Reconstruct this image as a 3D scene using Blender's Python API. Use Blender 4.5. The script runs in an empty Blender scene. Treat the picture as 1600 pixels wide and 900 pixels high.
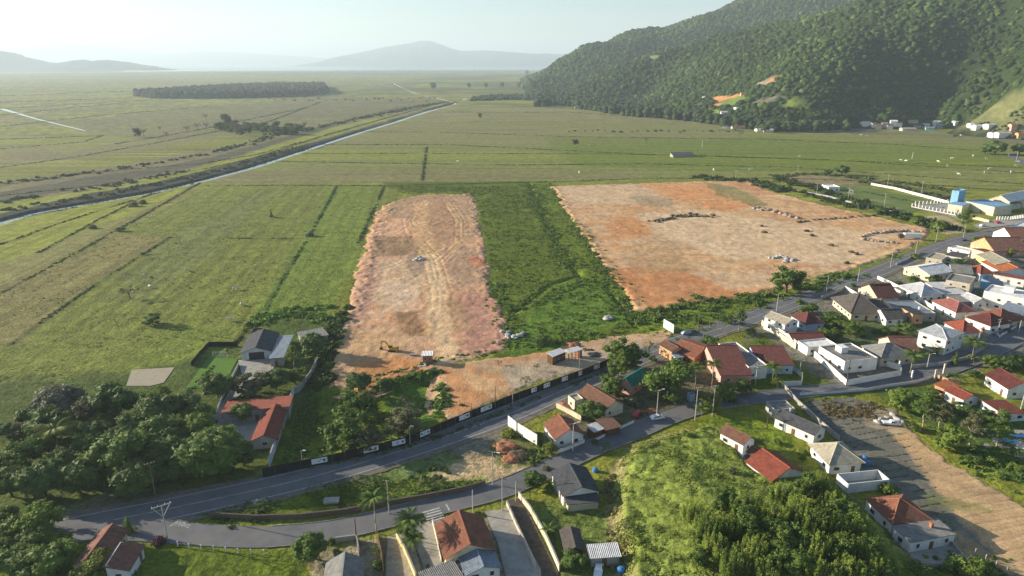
import bpy, math, random
import numpy as np
from mathutils import Vector

# ------------------------------------------------------------------ camera, sky, sun, exposure
S = bpy.context.scene
FOCAL, CAMH = 1067.0, 100.0
PITCH = math.atan(354 / FOCAL)
cam_data = bpy.data.cameras.new('camera')
cam = bpy.data.objects.new('camera', cam_data)
S.collection.objects.link(cam)
cam.location = (0, 0, CAMH)
cam.rotation_euler = (math.pi / 2 - PITCH, 0, 0)
cam_data.sensor_width = 36
cam_data.lens = 36 * FOCAL / 1600
cam_data.clip_start, cam_data.clip_end = 1.0, 90000
S.camera = cam

SUN_AZ, SUN_EL = math.radians(164), math.radians(16)     # direction towards the sun, from +X turning to +Y
world = bpy.data.worlds.new('World')
S.world = world
world.use_nodes = True
wn = world.node_tree
bg = wn.nodes['Background']
sky = wn.nodes.new('ShaderNodeTexSky')
sky.sky_type = 'NISHITA'
sky.sun_disc = False
sky.sun_elevation = SUN_EL
sky.sun_rotation = math.pi / 2 - SUN_AZ
sky.air_density = 1.0
sky.dust_density = 0.3
sky.ozone_density = 2.6
wn.links.new(sky.outputs['Color'], bg.inputs['Color'])
bg.inputs['Strength'].default_value = 0.068
sun_d = bpy.data.lights.new('sun', 'SUN')
sun_d.energy = 5.0
sun_d.angle = math.radians(0.5)
sun_d.color = (1.0, 0.88, 0.70)
sun = bpy.data.objects.new('sun', sun_d)
S.collection.objects.link(sun)
sd = Vector((math.cos(SUN_AZ) * math.cos(SUN_EL), math.sin(SUN_AZ) * math.cos(SUN_EL), math.sin(SUN_EL)))
sun.rotation_euler = sd.to_track_quat('Z', 'Y').to_euler()
S.view_settings.view_transform = 'Standard'
S.view_settings.look = 'None'
S.view_settings.exposure = 1.32
S.view_settings.gamma = 1.0
S.view_settings.use_curve_mapping = False
S.cycles.use_denoising = True
S.cycles.denoiser = 'OPENIMAGEDENOISE'
S.cycles.denoising_prefilter = 'NONE'
S.cycles.max_bounces = 5
S.cycles.diffuse_bounces = 2
S.cycles.glossy_bounces = 2
S.cycles.transmission_bounces = 3
S.cycles.transparent_max_bounces = 6
S.cycles.volume_bounces = 0
S.cycles.sample_clamp_indirect = 4.0

rnd = random.Random(7)
rs = np.random.RandomState(7)

# ------------------------------------------------------------------ helpers
def lin(h):
    h = h.lstrip('#')
    v = [int(h[i:i + 2], 16) / 255 for i in (0, 2, 4)]
    return tuple(((x + .055) / 1.055) ** 2.4 if x > .04045 else x / 12.92 for x in v)

def ray(px, py):
    a = (px - 800) / FOCAL; b = (450 - py) / FOCAL
    return np.array([a, math.cos(PITCH) + b * math.sin(PITCH), -math.sin(PITCH) + b * math.cos(PITCH)])

def G(px, py, z=0.0):
    """point of the photograph -> point of the plane at height z"""
    d = ray(px, py)
    t = (z - CAMH) / d[2]
    return (d[0] * t, d[1] * t)

def at_dist(px, py, dist):
    """point of the photograph at a forward distance"""
    d = ray(px, py)
    t = dist / d[1]
    return (d[0] * t, dist, CAMH + d[2] * t)

def T(x0, y0, s):
    return lambda u, v: (x0 + u / s, y0 + v / s)

def newmesh(name, verts, faces, smooth=False):
    me = bpy.data.meshes.new(name)
    verts = np.asarray(verts, dtype=np.float32)
    if isinstance(faces, np.ndarray):
        n, k = faces.shape
        me.vertices.add(len(verts)); me.vertices.foreach_set('co', verts.ravel())
        me.loops.add(n * k); me.loops.foreach_set('vertex_index', faces.astype(np.int32).ravel())
        me.polygons.add(n)
        me.polygons.foreach_set('loop_start', np.arange(0, n * k, k, dtype=np.int32))
        if smooth: me.polygons.foreach_set('use_smooth', np.ones(n, dtype=bool))
        me.update(calc_edges=True)
    else:
        me.from_pydata([tuple(map(float, v)) for v in verts], [], faces)
        if smooth:
            for p in me.polygons: p.use_smooth = True
        me.update()
    return me

def link(name, me, mat=None, parent=None, loc=None, rz=0):
    if mat is not None and not me.materials:
        me.materials.append(mat)
    o = bpy.data.objects.new(name, me)
    S.collection.objects.link(o)
    if parent is not None: o.parent = parent
    if loc is not None: o.location = loc
    if rz: o.rotation_euler = (0, 0, rz)
    return o

def tag(o, label=None, cat=None, group=None, kind=None):
    if label: o['label'] = label
    if cat: o['category'] = cat
    if group: o['group'] = group
    if kind: o['kind'] = kind
    return o

def empty(name, loc, rz=0, label=None, cat=None, group=None):
    o = bpy.data.objects.new(name, None)
    S.collection.objects.link(o)
    o.location = loc; o.rotation_euler = (0, 0, rz)
    o.empty_display_size = 0.5
    return tag(o, label, cat, group)

class MB:
    """collects boxes, prisms, tubes and quads; build() links them as one mesh object"""
    def __init__(s): s.v = []; s.f = []
    def add(s, vs, fs):
        n = len(s.v); s.v += [tuple(v) for v in vs]; s.f += [tuple(i + n for i in f) for f in fs]; return s
    def box(s, c, d, rz=0, ry=0):
        x, y, z = d[0] / 2, d[1] / 2, d[2] / 2
        vs = [(-x, -y, -z), (x, -y, -z), (x, y, -z), (-x, y, -z), (-x, -y, z), (x, -y, z), (x, y, z), (-x, y, z)]
        out = []
        for (a, b, e) in vs:
            if ry: a, e = a * math.cos(ry) + e * math.sin(ry), -a * math.sin(ry) + e * math.cos(ry)
            if rz: a, b = a * math.cos(rz) - b * math.sin(rz), a * math.sin(rz) + b * math.cos(rz)
            out.append((c[0] + a, c[1] + b, c[2] + e))
        return s.add(out, [(0, 3, 2, 1), (4, 5, 6, 7), (0, 1, 5, 4), (1, 2, 6, 5), (2, 3, 7, 6), (3, 0, 4, 7)])
    def tube(s, p, q, r0, r1=None, n=7, cap=True):
        r1 = r0 if r1 is None else r1
        p, q = Vector(p), Vector(q); ax = (q - p).normalized()
        u = ax.orthogonal().normalized(); w = ax.cross(u)
        vs = []
        for c, r in ((p, r0), (q, r1)):
            for i in range(n):
                a = 2 * math.pi * i / n
                vs.append(c + u * math.cos(a) * r + w * math.sin(a) * r)
        fs = [(i, (i + 1) % n, n + (i + 1) % n, n + i) for i in range(n)]
        if cap: fs += [tuple(range(n))[::-1], tuple(range(n, 2 * n))]
        return s.add(vs, fs)
    def path(s, pts, r0, r1=None, n=6):
        r1 = r0 if r1 is None else r1
        k = len(pts) - 1
        for i in range(k):
            a = r0 + (r1 - r0) * i / k; b = r0 + (r1 - r0) * (i + 1) / k
            s.tube(pts[i], pts[i + 1], a, b, n, True)
        return s
    def prism(s, poly, z0, z1):
        n = len(poly)
        return s.add([(x, y, z0) for x, y in poly] + [(x, y, z1) for x, y in poly],
                     [tuple(range(n))[::-1], tuple(range(n, 2 * n))] + [(i, (i + 1) % n, n + (i + 1) % n, n + i) for i in range(n)])
    def slab(s, quad, t):
        """a plate: the four (or three) top corners, thickness t downwards"""
        n = len(quad)
        return s.add([tuple(q) for q in quad] + [(q[0], q[1], q[2] - t) for q in quad],
                     [tuple(range(n)), tuple(range(n, 2 * n))[::-1]] + [(i, n + i, n + (i + 1) % n, (i + 1) % n) for i in range(n)])
    def build(s, name, mat, parent=None, smooth=False, loc=None, rz=0):
        return link(name, newmesh(name, s.v, s.f, smooth), mat, parent, loc, rz)
    def mesh(s, name, mat, smooth=False):
        me = newmesh(name, s.v, s.f, smooth); me.materials.append(mat); return me

# --- numpy noise
def vnoise(x, y, seed=0):
    xi = np.floor(x).astype(np.int64); yi = np.floor(y).astype(np.int64)
    fx = x - xi; fy = y - yi
    fx = fx * fx * (3 - 2 * fx); fy = fy * fy * (3 - 2 * fy)
    def h(a, b):
        n = (a * 374761393 + b * 668265263 + seed * 1442695041) & 0xffffffff
        n = ((n ^ (n >> 13)) * 1274126177) & 0xffffffff
        return ((n ^ (n >> 16)) & 0xffff) / 65535.0
    return (h(xi, yi) * (1 - fx) + h(xi + 1, yi) * fx) * (1 - fy) + (h(xi, yi + 1) * (1 - fx) + h(xi + 1, yi + 1) * fx) * fy

def fbm(x, y, oct=4, seed=0):
    s = 0; a = .5; t = 0
    for i in range(oct):
        s = s + a * vnoise(x, y, seed + i); t += a; a *= .5; x = x * 2.03 + 17; y = y * 2.03 + 9
    return s / t

def sd_poly(X, Y, poly):
    """signed distance, positive inside"""
    P = np.asarray(poly, float)
    d = np.full(X.shape, 1e18); inside = np.zeros(X.shape, bool)
    n = len(P)
    for i in range(n):
        ax, ay = P[i]; bx, by = P[(i + 1) % n]
        ex, ey = bx - ax, by - ay
        wx, wy = X - ax, Y - ay
        t = np.clip((wx * ex + wy * ey) / (ex * ex + ey * ey + 1e-12), 0, 1)
        d = np.minimum(d, (wx - ex * t) ** 2 + (wy - ey * t) ** 2)
        c = ((ay <= Y) & (by > Y)) | ((by <= Y) & (ay > Y))
        with np.errstate(divide='ignore', invalid='ignore'):
            xs = ax + (Y - ay) * ex / (ey if abs(ey) > 1e-12 else 1e-12)
        inside ^= c & (X < xs)
    d = np.sqrt(d)
    return np.where(inside, d, -d)

def d_line(X, Y, pts):
    P = np.asarray(pts, float); d = np.full(X.shape, 1e18)
    for i in range(len(P) - 1):
        ax, ay = P[i]; bx, by = P[i + 1]; ex, ey = bx - ax, by - ay
        wx, wy = X - ax, Y - ay
        t = np.clip((wx * ex + wy * ey) / (ex * ex + ey * ey + 1e-12), 0, 1)
        d = np.minimum(d, (wx - ex * t) ** 2 + (wy - ey * t) ** 2)
    return np.sqrt(d)

def smooth01(t):
    t = np.clip(t, 0, 1); return t * t * (3 - 2 * t)

def GP(pts, z=0.0): return [G(x, y, z) for x, y in pts]
def flat(s): return [(s[i], s[i + 1]) for i in range(0, len(s), 2)]

# ------------------------------------------------------------------ materials
def mat(name, base=(.5, .5, .5), rough=.8, spec=.3, metal=0.0, vary=.25, scale=1.0, bump=0.0, bscale=4.0, bdist=.05,
        attr=None, tile=None, randobj=0.0, trans=0.0, stain=None, emit=None, streak=False):
    m = bpy.data.materials.new(name); m.use_nodes = True
    nt = m.node_tree; N = nt.nodes; L = nt.links
    b = N['Principled BSDF']
    b.inputs['Roughness'].default_value = rough
    b.inputs['Specular IOR Level'].default_value = spec
    b.inputs['Metallic'].default_value = metal
    tc = N.new('ShaderNodeTexCoord')
    if attr:
        a = N.new('ShaderNodeAttribute'); a.attribute_name = attr; col = a.outputs['Color']
    else:
        r = N.new('ShaderNodeRGB'); r.outputs[0].default_value = (*base, 1); col = r.outputs[0]
    if vary:
        nz = N.new('ShaderNodeTexNoise'); nz.inputs['Scale'].default_value = scale; nz.inputs['Detail'].default_value = 6
        nz.inputs['Roughness'].default_value = .65
        mp = N.new('ShaderNodeMapping'); L.new(tc.outputs['Object'], mp.inputs[0]); L.new(mp.outputs[0], nz.inputs['Vector'])
        if streak: mp.inputs['Scale'].default_value = (1, .18, .18)
        mr = N.new('ShaderNodeMapRange'); mr.inputs[1].default_value = .3; mr.inputs[2].default_value = .7
        mr.inputs[3].default_value = 1 - vary; mr.inputs[4].default_value = 1 + vary
        L.new(nz.outputs['Fac'], mr.inputs[0])
        mx = N.new('ShaderNodeVectorMath'); mx.operation = 'SCALE'
        L.new(col, mx.inputs[0]); L.new(mr.outputs[0], mx.inputs['Scale']); col = mx.outputs[0]
    if stain:
        nz2 = N.new('ShaderNodeTexNoise'); nz2.inputs['Scale'].default_value = stain[1]; nz2.inputs['Detail'].default_value = 5
        L.new(tc.outputs['Object'], nz2.inputs['Vector'])
        r2 = N.new('ShaderNodeMapRange'); r2.inputs[1].default_value = .5; r2.inputs[2].default_value = .68
        r2.inputs[3].default_value = 0; r2.inputs[4].default_value = stain[2]
        L.new(nz2.outputs['Fac'], r2.inputs[0])
        mm = N.new('ShaderNodeMix'); mm.data_type = 'RGBA'
        L.new(r2.outputs[0], mm.inputs[0]); L.new(col, mm.inputs[6]); mm.inputs[7].default_value = (*stain[0], 1); col = mm.outputs[2]
    if randobj:
        oi = N.new('ShaderNodeObjectInfo')
        m3 = N.new('ShaderNodeMapRange'); m3.inputs[3].default_value = 1 - randobj; m3.inputs[4].default_value = 1 + randobj
        L.new(oi.outputs['Random'], m3.inputs[0])
        mx = N.new('ShaderNodeVectorMath'); mx.operation = 'SCALE'
        L.new(col, mx.inputs[0]); L.new(m3.outputs[0], mx.inputs['Scale']); col = mx.outputs[0]
    L.new(col, b.inputs['Base Color'])
    hgt = None
    if bump:
        nb = N.new('ShaderNodeTexNoise'); nb.inputs['Scale'].default_value = bscale; nb.inputs['Detail'].default_value = 5
        L.new(tc.outputs['Object'], nb.inputs['Vector']); hgt = nb.outputs['Fac']
    if tile:
        wv = N.new('ShaderNodeTexWave'); wv.wave_type = 'BANDS'; wv.bands_direction = 'X'
        wv.inputs['Scale'].default_value = tile; wv.inputs['Distortion'].default_value = .6
        wv.inputs['Detail Scale'].default_value = 1.5
        L.new(tc.outputs['Object'], wv.inputs['Vector']); hgt = wv.outputs['Fac']
        bump = bump or .6
    if hgt is not None:
        bp = N.new('ShaderNodeBump'); bp.inputs['Strength'].default_value = bump; bp.inputs['Distance'].default_value = bdist
        L.new(hgt, bp.inputs['Height']); L.new(bp.outputs[0], b.inputs['Normal'])
    if trans:
        tr = N.new('ShaderNodeBsdfTranslucent'); ad = N.new('ShaderNodeMixShader'); ad.inputs[0].default_value = trans
        L.new(col, tr.inputs['Color']); out = N['Material Output']
        L.new(b.outputs[0], ad.inputs[1]); L.new(tr.outputs[0], ad.inputs[2]); L.new(ad.outputs[0], out.inputs['Surface'])
    return m
# ------------------------------------------------------------------ the lie of the land
MAIN = flat([-60,862, 95,829, 250,798, 400,766, 500,742, 600,713, 700,681, 800,645, 880,610, 950,581, 1020,550, 1100,522, 1180,495, 1260,465, 1340,437, 1420,405, 1500,376, 1560,361, 1640,347, 1760,330])
LOWER = flat([90,836, 160,829, 240,830, 320,836, 420,839, 520,829, 620,806, 700,786, 780,765, 850,736, 920,703, 990,675, 1050,650, 1110,632, 1180,622, 1260,612, 1340,604, 1420,592, 1480,576, 1545,550, 1600,522, 1680,480])
SIDE = flat([1600,460, 1560,448, 1500,440, 1475,432])
mainW = GP(MAIN); lowW = GP(LOWER)
MOUND = GP(flat([958,735, 985,700, 1040,680, 1110,668, 1160,700, 1190,745, 1250,745, 1310,760, 1370,810, 1420,870, 1470,920, 1470,1100, 985,1100, 968,900, 952,800]))
HOLLOW = GP(flat([560,612, 690,578, 700,600, 690,650, 600,700, 520,712, 440,725, 470,610, 560,605]))
CANAL = flat([-150,392, 0,346, 60,330, 160,313, 235,300, 322,280, 400,259, 480,233, 560,207, 620,189, 670,173, 712,161, 690,155, 650,146, 620,133, 606,122, 622,117])
canW = GP(CANAL)

LN = [
 [320,290, 600,290, 870,284, 1000,279, 1210,278, 1400,285, 1600,300],
 [430,252, 600,255, 800,258, 1000,256, 1250,262, 1600,288],
 [500,226, 700,226, 1000,241, 1300,250, 1600,270],
 [470,240, 660,240, 900,240, 1100,243, 1600,262],
 [560,206, 700,207, 900,214, 1200,218, 1400,226, 1560,238],
 [667,230, 660,282], [700,175, 900,176, 1100,190],
 [0,460, 100,405, 200,350, 312,286], [0,382, 120,340, 250,300], [0,345, 130,322, 290,285],
 [15,541, 100,478, 180,425, 266,371], [60,395, 160,340, 240,300],
 [395,520, 440,440, 500,340, 527,290], [600,292, 585,325, 560,380],
 [270,640, 330,575, 400,500], [352,372, 470,373],
 [0,233, 130,222, 160,212, 0,218], [0,262, 120,245, 230,226, 420,190, 500,160], [0,198, 140,182, 330,166],
 [0,180, 200,160], [0,160, 300,150], [0,150, 220,142], [180,225, 300,205, 480,168],
 [0,290, 140,270, 310,256, 400,242, 470,222], [0,306, 150,290, 330,262, 400,246, 500,214, 690,160], [0,170, 200,158, 330,152],
 [1080,275, 1300,290, 1500,330]]
DRIVE = [757,799, 786,797, 806,783, 815,790, 846,880, 852,940, 800,940, 778,850]
ALLEY = [606,838, 640,828, 655,880, 668,960, 600,960, 603,880]
YARD = [640,826, 690,808, 712,860, 730,960, 680,960, 660,880]
LANE = [788,783, 815,778, 872,895, 880,980, 850,980, 845,890]
FARMD = [372,563, 430,560, 428,576, 398,592, 370,622, 352,628, 345,660, 332,655, 360,608, 378,585]
FARMY = [345,655, 362,640, 440,650, 430,690, 380,690, 330,670]
SANDC = [197,603, 206,578, 273,574, 256,598, 235,603]
PITCHF = [1245,300, 1332,289, 1398,301, 1468,316, 1420,334, 1330,318]
VILL = [1380,563, 1480,553, 1560,520, 1600,500, 1700,470, 1700,520, 1600,540, 1545,553, 1480,578, 1420,593]
MINI = [290,606, 327,558, 372,560, 347,606]
LOTP = [1246,628, 1330,620, 1400,640, 1440,690, 1480,720, 1600,790, 1720,860, 1760,1000, 1500,900, 1440,820, 1380,760, 1330,720, 1290,670, 1258,645]
SITEF = [668,572, 800,556, 1010,520, 1050,532, 1000,545, 862,592, 760,633, 700,655, 690,582]
LOTL = [622,312, 660,305, 735,303, 745,320, 747,345, 752,370, 758,400, 765,440, 778,475, 792,505, 795,532, 785,546, 740,560, 703,567, 672,577, 640,586, 600,600, 560,614, 509,606, 512,565, 528,520, 545,480, 556,430, 572,380, 584,340, 600,322]
LOTR = [862,291, 930,289, 1000,287, 1130,283, 1170,283, 1200,298, 1250,312, 1310,326, 1380,341, 1450,358, 1445,373, 1410,392, 1340,418, 1300,432, 1275,447, 1215,452, 1170,463, 1100,473, 1040,480, 997,484, 985,466, 958,435, 930,398, 900,350, 876,312]
FLATS = [LOTL, LOTR, DRIVE, ALLEY, YARD, LANE, FARMD, FARMY, SANDC, PITCHF, VILL, MINI, LOTP, SITEF]
def hgt(X, Y):
    """height of the ground"""
    X = np.asarray(X, float); Y = np.asarray(Y, float)
    s = sd_poly(X, Y, MOUND) + (fbm(X / 6, Y / 6, 3, 3) - .5) * 3
    z = 2.6 * smooth01((s + .3) / 5.0) + 1.6 * smooth01((s - 5) / 25)
    z = z * (1 + .35 * (fbm(X / 7, Y / 7, 3, 5) - .5))
    s = sd_poly(X, Y, HOLLOW)
    z = z - 1.6 * smooth01(s / 6)
    return z

def gh(x, y): return float(hgt(np.array([x]), np.array([y]))[0])

def P(px, py, dz=0.0):
    """point of the photograph -> point on the real ground (x, y, z)"""
    z = 0.0
    for _ in range(9):
        x, y = G(px, py, z); z = .5 * z + .5 * gh(x, y)
    x, y = G(px, py, z + dz)
    return (x, y, z)

# -- ground sheet: finer near the village, coarser towards the coast, about 9 km deep
nc, nr = 640, 760
th = np.radians(np.linspace(0, 1, nc) * 116 - 58)
rad = np.concatenate([np.exp(np.linspace(math.log(55), math.log(1200), 620)), np.exp(np.linspace(math.log(1206), math.log(8600), nr - 620))])
R_, TH = np.meshgrid(rad, th, indexing='ij')
GX = R_ * np.sin(TH); GY = R_ * np.cos(TH)
near = np.clip(1.4 - R_ / 1200, 0, 1)
GZ = hgt(GX, GY)
dm = d_line(GX, GY, mainW); dl = d_line(GX, GY, lowW)
offroad = smooth01((np.minimum(dm - 6, dl - 4.2)) / 3)
GZ = GZ + offroad * ((fbm(GX / 2.0, GY / 2.0, 3, 11) - .45) * .62 + (fbm(GX / 18, GY / 18, 2, 12) - .5) * .7) * np.clip(1 - R_ / 1500, .1, 1)
GZ = np.where(offroad < 1, GZ * 1.0 - .06 * (1 - offroad), GZ)
dc = d_line(GX, GY, canW)
GZ = GZ - 2.2 * smooth01((7.5 - dc) / 4)
mo = smooth01(sd_poly(GX, GY, MOUND) / 4)
GZ = GZ + mo * (fbm(GX / 1.8, GY / 1.8, 3, 21) - .4) * .7
for px_s in FLATS:
    q_ = smooth01((sd_poly(GX, GY, GP(flat(px_s))) + 1.5) / 1.5)
    GZ = GZ * (1 - q_) - .10 * q_
def chan(px, w, d):
    global GZ
    GZ = GZ - d * smooth01((w - d_line(GX, GY, GP(flat(px)))) / (w * .6))

# -- colours of the ground cover (albedo), painted as world-space patches
def cc(*a): return np.array(a)
OLIVE = cc(.192, .205, .030); LUSH = cc(.135, .185, .018); TAN = cc(.22, .19, .085); PINK = cc(.20, .165, .095); DARKG = cc(.045, .085, .018)
col = np.empty(GX.shape + (3,)); col[:] = OLIVE
n1 = fbm(GX / 60, GY / 25, 4, 31)[..., None]
col = col * (0.75 + .5 * n1)
far = smooth01((R_ - 500) / 900)[..., None]
# long strips of pasture on the plain
strip_id = np.floor(GY / 62 + .6 * np.floor(GX / 430))
sh = vnoise(strip_id * 7.3 + .5, np.floor(GX / 430) * 3.1 + .5, 41)[..., None]
stripc = np.where(sh > .62, TAN * .85, np.where(sh > .38, OLIVE * 1.15, PINK * .85))
w = far * smooth01((GY - 560) / 80)[..., None] * .55
col = col * (1 - w) + stripc * (.8 + .4 * n1) * w
_u = np.array(G(266, 371)) - np.array(G(15, 541)); _u /= np.hypot(*_u)
_a = GX * _u[0] + GY * _u[1]; _c = -GX * _u[1] + GY * _u[0]
_nl = smooth01((-GX + 20) / 60) * smooth01((620 - GY) / 60) * smooth01((GY - 230) / 40)
_st = fbm(_c / 1.7, _a / 70, 4, 171) - .5
_sx = fbm(GX / 130, GY / 4.0, 4, 172) - .5
col = col * (1 + .75 * _st * _nl + .75 * _sx * (1 - _nl) * smooth01((GY - 380) / 100))[..., None]
_fs = (1 + .75 * _st * _nl + .6 * _sx * (1 - _nl) * smooth01((GY - 380) / 100))
left = smooth01((-dc * 0 + (-(GX) - 250) / 200))[..., None]
def paint(px, c, soft=3.0, amt=1.0, edge=3.0, es=8.0):
    global col
    W = GP(flat(px)); A = np.asarray(W)
    lo = A.min(0) - edge - soft - 5; hi = A.max(0) + edge + soft + 5
    m = (GX > lo[0]) & (GX < hi[0]) & (GY > lo[1]) & (GY < hi[1])
    if not m.any(): return
    X, Y = GX[m], GY[m]
    s = sd_poly(X, Y, W) + (fbm(X / es, Y / es, 4, 51) - .5) * 2.6 * edge + (fbm(X / (es * .22), Y / (es * .3), 3, 52) - .5) * 1.3 * edge
    k = (smooth01(s / soft + .5) * amt)[:, None]
    v = (.8 + .4 * fbm(X / 5, Y / 5, 4, 61))[:, None]
    col[m] = col[m] * (1 - k) + np.asarray(c) * v * k
# beyond the canal, left: paler and pinker
paint([-400,260,0,232,250,212,420,190,560,170,690,150,560,155,470,160,240,200,180,225,-400,235], PINK*.9, 20, .7, 12, 60)
paint([-400,330,0,318,200,290,330,255,460,215,560,190,400,222,230,250,0,285,-400,300], PINK*.9, 8, .75, 6, 40)
paint([-400,322,0,318,180,290,330,258,500,205,640,170,520,205,340,268,200,297,0,332,-400,340], OLIVE*1.25, 4, .8, 4, 30)
paint([0,232,120,226,260,215,380,205,230,235,120,245,0,262], PINK, 8, .6, 8, 30)
paint([60,228,240,180,420,160,410,168,280,200,100,240], OLIVE*1.2, 6, .5, 8, 30)
paint([130,190,190,180,410,158,520,150,700,158,560,190,480,205,300,215,200,215,110,205], cc(.16,.15,.07), 14, .7, 10, 50)
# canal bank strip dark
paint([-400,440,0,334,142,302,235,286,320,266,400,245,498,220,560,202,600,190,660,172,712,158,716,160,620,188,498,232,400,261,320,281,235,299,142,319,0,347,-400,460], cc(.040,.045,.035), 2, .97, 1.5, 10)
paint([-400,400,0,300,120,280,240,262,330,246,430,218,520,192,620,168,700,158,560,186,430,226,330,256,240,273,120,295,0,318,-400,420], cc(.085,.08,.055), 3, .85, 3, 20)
# fields between the canal and the dirt sites
paint([322,280,600,205,712,163,1000,176,1300,196,1500,206,1600,225,1600,300,1210,278,870,284,330,290], cc(.185,.192,.060), 10, .75, 5, 60)
paint([480,233,700,236,1000,240,1600,250,1600,262,1000,252,560,250,430,252], OLIVE*1.15, 6, .7, 3, 40)
paint([345,270,480,264,840,268,1000,270,1000,279,840,279,480,286,330,289], TAN*.95, 3, .65, 2, 30)
paint([600,190,900,200,1150,206,1150,222,800,226,520,224], cc(.21,.19,.08), 8, .6, 5, 50)
paint([620,176,760,165,1000,176,1150,185,1150,196,860,190,640,188], TAN, 8, .55, 5, 50)
paint([850,215,1200,215,1560,232,1600,262,1240,268,900,262], LUSH*.9, 12, .6, 8, 60)
paint([-50,420,150,360,290,300,330,290,620,290,610,300,520,480,515,505,430,560,270,640,0,640,-200,640], cc(.165,.185,.036), 6, .9, 4, 30)
paint([-50,360,140,318,290,296,318,290,230,330,120,375,-50,425], OLIVE*1.25, 5, .8, 3, 20)
paint([-60,438,60,390,200,335,305,292,318,292,210,350,90,412,-60,480], cc(.22,.20,.07), 2.5, .75, 2, 12)
paint([-60,470,90,414,180,365,266,370,150,440,18,540,-60,548], cc(.21,.18,.065), 3, .85, 3, 14)
paint([266,370,400,300,440,296,330,400,240,470,150,470], cc(.15,.165,.055), 8, .6, 6, 25)
paint([400,480,520,290,600,290,590,320,560,420,520,480], cc(.155,.205,.032), 5, .8, 3, 20)
paint([390,520,415,470,470,390,515,300,530,290,500,350,450,430,415,520], cc(.15,.24,.03), 3, .8, 1.5, 10)
paint([400,500,470,478,520,478,505,520,440,540,395,520], LUSH*1.15, 3, .9, 3, 10)
paint([120,640,200,570,270,500,360,520,400,530,300,600,270,640], cc(.16,.21,.032), 6, .6, 6, 15)
# between the two dirt sites
paint([600,292,820,283,870,288,905,350,960,440,1000,500,1000,530,780,560,760,500,745,400,740,310], LUSH*.72, 4, .9, 3, 12)
paint([825,285,860,285,900,360,930,420,975,490,1000,520,970,520,890,420,850,350], LUSH*1.0, 3, .7, 2, 8)
paint([790,520,880,440,960,440,990,500,900,530,800,560], cc(.10,.185,.025), 5, .7, 4, 12)
paint([1000,500,1150,465,1210,470,1300,425,1440,390,1380,430,1260,470,1180,500,1060,540,1000,540], LUSH*1.1, 3, .9, 2, 8)
paint([600,292,640,300,740,300,720,290,860,283,600,285], LUSH*.6, 3, .8, 2, 8)
paint([1205,277,1250,274,1340,280,1345,287,1290,290,1230,288], cc(.26,.19,.12), 4, .8, 3, 12)
paint([1430,338,1475,336,1500,350,1510,362,1480,366,1445,352], cc(.42,.32,.20), 2, .9, 1.5, 6)
paint([1340,278,1480,300,1500,315,1480,318,1400,296,1345,290], cc(.12,.13,.05), 3, .8, 3, 6)
# village ground: worn earth and concrete
paint([1170,520,1230,480,1500,390,1650,360,1750,520,1600,560,1440,600,1240,616,1150,560], cc(.16,.15,.13), 3, .9, 1.5, 6)
paint([880,640,960,575,1060,540,1180,540,1180,620,1050,650,880,700], cc(.12,.10,.07), 3, .8, 2, 6)
paint([1130,560,1190,520,1240,560,1290,600,1230,610,1180,615], LUSH*.8, 2, .9, 1.5, 6)
paint([1190,515,1250,575,1330,610,1240,612,1200,570], LUSH*.75, 2, .9, 1, 6)
paint([1360,470,1460,460,1480,560,1300,540,1290,500], cc(.08,.11,.03), 3, .8, 2, 6)
# verge triangle, fork lawn, sand access
paint([290,805,420,770,600,722,690,705,640,750,540,785,420,815,320,820], LUSH*.8, 2, .9, 1.5, 6)
paint([560,748,640,728,700,700,760,676,800,655,800,690,770,705,740,712,690,725,640,738,560,756], cc(.19,.17,.14), 3, .9, 2, 6)
paint([655,752,700,728,745,706,775,700,812,712,828,735,822,752,800,764,770,760,720,748,690,758,660,765], cc(.47,.34,.19), 2, .95, 2, 5)
paint([590,775,640,762,700,752,752,748,768,756,720,768,660,780,600,792], cc(.15,.22,.035), 2, .9, 1.5, 5)
paint([560,745,700,700,720,715,660,745,590,760], cc(.12,.18,.04), 2, .7, 2, 5)
paint([760,690,860,680,880,705,830,725,790,735,765,715], cc(.13,.15,.05), 2, .8, 2, 5)
# foreground
paint([-100,845,90,850,230,845,420,860,480,865,500,1100,-200,1100], LUSH*.75, 2, .95, 1, 6)
paint([480,860,560,850,800,800,900,900,900,1200,480,1200], cc(.25,.21,.15), 2, .85, 1.5, 5)
paint([840,800,880,760,960,810,985,880,980,1100,870,1100], cc(.13,.17,.04), 2, .9, 1.5, 5)
paint([1085,650,1190,655,1260,660,1240,700,1180,720,1110,690], LUSH*1.1, 2, .9, 1.5, 6)
paint([425,730,470,600,560,605,690,580,695,650,600,700], LUSH*.8, 2, .95, 1, 6)
paint([590,650,600,610,690,580,697,610,690,650,640,690], cc(.09,.16,.02), 2, .8, 2, 6)
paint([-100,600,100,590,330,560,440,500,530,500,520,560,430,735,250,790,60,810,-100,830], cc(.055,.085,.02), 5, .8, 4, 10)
paint([290,605,327,557,372,559,348,604], cc(.11,.19,.03), 1, 1, .3, 6)
paint([205,760,330,775,420,750,420,762,300,790,80,825,60,800], cc(.16,.15,.10), 2, .6, 2, 5)
col = col * _fs[..., None]
# mound
mcol = cc(.205, .25, .048) * (.75 + .5 * fbm(GX / 4, GY / 4, 4, 77)[..., None])
ms = sd_poly(GX, GY, MOUND)
k = smooth01((ms + .5) / 2)[..., None]; col = col * (1 - k) + mcol * k
k = (smooth01((ms + 1.5) / 1.5) * smooth01((4.0 - ms) / 2) * smooth01((fbm(GX / 5, GY / 5, 3, 78) - .25) * 4))[..., None]
col = col * (1 - k * .8) + cc(.30, .24, .12) * k * .8
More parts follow.
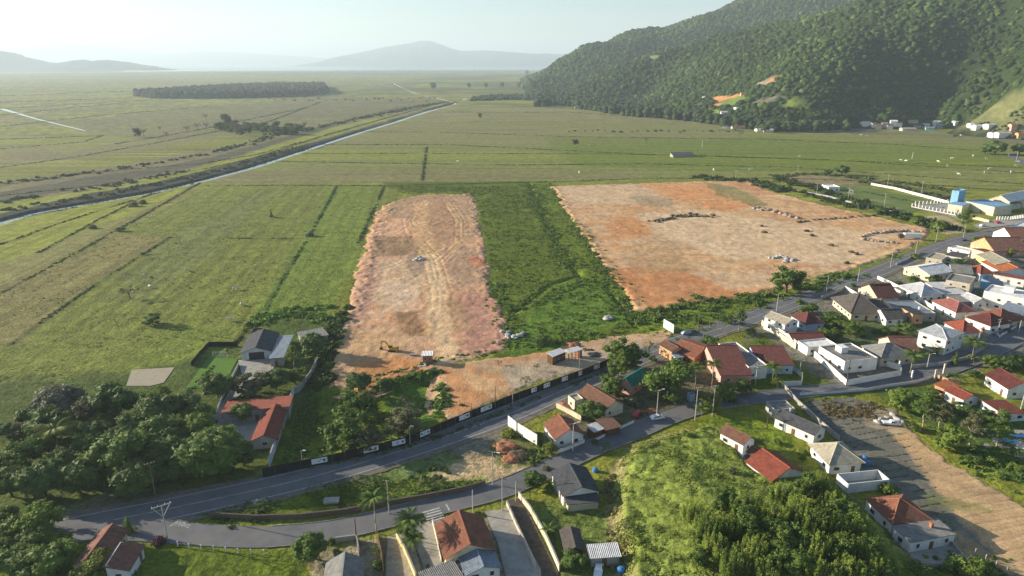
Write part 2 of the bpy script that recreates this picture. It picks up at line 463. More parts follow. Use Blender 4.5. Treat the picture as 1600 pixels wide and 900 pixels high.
# right: pasture slope beside the ploughed lot
paint([1250,625,1360,610,1420,650,1600,760,1750,850,1750,700,1600,640,1440,600], cc(.07,.12,.025), 3, .9, 2, 8)
paint([1450,905,1600,900,1700,1000,1400,1000,1400,880], LUSH*.7, 2, .9, 2, 6)
# dark reedy far edge of the plain, coast
k = (smooth01((R_ - 5200) / 800) * smooth01(fbm(GX / 900, GY / 500, 3, 81) * 3 - .8))[..., None]
col = col * (1 - k * .6) + cc(.05, .07, .04) * k * .6
k = (smooth01((GX + 700) / 300) * smooth01((GY - 2000) / 500) * smooth01((fbm(GX / 300, GY / 300, 3, 82) - .4) * 6))[..., None]
col = col * (1 - k * .6) + cc(.055, .08, .035) * k * .6

def grid_faces(nr, nc):
    i = np.arange(nr - 1)[:, None] * nc + np.arange(nc - 1)[None, :]
    return np.stack([i, i + 1, i + nc + 1, i + nc], -1).reshape(-1, 4)

def setcol(me, c, name='Col'):
    a = me.color_attributes.new(name, 'FLOAT_COLOR', 'POINT')
    n = len(me.vertices); f = np.ones((n, 4), np.float32); f[:, :3] = np.clip(c.reshape(-1, 3), 0, 1)
    a.data.foreach_set('color', f.ravel())

def ground_mat(name, s1=(.9, .5), s2=(.16, .36), bump=1.0, bd=.5, bs=.8):
    """earth or grass: the attribute colour broken up at two world scales, with tussocky relief"""
    m = bpy.data.materials.new(name); m.use_nodes = True
    N = m.node_tree.nodes; L = m.node_tree.links; b = N['Principled BSDF']
    b.inputs['Roughness'].default_value = .95; b.inputs['Specular IOR Level'].default_value = .08
    a = N.new('ShaderNodeAttribute'); a.attribute_name = 'Col'; c = a.outputs['Color']
    tc = N.new('ShaderNodeTexCoord')
    for sc, am in (s1, s2, (s1[0] * 4.5, s1[1] * .7)):
        n = N.new('ShaderNodeTexNoise'); n.inputs['Scale'].default_value = sc; n.inputs['Detail'].default_value = 7
        n.inputs['Roughness'].default_value = .7
        L.new(tc.outputs['Object'], n.inputs['Vector'])
        r = N.new('ShaderNodeMapRange'); r.inputs[1].default_value = .3; r.inputs[2].default_value = .7
        r.inputs[3].default_value = 1 - am; r.inputs[4].default_value = 1 + am; L.new(n.outputs['Fac'], r.inputs[0])
        v = N.new('ShaderNodeVectorMath'); v.operation = 'SCALE'; L.new(c, v.inputs[0]); L.new(r.outputs[0], v.inputs['Scale']); c = v.outputs[0]
    L.new(c, b.inputs['Base Color'])
    n = N.new('ShaderNodeTexNoise'); n.inputs['Scale'].default_value = bs; n.inputs['Detail'].default_value = 7; n.inputs['Roughness'].default_value = .6
    L.new(tc.outputs['Object'], n.inputs['Vector'])
    bp = N.new('ShaderNodeBump'); bp.inputs['Strength'].default_value = bump; bp.inputs['Distance'].default_value = bd
    L.new(n.outputs['Fac'], bp.inputs['Height']); L.new(bp.outputs[0], b.inputs['Normal'])
    return m

def make_ground():
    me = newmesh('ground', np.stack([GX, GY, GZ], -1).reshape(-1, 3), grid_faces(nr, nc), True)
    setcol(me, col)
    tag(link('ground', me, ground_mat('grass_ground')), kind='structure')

for _l in LN:
    _d = d_line(GX, GY, GP(flat(_l))); _w = .9 + R_ * .0016
    _k = (smooth01((_w * 1.5 - _d) / _w) * smooth01((fbm(GX / 12, GY / 12, 2, 19) - .2) * 4) * .6)[..., None]
    col = col * (1 - _k) + cc(.045, .065, .02) * _k
chan([825,285,850,340,880,400,905,430,945,445,975,480,995,510], 2.2, 1.0)
chan([905,430,860,445,800,490], 2.0, .7)
make_ground()

# sea beyond the plain
me = newmesh('sea', [(-45000, 8300, -1.2), (45000, 8300, -1.2), (45000, 60000, -1.2), (-45000, 60000, -1.2)], [(0, 1, 2, 3)])
M_water = mat('sea_water', (.03, .06, .08), .18, .5, vary=0, bump=.3, bscale=.02, bdist=2)
tag(link('sea', me, M_water), kind='structure')

# canal water
def ribbon(W, hw, z, n_sub=6, jitter=0, zf=None, off=0.0):
    P_ = [Vector((x, y, 0)) for x, y in W]
    # Catmull-Rom subdivision
    pts = []
    for i in range(len(P_) - 1):
        p0 = P_[max(i - 1, 0)]; p1 = P_[i]; p2 = P_[i + 1]; p3 = P_[min(i + 2, len(P_) - 1)]
        for k in range(n_sub):
            t = k / n_sub
            pts.append(.5 * ((2 * p1) + (p2 - p0) * t + (2 * p0 - 5 * p1 + 4 * p2 - p3) * t * t + (3 * p1 - p0 - 3 * p2 + p3) * t ** 3))
    pts.append(P_[-1])
    vs = []; fs = []
    for i, p in enumerate(pts):
        d = (pts[min(i + 1, len(pts) - 1)] - pts[max(i - 1, 0)]).normalized(); nrm = Vector((-d.y, d.x, 0))
        h1 = hw + (rnd.random() - .5) * jitter; h2 = hw + (rnd.random() - .5) * jitter
        a = p + nrm * (h1 + off); b = p - nrm * (h2 - off)
        vs += [(a.x, a.y, z), (b.x, b.y, z)]
        if i: fs.append((2 * i - 2, 2 * i - 1, 2 * i + 1, 2 * i))
    return vs, fs, pts
M_canal = mat('canal_water', (.10, .12, .11), .12, .9, vary=0, bump=.05, bscale=.3, bdist=.05)
v, f, _ = ribbon(canW, 3.4, -1.25, 6, 1.4)
tag(link('canal_water', newmesh('canal_water', v, f), M_canal), kind='structure')

# ------------------------------------------------------------------ roads
def road(name, W, hw, z, m, **k):
    v, f, pts = ribbon(W, hw, z, 8, **k)
    o = link(name, newmesh(name, v, f), m); tag(o, kind='structure'); return pts
M_asph = mat('old_asphalt', (.13, .13, .135), .85, .3, vary=.22, scale=.25, bump=.2, bscale=12, bdist=.01, stain=((.17, .16, .145), .10, .6))
M_shoulder = mat('gravel_shoulder', (.17, .145, .11), .95, .1, vary=.35, scale=.6, bump=.6, bscale=3, bdist=.06)
M_conc = mat('concrete_paving', (.33, .31, .27), .9, .2, vary=.2, scale=.5, stain=((.16, .15, .13), .3, .5))
M_paint = mat('road_paint', (.42, .42, .39), .7, .3, vary=.35, scale=2.0)
road('road_shoulder', mainW, 6.6, .045, M_shoulder, jitter=1.0)
mp_ = road('main_road', mainW, 4.9, .075, M_asph)
road('lower_road', lowW, 3.6, .11, M_asph)
road('side_street', GP(SIDE), 3.0, .05, M_asph)
def line_marks(name, W, off, hw, z, dash=None):
    _, _, pts = ribbon(W, 1, 0, 8)
    mb = MB(); acc = 0
    for i in range(len(pts) - 1):
        a, b = pts[i], pts[i + 1]; d = b - a; L_ = d.length; d.normalize(); n = Vector((-d.y, d.x, 0))
        s = 0
        segs = [(0, L_)]
        if dash:
            segs = []; s = -(acc % dash[1])
            while s < L_:
                lo, hi = max(s, 0), min(s + dash[0], L_)
                if hi > lo + .05: segs.append((lo, hi))
                s += dash[1]
        for lo, hi in segs:
            p, q = a + d * lo, a + d * hi
            c = [p + n * (off + hw), p + n * (off - hw), q + n * (off - hw), q + n * (off + hw)]
            mb.add([(x.x, x.y, z) for x in c], [(0, 1, 2, 3)])
        acc += L_
    tag(mb.build(name, M_paint), kind='structure')
line_marks('road_edge_line', mainW, 4.2, .10, .079)
line_marks('road_edge_line', mainW, -4.2, .10, .079)
line_marks('road_centre_line', mainW, .12, .05, .079)
line_marks('road_centre_line', mainW, -.12, .05, .079, (7, 9))
M_kerb = mat('kerb_concrete', (.26, .24, .21), .9, .2, vary=.4, scale=.8)
def kerb(W, off):
    _, _, pts = ribbon(W, 1, 0, 8); mb = MB()
    for i in range(len(pts) - 1):
        a, b = pts[i], pts[i + 1]; d = (b - a); L_ = d.length; d.normalize(); n = Vector((-d.y, d.x, 0)); c = (a + b) / 2 + n * off
        mb.box((c.x, c.y, .13), (L_ + .01, .16, .2 - (i % 2) * .006), math.atan2(d.y, d.x))
    tag(mb.build('kerb', M_kerb), kind='structure')
kerb(lowW[4:], 3.65); kerb(lowW[4:], -3.65)

def patch(name, px, m, z=.05, kind='structure', step=None):
    W = GP(flat(px)) if not isinstance(px[0], tuple) else px
    o = link(name, newmesh(name, [(x, y, z) for x, y in W], [tuple(range(len(W)))]), m)
    return tag(o, kind=kind)
# zebra crossing and the painted word on the lower road
mb = MB()
Z6 = T(640, 760, 6.429)
for k in range(5):
    u0 = 128 + k * 12; v0 = 262 + k * 24
    q = [Z6(u0, v0), Z6(u0 + 170, v0 - 48), Z6(u0 + 178, v0 - 38), Z6(u0 + 8, v0 + 11)]
    mb.add([(*G(*p), .118) for p in q], [(0, 1, 2, 3)])
for q in ([Z6(358,180),Z6(372,178),Z6(408,240),Z6(392,246)], [Z6(80,320),Z6(96,318),Z6(122,405),Z6(104,408)]):
    mb.add([(*G(*p), .118) for p in q], [(0, 1, 2, 3)])
tag(mb.build('crossing_marking', M_paint), kind='structure')
mb = MB()
a = Vector((*G(272, 822), 0)); e = Vector((*G(302, 826), 0)); d = (e - a).normalized(); n = Vector((-d.y, d.x, 0))
def stroke(x0, y0, x1, y1, w=.22):
    p = a + d * x0 + n * y0; q = a + d * x1 + n * y1; t = (q - p).normalized(); s = Vector((-t.y, t.x, 0)) * w / 2
    mb.add([(*(p + s).xy, .119), (*(p - s).xy, .119), (*(q - s).xy, .119), (*(q + s).xy, .119)], [(0, 1, 2, 3)])
for i, ch in enumerate('PARE'):                              # the painted word of the give-way mark
    o_ = i * 1.05
    G_ = {'P': [(0,0,0,2),(0,2,.7,2),(.7,2,.7,1),(.7,1,0,1)], 'A': [(0,0,0,2),(0,2,.7,2),(.7,2,.7,0),(0,1,.7,1)],
          'R': [(0,0,0,2),(0,2,.7,2),(.7,2,.7,1),(.7,1,0,1),(.2,1,.7,0)], 'E': [(0,0,0,2),(0,2,.7,2),(0,1,.6,1),(0,0,.7,0)]}[ch]
    for (x0, y0, x1, y1) in G_: stroke(o_ + x0, y0 * .7, o_ + x1, y1 * .7, .16)
stroke(-.8, -.4, -.3, 1.8, .2)
tag(mb.build('road_word_marking', M_paint), kind='structure')
patch('driveway', DRIVE, M_conc, .125)
patch('alley', ALLEY, mat('packed_sand', (.36,.31,.23), .95, .1, vary=.3, scale=.8, bump=.5, bscale=3), .06)
patch('yard_path', YARD, M_conc, .055)
patch('walled_lane', LANE, mat('dark_dirt', (.10,.085,.065), .95, .1, vary=.4, scale=.8, bump=.5, bscale=3), .13)
patch('farm_driveway', FARMD, M_conc, .06)

patch('farm_yard', FARMY, M_conc, .05)
patch('mini_pitch', MINI, mat('mown_grass', (.10,.19,.03), .95, .1, vary=.15, scale=.5, bump=.5, bscale=3, bdist=.05), .04)
# ------------------------------------------------------------------ the two filled building lots
def lot(name, poly, step, base, edge_h, paints, mat_, rough=.35, edge=1.6, relief=None):
    global GX, GY, col
    W = GP(flat(poly)); A = np.asarray(W); lo = A.min(0) - 5; hi = A.max(0) + 5
    xs = np.arange(lo[0], hi[0], step); ys = np.arange(lo[1], hi[1], step)
    GX, GY = np.meshgrid(xs, ys)
    s = sd_poly(GX, GY, W) + (fbm(GX / 9, GY / 9, 3, 91) - .5) * 2 * edge * 1.9 + (fbm(GX / 1.9, GY / 1.9, 4, 92) - .5) * 4.0
    Z = -.9 + (edge_h + .9) * smooth01((s + 3.5) / 5.0)
    Z = Z + smooth01(s / 2) * ((fbm(GX / 2.0, GY / 3.0, 4, 93) - .5) * rough + (fbm(GX / 14, GY / 14, 2, 94) - .5) * rough)
    if relief is not None: Z = Z + relief(GX, GY, s)
    col = np.empty(GX.shape + (3,)); col[:] = base
    col *= (.78 + .44 * fbm(GX / 9, GY / 6, 4, 95))[..., None]
    if name == 'dirt_lot':
        for sd_, tc_, am_, th_ in ((201, D_OR, .55, .53), (211, D_PALE * 1.05, .6, .53), (221, D_BR * 1.2, .45, .60), (231, cc(.42, .25, .17), .5, .56)):
            k_ = (smooth01((fbm(GX / 18 + .12 * fbm(GX / 4, GY / 4, 2, 9) * 10, GY / 12, 5, sd_) - th_) * 9) * am_ * .75)[..., None]
            col = col * (1 - k_) + tc_ * (.85 + .3 * fbm(GX / 3, GY / 3, 3, sd_ + 5))[..., None] * k_
    for p in paints: paint(*p[:-1], **p[-1])
    if name == 'dirt_lot': col = col * cc(1.06, 1.0, .90)
    col = col * (.88 + .24 * fbm(GX / 14, GY / 1.6, 4, 96))[..., None] * (.85 + .3 * fbm(GX / 2.5, GY / 2.5, 4, 97))[..., None]
    ok = (s > -4.2)
    f = grid_faces(*GX.shape); keep = ok.ravel()[f].any(1); f = f[keep]
    used = np.unique(f); idx = np.zeros(GX.size, np.int64); idx[used] = np.arange(len(used))
    V = np.stack([GX, GY, Z], -1).reshape(-1, 3)[used]
    me = newmesh(name, V, idx[f], True); setcol(me, col.reshape(-1, 3)[used])
    return tag(link(name, me, mat_), kind='structure')

D_PINK = cc(.49, .30, .195); D_TAN = cc(.47, .31, .175); D_OR = cc(.47, .215, .085); D_BR = cc(.25, .17, .10); D_RED = cc(.42, .18, .11); D_GR = cc(.25, .235, .16); D_PALE = cc(.52, .40, .27)
M_dirt = ground_mat('bare_earth', (1.1, .22), (.12, .22), 1.0, .22, 1.3)
def K(soft=3, amt=.8, edge=2.5, es=8): return dict(soft=soft, amt=amt, edge=edge, es=es)
rutL = GP(flat([655,316, 640,345, 650,375, 675,405, 690,460, 690,520, 700,575]))
rutR = GP(flat([700,312, 722,345, 722,380, 690,410]))
edgeL = GP(flat([612,325, 592,360, 582,400, 572,440, 556,490, 540,520]))
def reliefL(X, Y, s):
    z = np.zeros(X.shape)
    for r in (rutL, rutR):
        d = d_line(X, Y, r); z -= .16 * np.exp(-((d % 3.4 - 1.2) / .5) ** 2) * (d < 5) * smooth01((fbm(X / 9, Y / 14, 3, 97) - .35) * 5) * smooth01((Y - 262) / 30)
    d = d_line(X, Y, edgeL)
    z += .45 * np.exp(-(d / 3.5) ** 2) * smooth01((fbm(X / 3.1, Y / 4.3, 4, 99) - .3) * 3)
    z += .3 * np.exp(-((s - 3) / 2.0) ** 2) * smooth01((fbm(X / 2.3, Y / 3, 4, 98) - .35) * 4)
    return z
lot('dirt_lot', LOTL, .6, D_PINK, .22, [
    ([620,310,735,302,746,330,750,370,700,380,640,350,600,330], cc(.33,.235,.15), K(6,.7,4,14)),
    ([640,325,700,315,715,370,690,395,655,385], cc(.36,.22,.13), K(4,.7)),
    ([590,345,640,340,642,365,600,372,582,365], D_PINK*1.15, K(3,.8)),
    ([585,372,650,368,660,390,625,400,585,402], D_BR, K(3,.85,2)),
    ([700,380,755,390,765,440,720,450,690,420], cc(.30,.215,.15), K(4,.7)),
    ([590,405,655,400,665,440,640,490,590,490,575,450], D_PALE*.98, K(5,.7,4)),
    ([555,430,585,400,592,440,575,500,548,510], cc(.45,.27,.20), K(3,.7)),
    ([735,400,757,402,760,415,735,418], D_RED, K(2,.8)),
    ([720,450,778,465,795,520,790,545,720,560,715,500], cc(.40,.22,.175), K(5,.8,4)),
    ([620,488,655,486,662,525,630,530,620,510], cc(.25,.155,.085), K(2,.85,1.5)),
    ([650,316,672,312,668,345,675,380,692,400,700,460,705,530,722,575,690,578,668,520,664,440,655,400,640,355], D_TAN*1.12, K(4,.85,2)),
    ([655,392,680,398,700,440,706,500,716,560,724,578,694,580,678,540,668,480,664,430], cc(.56,.41,.26), K(5,.9,2,7)),
    ([690,455,720,470,735,500,728,540,712,520,700,490], cc(.33,.22,.13), K(4,.75,3,7)),
    ([600,440,640,446,655,470,640,485,605,478], cc(.56,.42,.31), K(5,.8,4,8)),
    ([540,520,600,500,640,520,655,550,600,556,545,552], cc(.48,.33,.20), K(6,.7,4,8)),
    ([640,395,662,402,668,420,650,432,630,415], cc(.27,.20,.15), K(3,.8,2,6)),
    ([700,315,720,335,728,380,705,400,695,395,715,370,712,340,695,322], D_TAN, K(2,.8,1)),
    ([509,606,515,560,548,500,600,540,660,570,600,600], D_TAN*.95, K(6,.7,3)),
    ([560,560,640,560,665,577,600,600,560,612], D_OR*1.0, K(4,.8,3)),
], M_dirt, rough=.5, relief=reliefL)

LOTO = [668,572, 705,566, 745,562, 800,556, 850,550, 900,538, 960,524, 1010,520, 1045,510, 1050,532, 1000,545, 950,561, 900,580, 862,592, 800,614, 760,633, 735,644, 700,655, 690,630, 694,600, 690,582]
lot('site_yard', LOTO, .6, D_TAN, .12, [
    ([680,570,740,575,790,600,800,612,740,640,700,652,690,600], D_OR*1.12, K(4,.75,3)),
    ([720,575,760,590,800,610,770,625,730,600,700,575], cc(.55,.36,.19), K(3,.7,1.5)),
    ([790,575,870,560,950,545,1000,532,1000,540,870,590,800,612], cc(.38,.31,.22), K(3,.85,2)),
    ([800,556,900,538,900,545,820,565,760,572], D_OR, K(2,.5,2)),
], M_dirt, rough=.2, edge=1.0)

mounds = []
def reliefR(X, Y, s):
    z = .5 * np.exp(-((s - 2) / 2.0) ** 2) * fbm(X / 3, Y / 3, 2, 98)
    return z
lot('dirt_lot', LOTR, .9, D_TAN*1.1, .22, [
    ([865,290,1000,288,1060,300,1000,320,900,320], D_PALE, K(8,.7,6,20)),
    ([1000,288,1100,287,1180,320,1140,335,1040,310], D_OR*1.15, K(8,.6,6,20)),
    ([980,305,1050,310,1055,325,1000,322], D_GR, K(4,.6,4,12)),
    ([1100,285,1150,292,1200,320,1180,325,1120,305], cc(.17,.18,.07), K(4,.7,3,12)),
    ([1130,283,1180,285,1230,305,1180,305], cc(.44,.22,.12), K(5,.7,3,12)),
    ([965,340,1020,345,1010,375,960,372,940,355], D_OR, K(6,.7,5,14)),
    ([985,370,1050,360,1100,380,1060,410,1000,400], cc(.38,.28,.16), K(8,.5,6,20)),
    ([1000,330,1120,330,1250,350,1400,370,1330,415,1200,410,1100,400,1030,370], D_PALE*1.06, K(10,.8,8,20)),
    ([940,420,1000,415,1100,425,1140,440,1180,462,1060,478,1000,484,960,440], cc(.44,.20,.085), K(5,.8,5,14)),
    ([960,400,1060,405,1100,425,1000,430], cc(.36,.25,.14), K(6,.5,5,14)),
    ([1070,425,1200,425,1215,450,1150,455], D_PALE, K(5,.7,5,14)),
    ([1240,440,1300,428,1330,425,1290,450], cc(.12,.19,.035), K(3,.7,3,8)),
], M_dirt, rough=.4, relief=reliefR)

# sloping fill lot in the lower right, with its planted rows, and the dirt track beside it
def reliefP(X, Y, s):
    a = Vector((*G(1330, 740), 0)); b = Vector((*G(1480, 715), 0)); d = (b - a).normalized(); n = (-d.y, d.x)
    t = ((X - a.x) * n[0] + (Y - a.y) * n[1]) + (fbm(X / 8, Y / 8, 2, 71) - .5) * 1.2
    edge = GP(flat([1400,640, 1440,690, 1480,760, 1500,860]))
    return -.11 * np.exp(-((t % 2.9 - 1.4) / .25) ** 2) * smooth01((d_line(X, Y, edge) - 1) / 2)
lot('ploughed_lot', LOTP, .35, cc(.155, .147, .115), .10, [
    ([1380,655,1440,680,1520,740,1600,790,1720,850,1760,1000,1560,880,1480,790,1440,740,1400,690], cc(.50,.33,.17), K(2.5,.9,1.5,6)),
    ([1340,640,1420,640,1440,670,1400,680,1350,665], cc(.36,.28,.18), K(2,.7,1.5,6)),
    ([1440,770,1500,780,1560,800,1500,800,1450,790], cc(.16,.19,.05), K(1.5,.5,1,4)),
    ([1500,830,1600,900,1500,900,1460,830], cc(.42,.29,.15), K(2,.8,1,4)),
], ground_mat('lot_soil', (1.6, .3), (.2, .2), .6, .08, 2.5), rough=.08, edge=.4, relief=reliefP)

# football pitch behind the big lot, small sand court
patch('football_pitch', PITCHF, mat('pitch_grass', (.12,.165,.04), .95, .1, vary=.25, scale=.08, stain=((.28,.24,.14), .05, .7)), .06)
patch('sand_court', SANDC, mat('court_sand', (.36,.31,.23), .95, .1, vary=.12, scale=.7), .05)
patch('village_street', VILL, M_asph, .055)

# ------------------------------------------------------------------ mountains
def mountain(name, prof, D, depth, c, seed, label=None):
    """a ridge with its own distance, height and depth"""
    pts = [at_dist(px, py, D) for px, py in flat(prof)]
    X = np.interp(np.linspace(0, 1, 260), np.linspace(0, 1, len(pts)), [p[0] for p in pts])
    Zr = np.interp(X, [p[0] for p in pts], [p[2] for p in pts])
    t = np.linspace(-1, 1, 61)
    XX, TT = np.meshgrid(X, t)
    zz = np.maximum(Zr[None, :] + 5, 0) * (1 - np.abs(TT) ** 1.3)
    nz = fbm(XX / (depth * .16) + 5, TT * 5 + seed, 5, seed) - .5
    zz = zz * (1 + nz * .8 * np.minimum(1, np.abs(TT) * 3)) - 12 * np.abs(TT)
    V = np.stack([XX, D + TT * depth, zz], -1).reshape(-1, 3)
    me = newmesh(name, V, grid_faces(*XX.shape), True)
    tag(link(name, me, c), kind='structure')
M_far = mat('distant_forest', (.045, .06, .03), .95, .05, vary=.3, scale=.002)
mountain('mountains', [-420,86, -250,70, -120,92, -60,88, -20,82, 0,80, 20,84, 45,93, 80,100, 105,97, 130,94, 150,97, 168,94, 190,97, 215,102, 240,107], 8600, 900, M_far, 3)
mountain('mountains', [440,110, 500,98, 520,93, 545,86, 575,80, 600,74, 625,70, 640,68, 655,64, 672,64, 690,70, 705,76, 722,80, 760,79, 790,81, 830,84, 880,85, 950,92, 1010,106], 17500, 2500, M_far, 5)
mountain('mountains', [-300,90, -100,80, 60,72, 120,70, 200,78, 260,84, 320,80, 400,84, 460,88, 520,92], 27000, 3500, M_far, 8)
mountain('mountains', [700,100, 760,95, 820,96, 900,96, 1000,101], 30000, 3000, M_far, 11)

# -- the wooded hill on the right: a height field through surveyed points
ctrl = []
def cp(px, py, D): ctrl.append(at_dist(px, py, D))
basel = [(838,150),(870,158),(940,172),(1010,180),(1100,192),(1200,204),(1290,202),(1350,196),(1420,194),(1490,194),(1560,212),(1680,220),(1900,240)]
for q in basel:
    g = G(*q); ctrl.append((g[0], g[1], 2.0)); ctrl.append((g[0] - 25, g[1] - 90, -22.0))
for q in [(700,140),(780,140),(815,133)]:
    g = G(*q); ctrl.append((g[0], g[1], -40.0))
for (x, y, D) in [(842,112,2500),(867,94,2560),(899,80,2620),(920,73,2660),(947,71,2700),(965,60,2740),(992,48,2780),(1013,48,2800),(1040,44,2820),(1067,34,2840),(1096,24,2850),(1128,11,2850),(1155,0,2850),(1200,-30,2860),(1300,-70,2900),(1420,-90,2900),(1600,-110,2900)]:
    cp(x, y + 5, D)
for (x, y, D) in [(955,124,1900),(1010,112,1850),(1075,95,1800),(1122,78,1750),(1180,60,1700),(1240,40,1660),(1307,20,1600),(1373,-2,1550),(1450,-35,1500),(1600,-100,1380),(1800,-160,1300)]:
    cp(x, y, D)
for (x, y, D) in [(1240,150,1180),(1340,110,1220),(1460,70,1240),(1400,150,1120),(1300,160,1140),(1540,60,1120),(1600,105,1020),(1700,80,980),(1520,178,1010),(1590,150,980),(1100,150,1450),(1180,135,1330),(1010,150,1800)]:
    cp(x, y, D)
for (x, y) in [(842,112),(899,80),(965,60),(1040,44),(1096,24),(1155,0),(1200,-30),(1300,-70),(1420,-90),(1600,-110)]:
    p = at_dist(x, y, 3350); ctrl.append((p[0], p[1], (p[2] - 30) * .62)); p = at_dist(x, y, 4100); ctrl.append((p[0], p[1], p[2] * .25))
for (x, y, z) in [(50,2900,-20),(120,3300,-20),(2600,3000,300),(2600,1500,350)]:
    ctrl.append((x, y, z))
# valleys between the two ridges
for (x, y, D, drop) in [(1180,60,2250,60),(1300,20,2250,90),(1060,95,2250,40),(1450,-35,2200,110)]:
    p = at_dist(x, y, D); ctrl.append((p[0], p[1], p[2] - drop))
Cc = np.array(ctrl)
def _tps(r2): return np.where(r2 > 0, r2 * np.log(np.maximum(r2, 1e-9)) * .5, 0)
def _fit(C):
    x = C[:, :2] / 1000; n = len(C)
    A = _tps(((x[:, None] - x[None]) ** 2).sum(-1)) + np.eye(n) * .002
    Pm = np.hstack([np.ones((n, 1)), x]); M = np.zeros((n + 3, n + 3)); M[:n, :n] = A; M[:n, n:] = Pm; M[n:, :n] = Pm.T
    return np.linalg.solve(M, np.concatenate([C[:, 2], [0, 0, 0]]))
_w = _fit(Cc)
def hill(X, Y):
    sh_ = X.shape; x = np.stack([X.ravel(), Y.ravel()], -1) / 1000; c = Cc[:, :2] / 1000
    z = _w[-3] + x @ _w[-2:]
    for i in range(len(c)): z = z + _w[i] * _tps(((x - c[i]) ** 2).sum(-1))
    z = z.reshape(sh_)
    k = np.clip(z / 60, 0, 1)
    # spurs and gullies running down the slope
    u = X * .83 + Y * .55; v = -X * .55 + Y * .83
    rid = 1 - np.abs(2 * fbm(u / 330 + 3, v / 620, 3, 121) - 1) * 2
    z = z + k * (rid - .25) * 36 - k * 10 + k * (fbm(X / 90, Y / 90, 4, 122) - .5) * 22
    return z
xs = np.arange(40, 2500, 11.0); ys = np.arange(900, 3900, 12.0)
HX, HY = np.meshgrid(xs, ys); HZ = hill(HX, HY)
hc = np.empty(HX.shape + (3,)); hc[:] = cc(.028, .045, .013); hc *= (.6 + .8 * fbm(HX / 40, HY / 40, 4, 131))[..., None]
GXs, GYs, cols = GX, GY, col
GX, GY, col = HX, HY, hc
def hillpoly(pts):
    """ground polygon of points seen on the hillside: march along each ray to the hill"""
    out = []
    for px, py in pts:
        d = ray(px, py); Ds = np.linspace(800, 4000, 800)
        X = d[0] / d[1] * Ds; Z = CAMH + d[2] / d[1] * Ds
        hz = hill(X, Ds); k = np.argmax(Z < np.maximum(hz, 0)); out.append((X[k], Ds[k], max(hz[k], 0)))
    return out
bare = []   # clearings where no forest grows
bare.append([(p[0], p[1]) for p in hillpoly(flat([1325,191, 1495,190, 1500,212, 1325,212]))])
bare.append([(p[0], p[1]) for p in hillpoly(flat([1495,197, 1700,200, 1700,220, 1495,213]))])
def clearing(px, c, soft=6, edge=5):
    global col
    pts = hillpoly(flat(px)); W = [(p[0], p[1]) for p in pts]; bare.append(W)
    s = sd_poly(GX, GY, W) + (fbm(GX / 10, GY / 10, 3, 133) - .5) * 2 * edge
    k = smooth01(s / soft + .5)[..., None]; col = col * (1 - k) + np.asarray(c) * (.8 + .4 * fbm(GX / 8, GY / 8, 3, 135))[..., None] * k
clearing([1108,152,1130,150,1160,145,1165,152,1120,160], D_OR*1.1, 6, 4)
clearing([1112,163,1130,160,1128,167,1113,168], D_OR*1.1, 6, 4)
clearing([1130,156,1160,151,1165,158,1140,166,1128,166], cc(.13,.19,.04))
clearing([1108,172,1125,170,1128,182,1110,182], cc(.16,.24,.04))
clearing([1225,158,1255,157,1265,175,1240,170,1226,165], cc(.19,.25,.04))
clearing([1255,175,1268,175,1270,186,1258,186], cc(.19,.25,.04))
clearing([1182,130,1212,122,1216,128,1200,133,1182,134], cc(.36,.28,.2), 8, 6)
clearing([1206,124,1212,124,1211,131,1205,131], D_OR)
clearing([1010,88,1030,86,1035,93,1015,96], cc(.18,.2,.08), 10, 8)
clearing([1500,200,1520,180,1560,160,1600,145,1700,120,1700,215,1560,212], cc(.17,.175,.07), 14, 10)
clearing([1170,160,1220,150,1225,155,1180,165], cc(.2,.18,.12), 6, 3)
me = newmesh('hill', np.stack([HX, HY, HZ], -1).reshape(-1, 3), grid_faces(*HX.shape), True); setcol(me, col)
tag(link('hill', me, ground_mat('hill_soil', (.12, .3), (.02, .2), .9, 2.0, .12)), kind='structure')

# -- forest canopy: one mass of crowns over the whole slope
def ico_lump(sub, seed, amp=.28, squash=.8):
    import bmesh
    bm = bmesh.new(); bmesh.ops.create_icosphere(bm, subdivisions=sub, radius=1)
    V = np.array([v.co[:] for v in bm.verts]); F = np.array([[v.index for v in f.verts] for f in bm.faces]); bm.free()
    r = 1 + amp * 2 * (fbm(V[:, 0] * 1.7 + V[:, 2] * 2.3 + seed, V[:, 1] * 1.9 - V[:, 2] * 1.3 + seed * 2, 3, seed) - .5)
    V = V * r[:, None]; V[:, 2] *= squash
    return V, F
def leaf_lump(n, seed, size=.42, squash=.75, up=.5):
    r = np.random.RandomState(seed)
    d = r.randn(n, 3); d /= np.linalg.norm(d, axis=1)[:, None]; d[:, 2] = np.abs(d[:, 2]) * squash
    c = d * (.45 + .6 * r.rand(n, 1))
    nrm = d + r.randn(n, 3) * .55 + [0, 0, up * .4]; nrm /= np.linalg.norm(nrm, axis=1)[:, None]
    a = np.cross(nrm, r.randn(n, 3)); a /= np.linalg.norm(a, axis=1)[:, None]; b = np.cross(nrm, a)
    s_ = size * (.6 + .8 * r.rand(n, 1))
    V = np.stack([c - a * s_ - b * s_ * .5, c + a * s_ - b * s_ * .5, c + b * s_ * .9], 1).reshape(-1, 3)
    return V, np.arange(n * 3).reshape(n, 3)
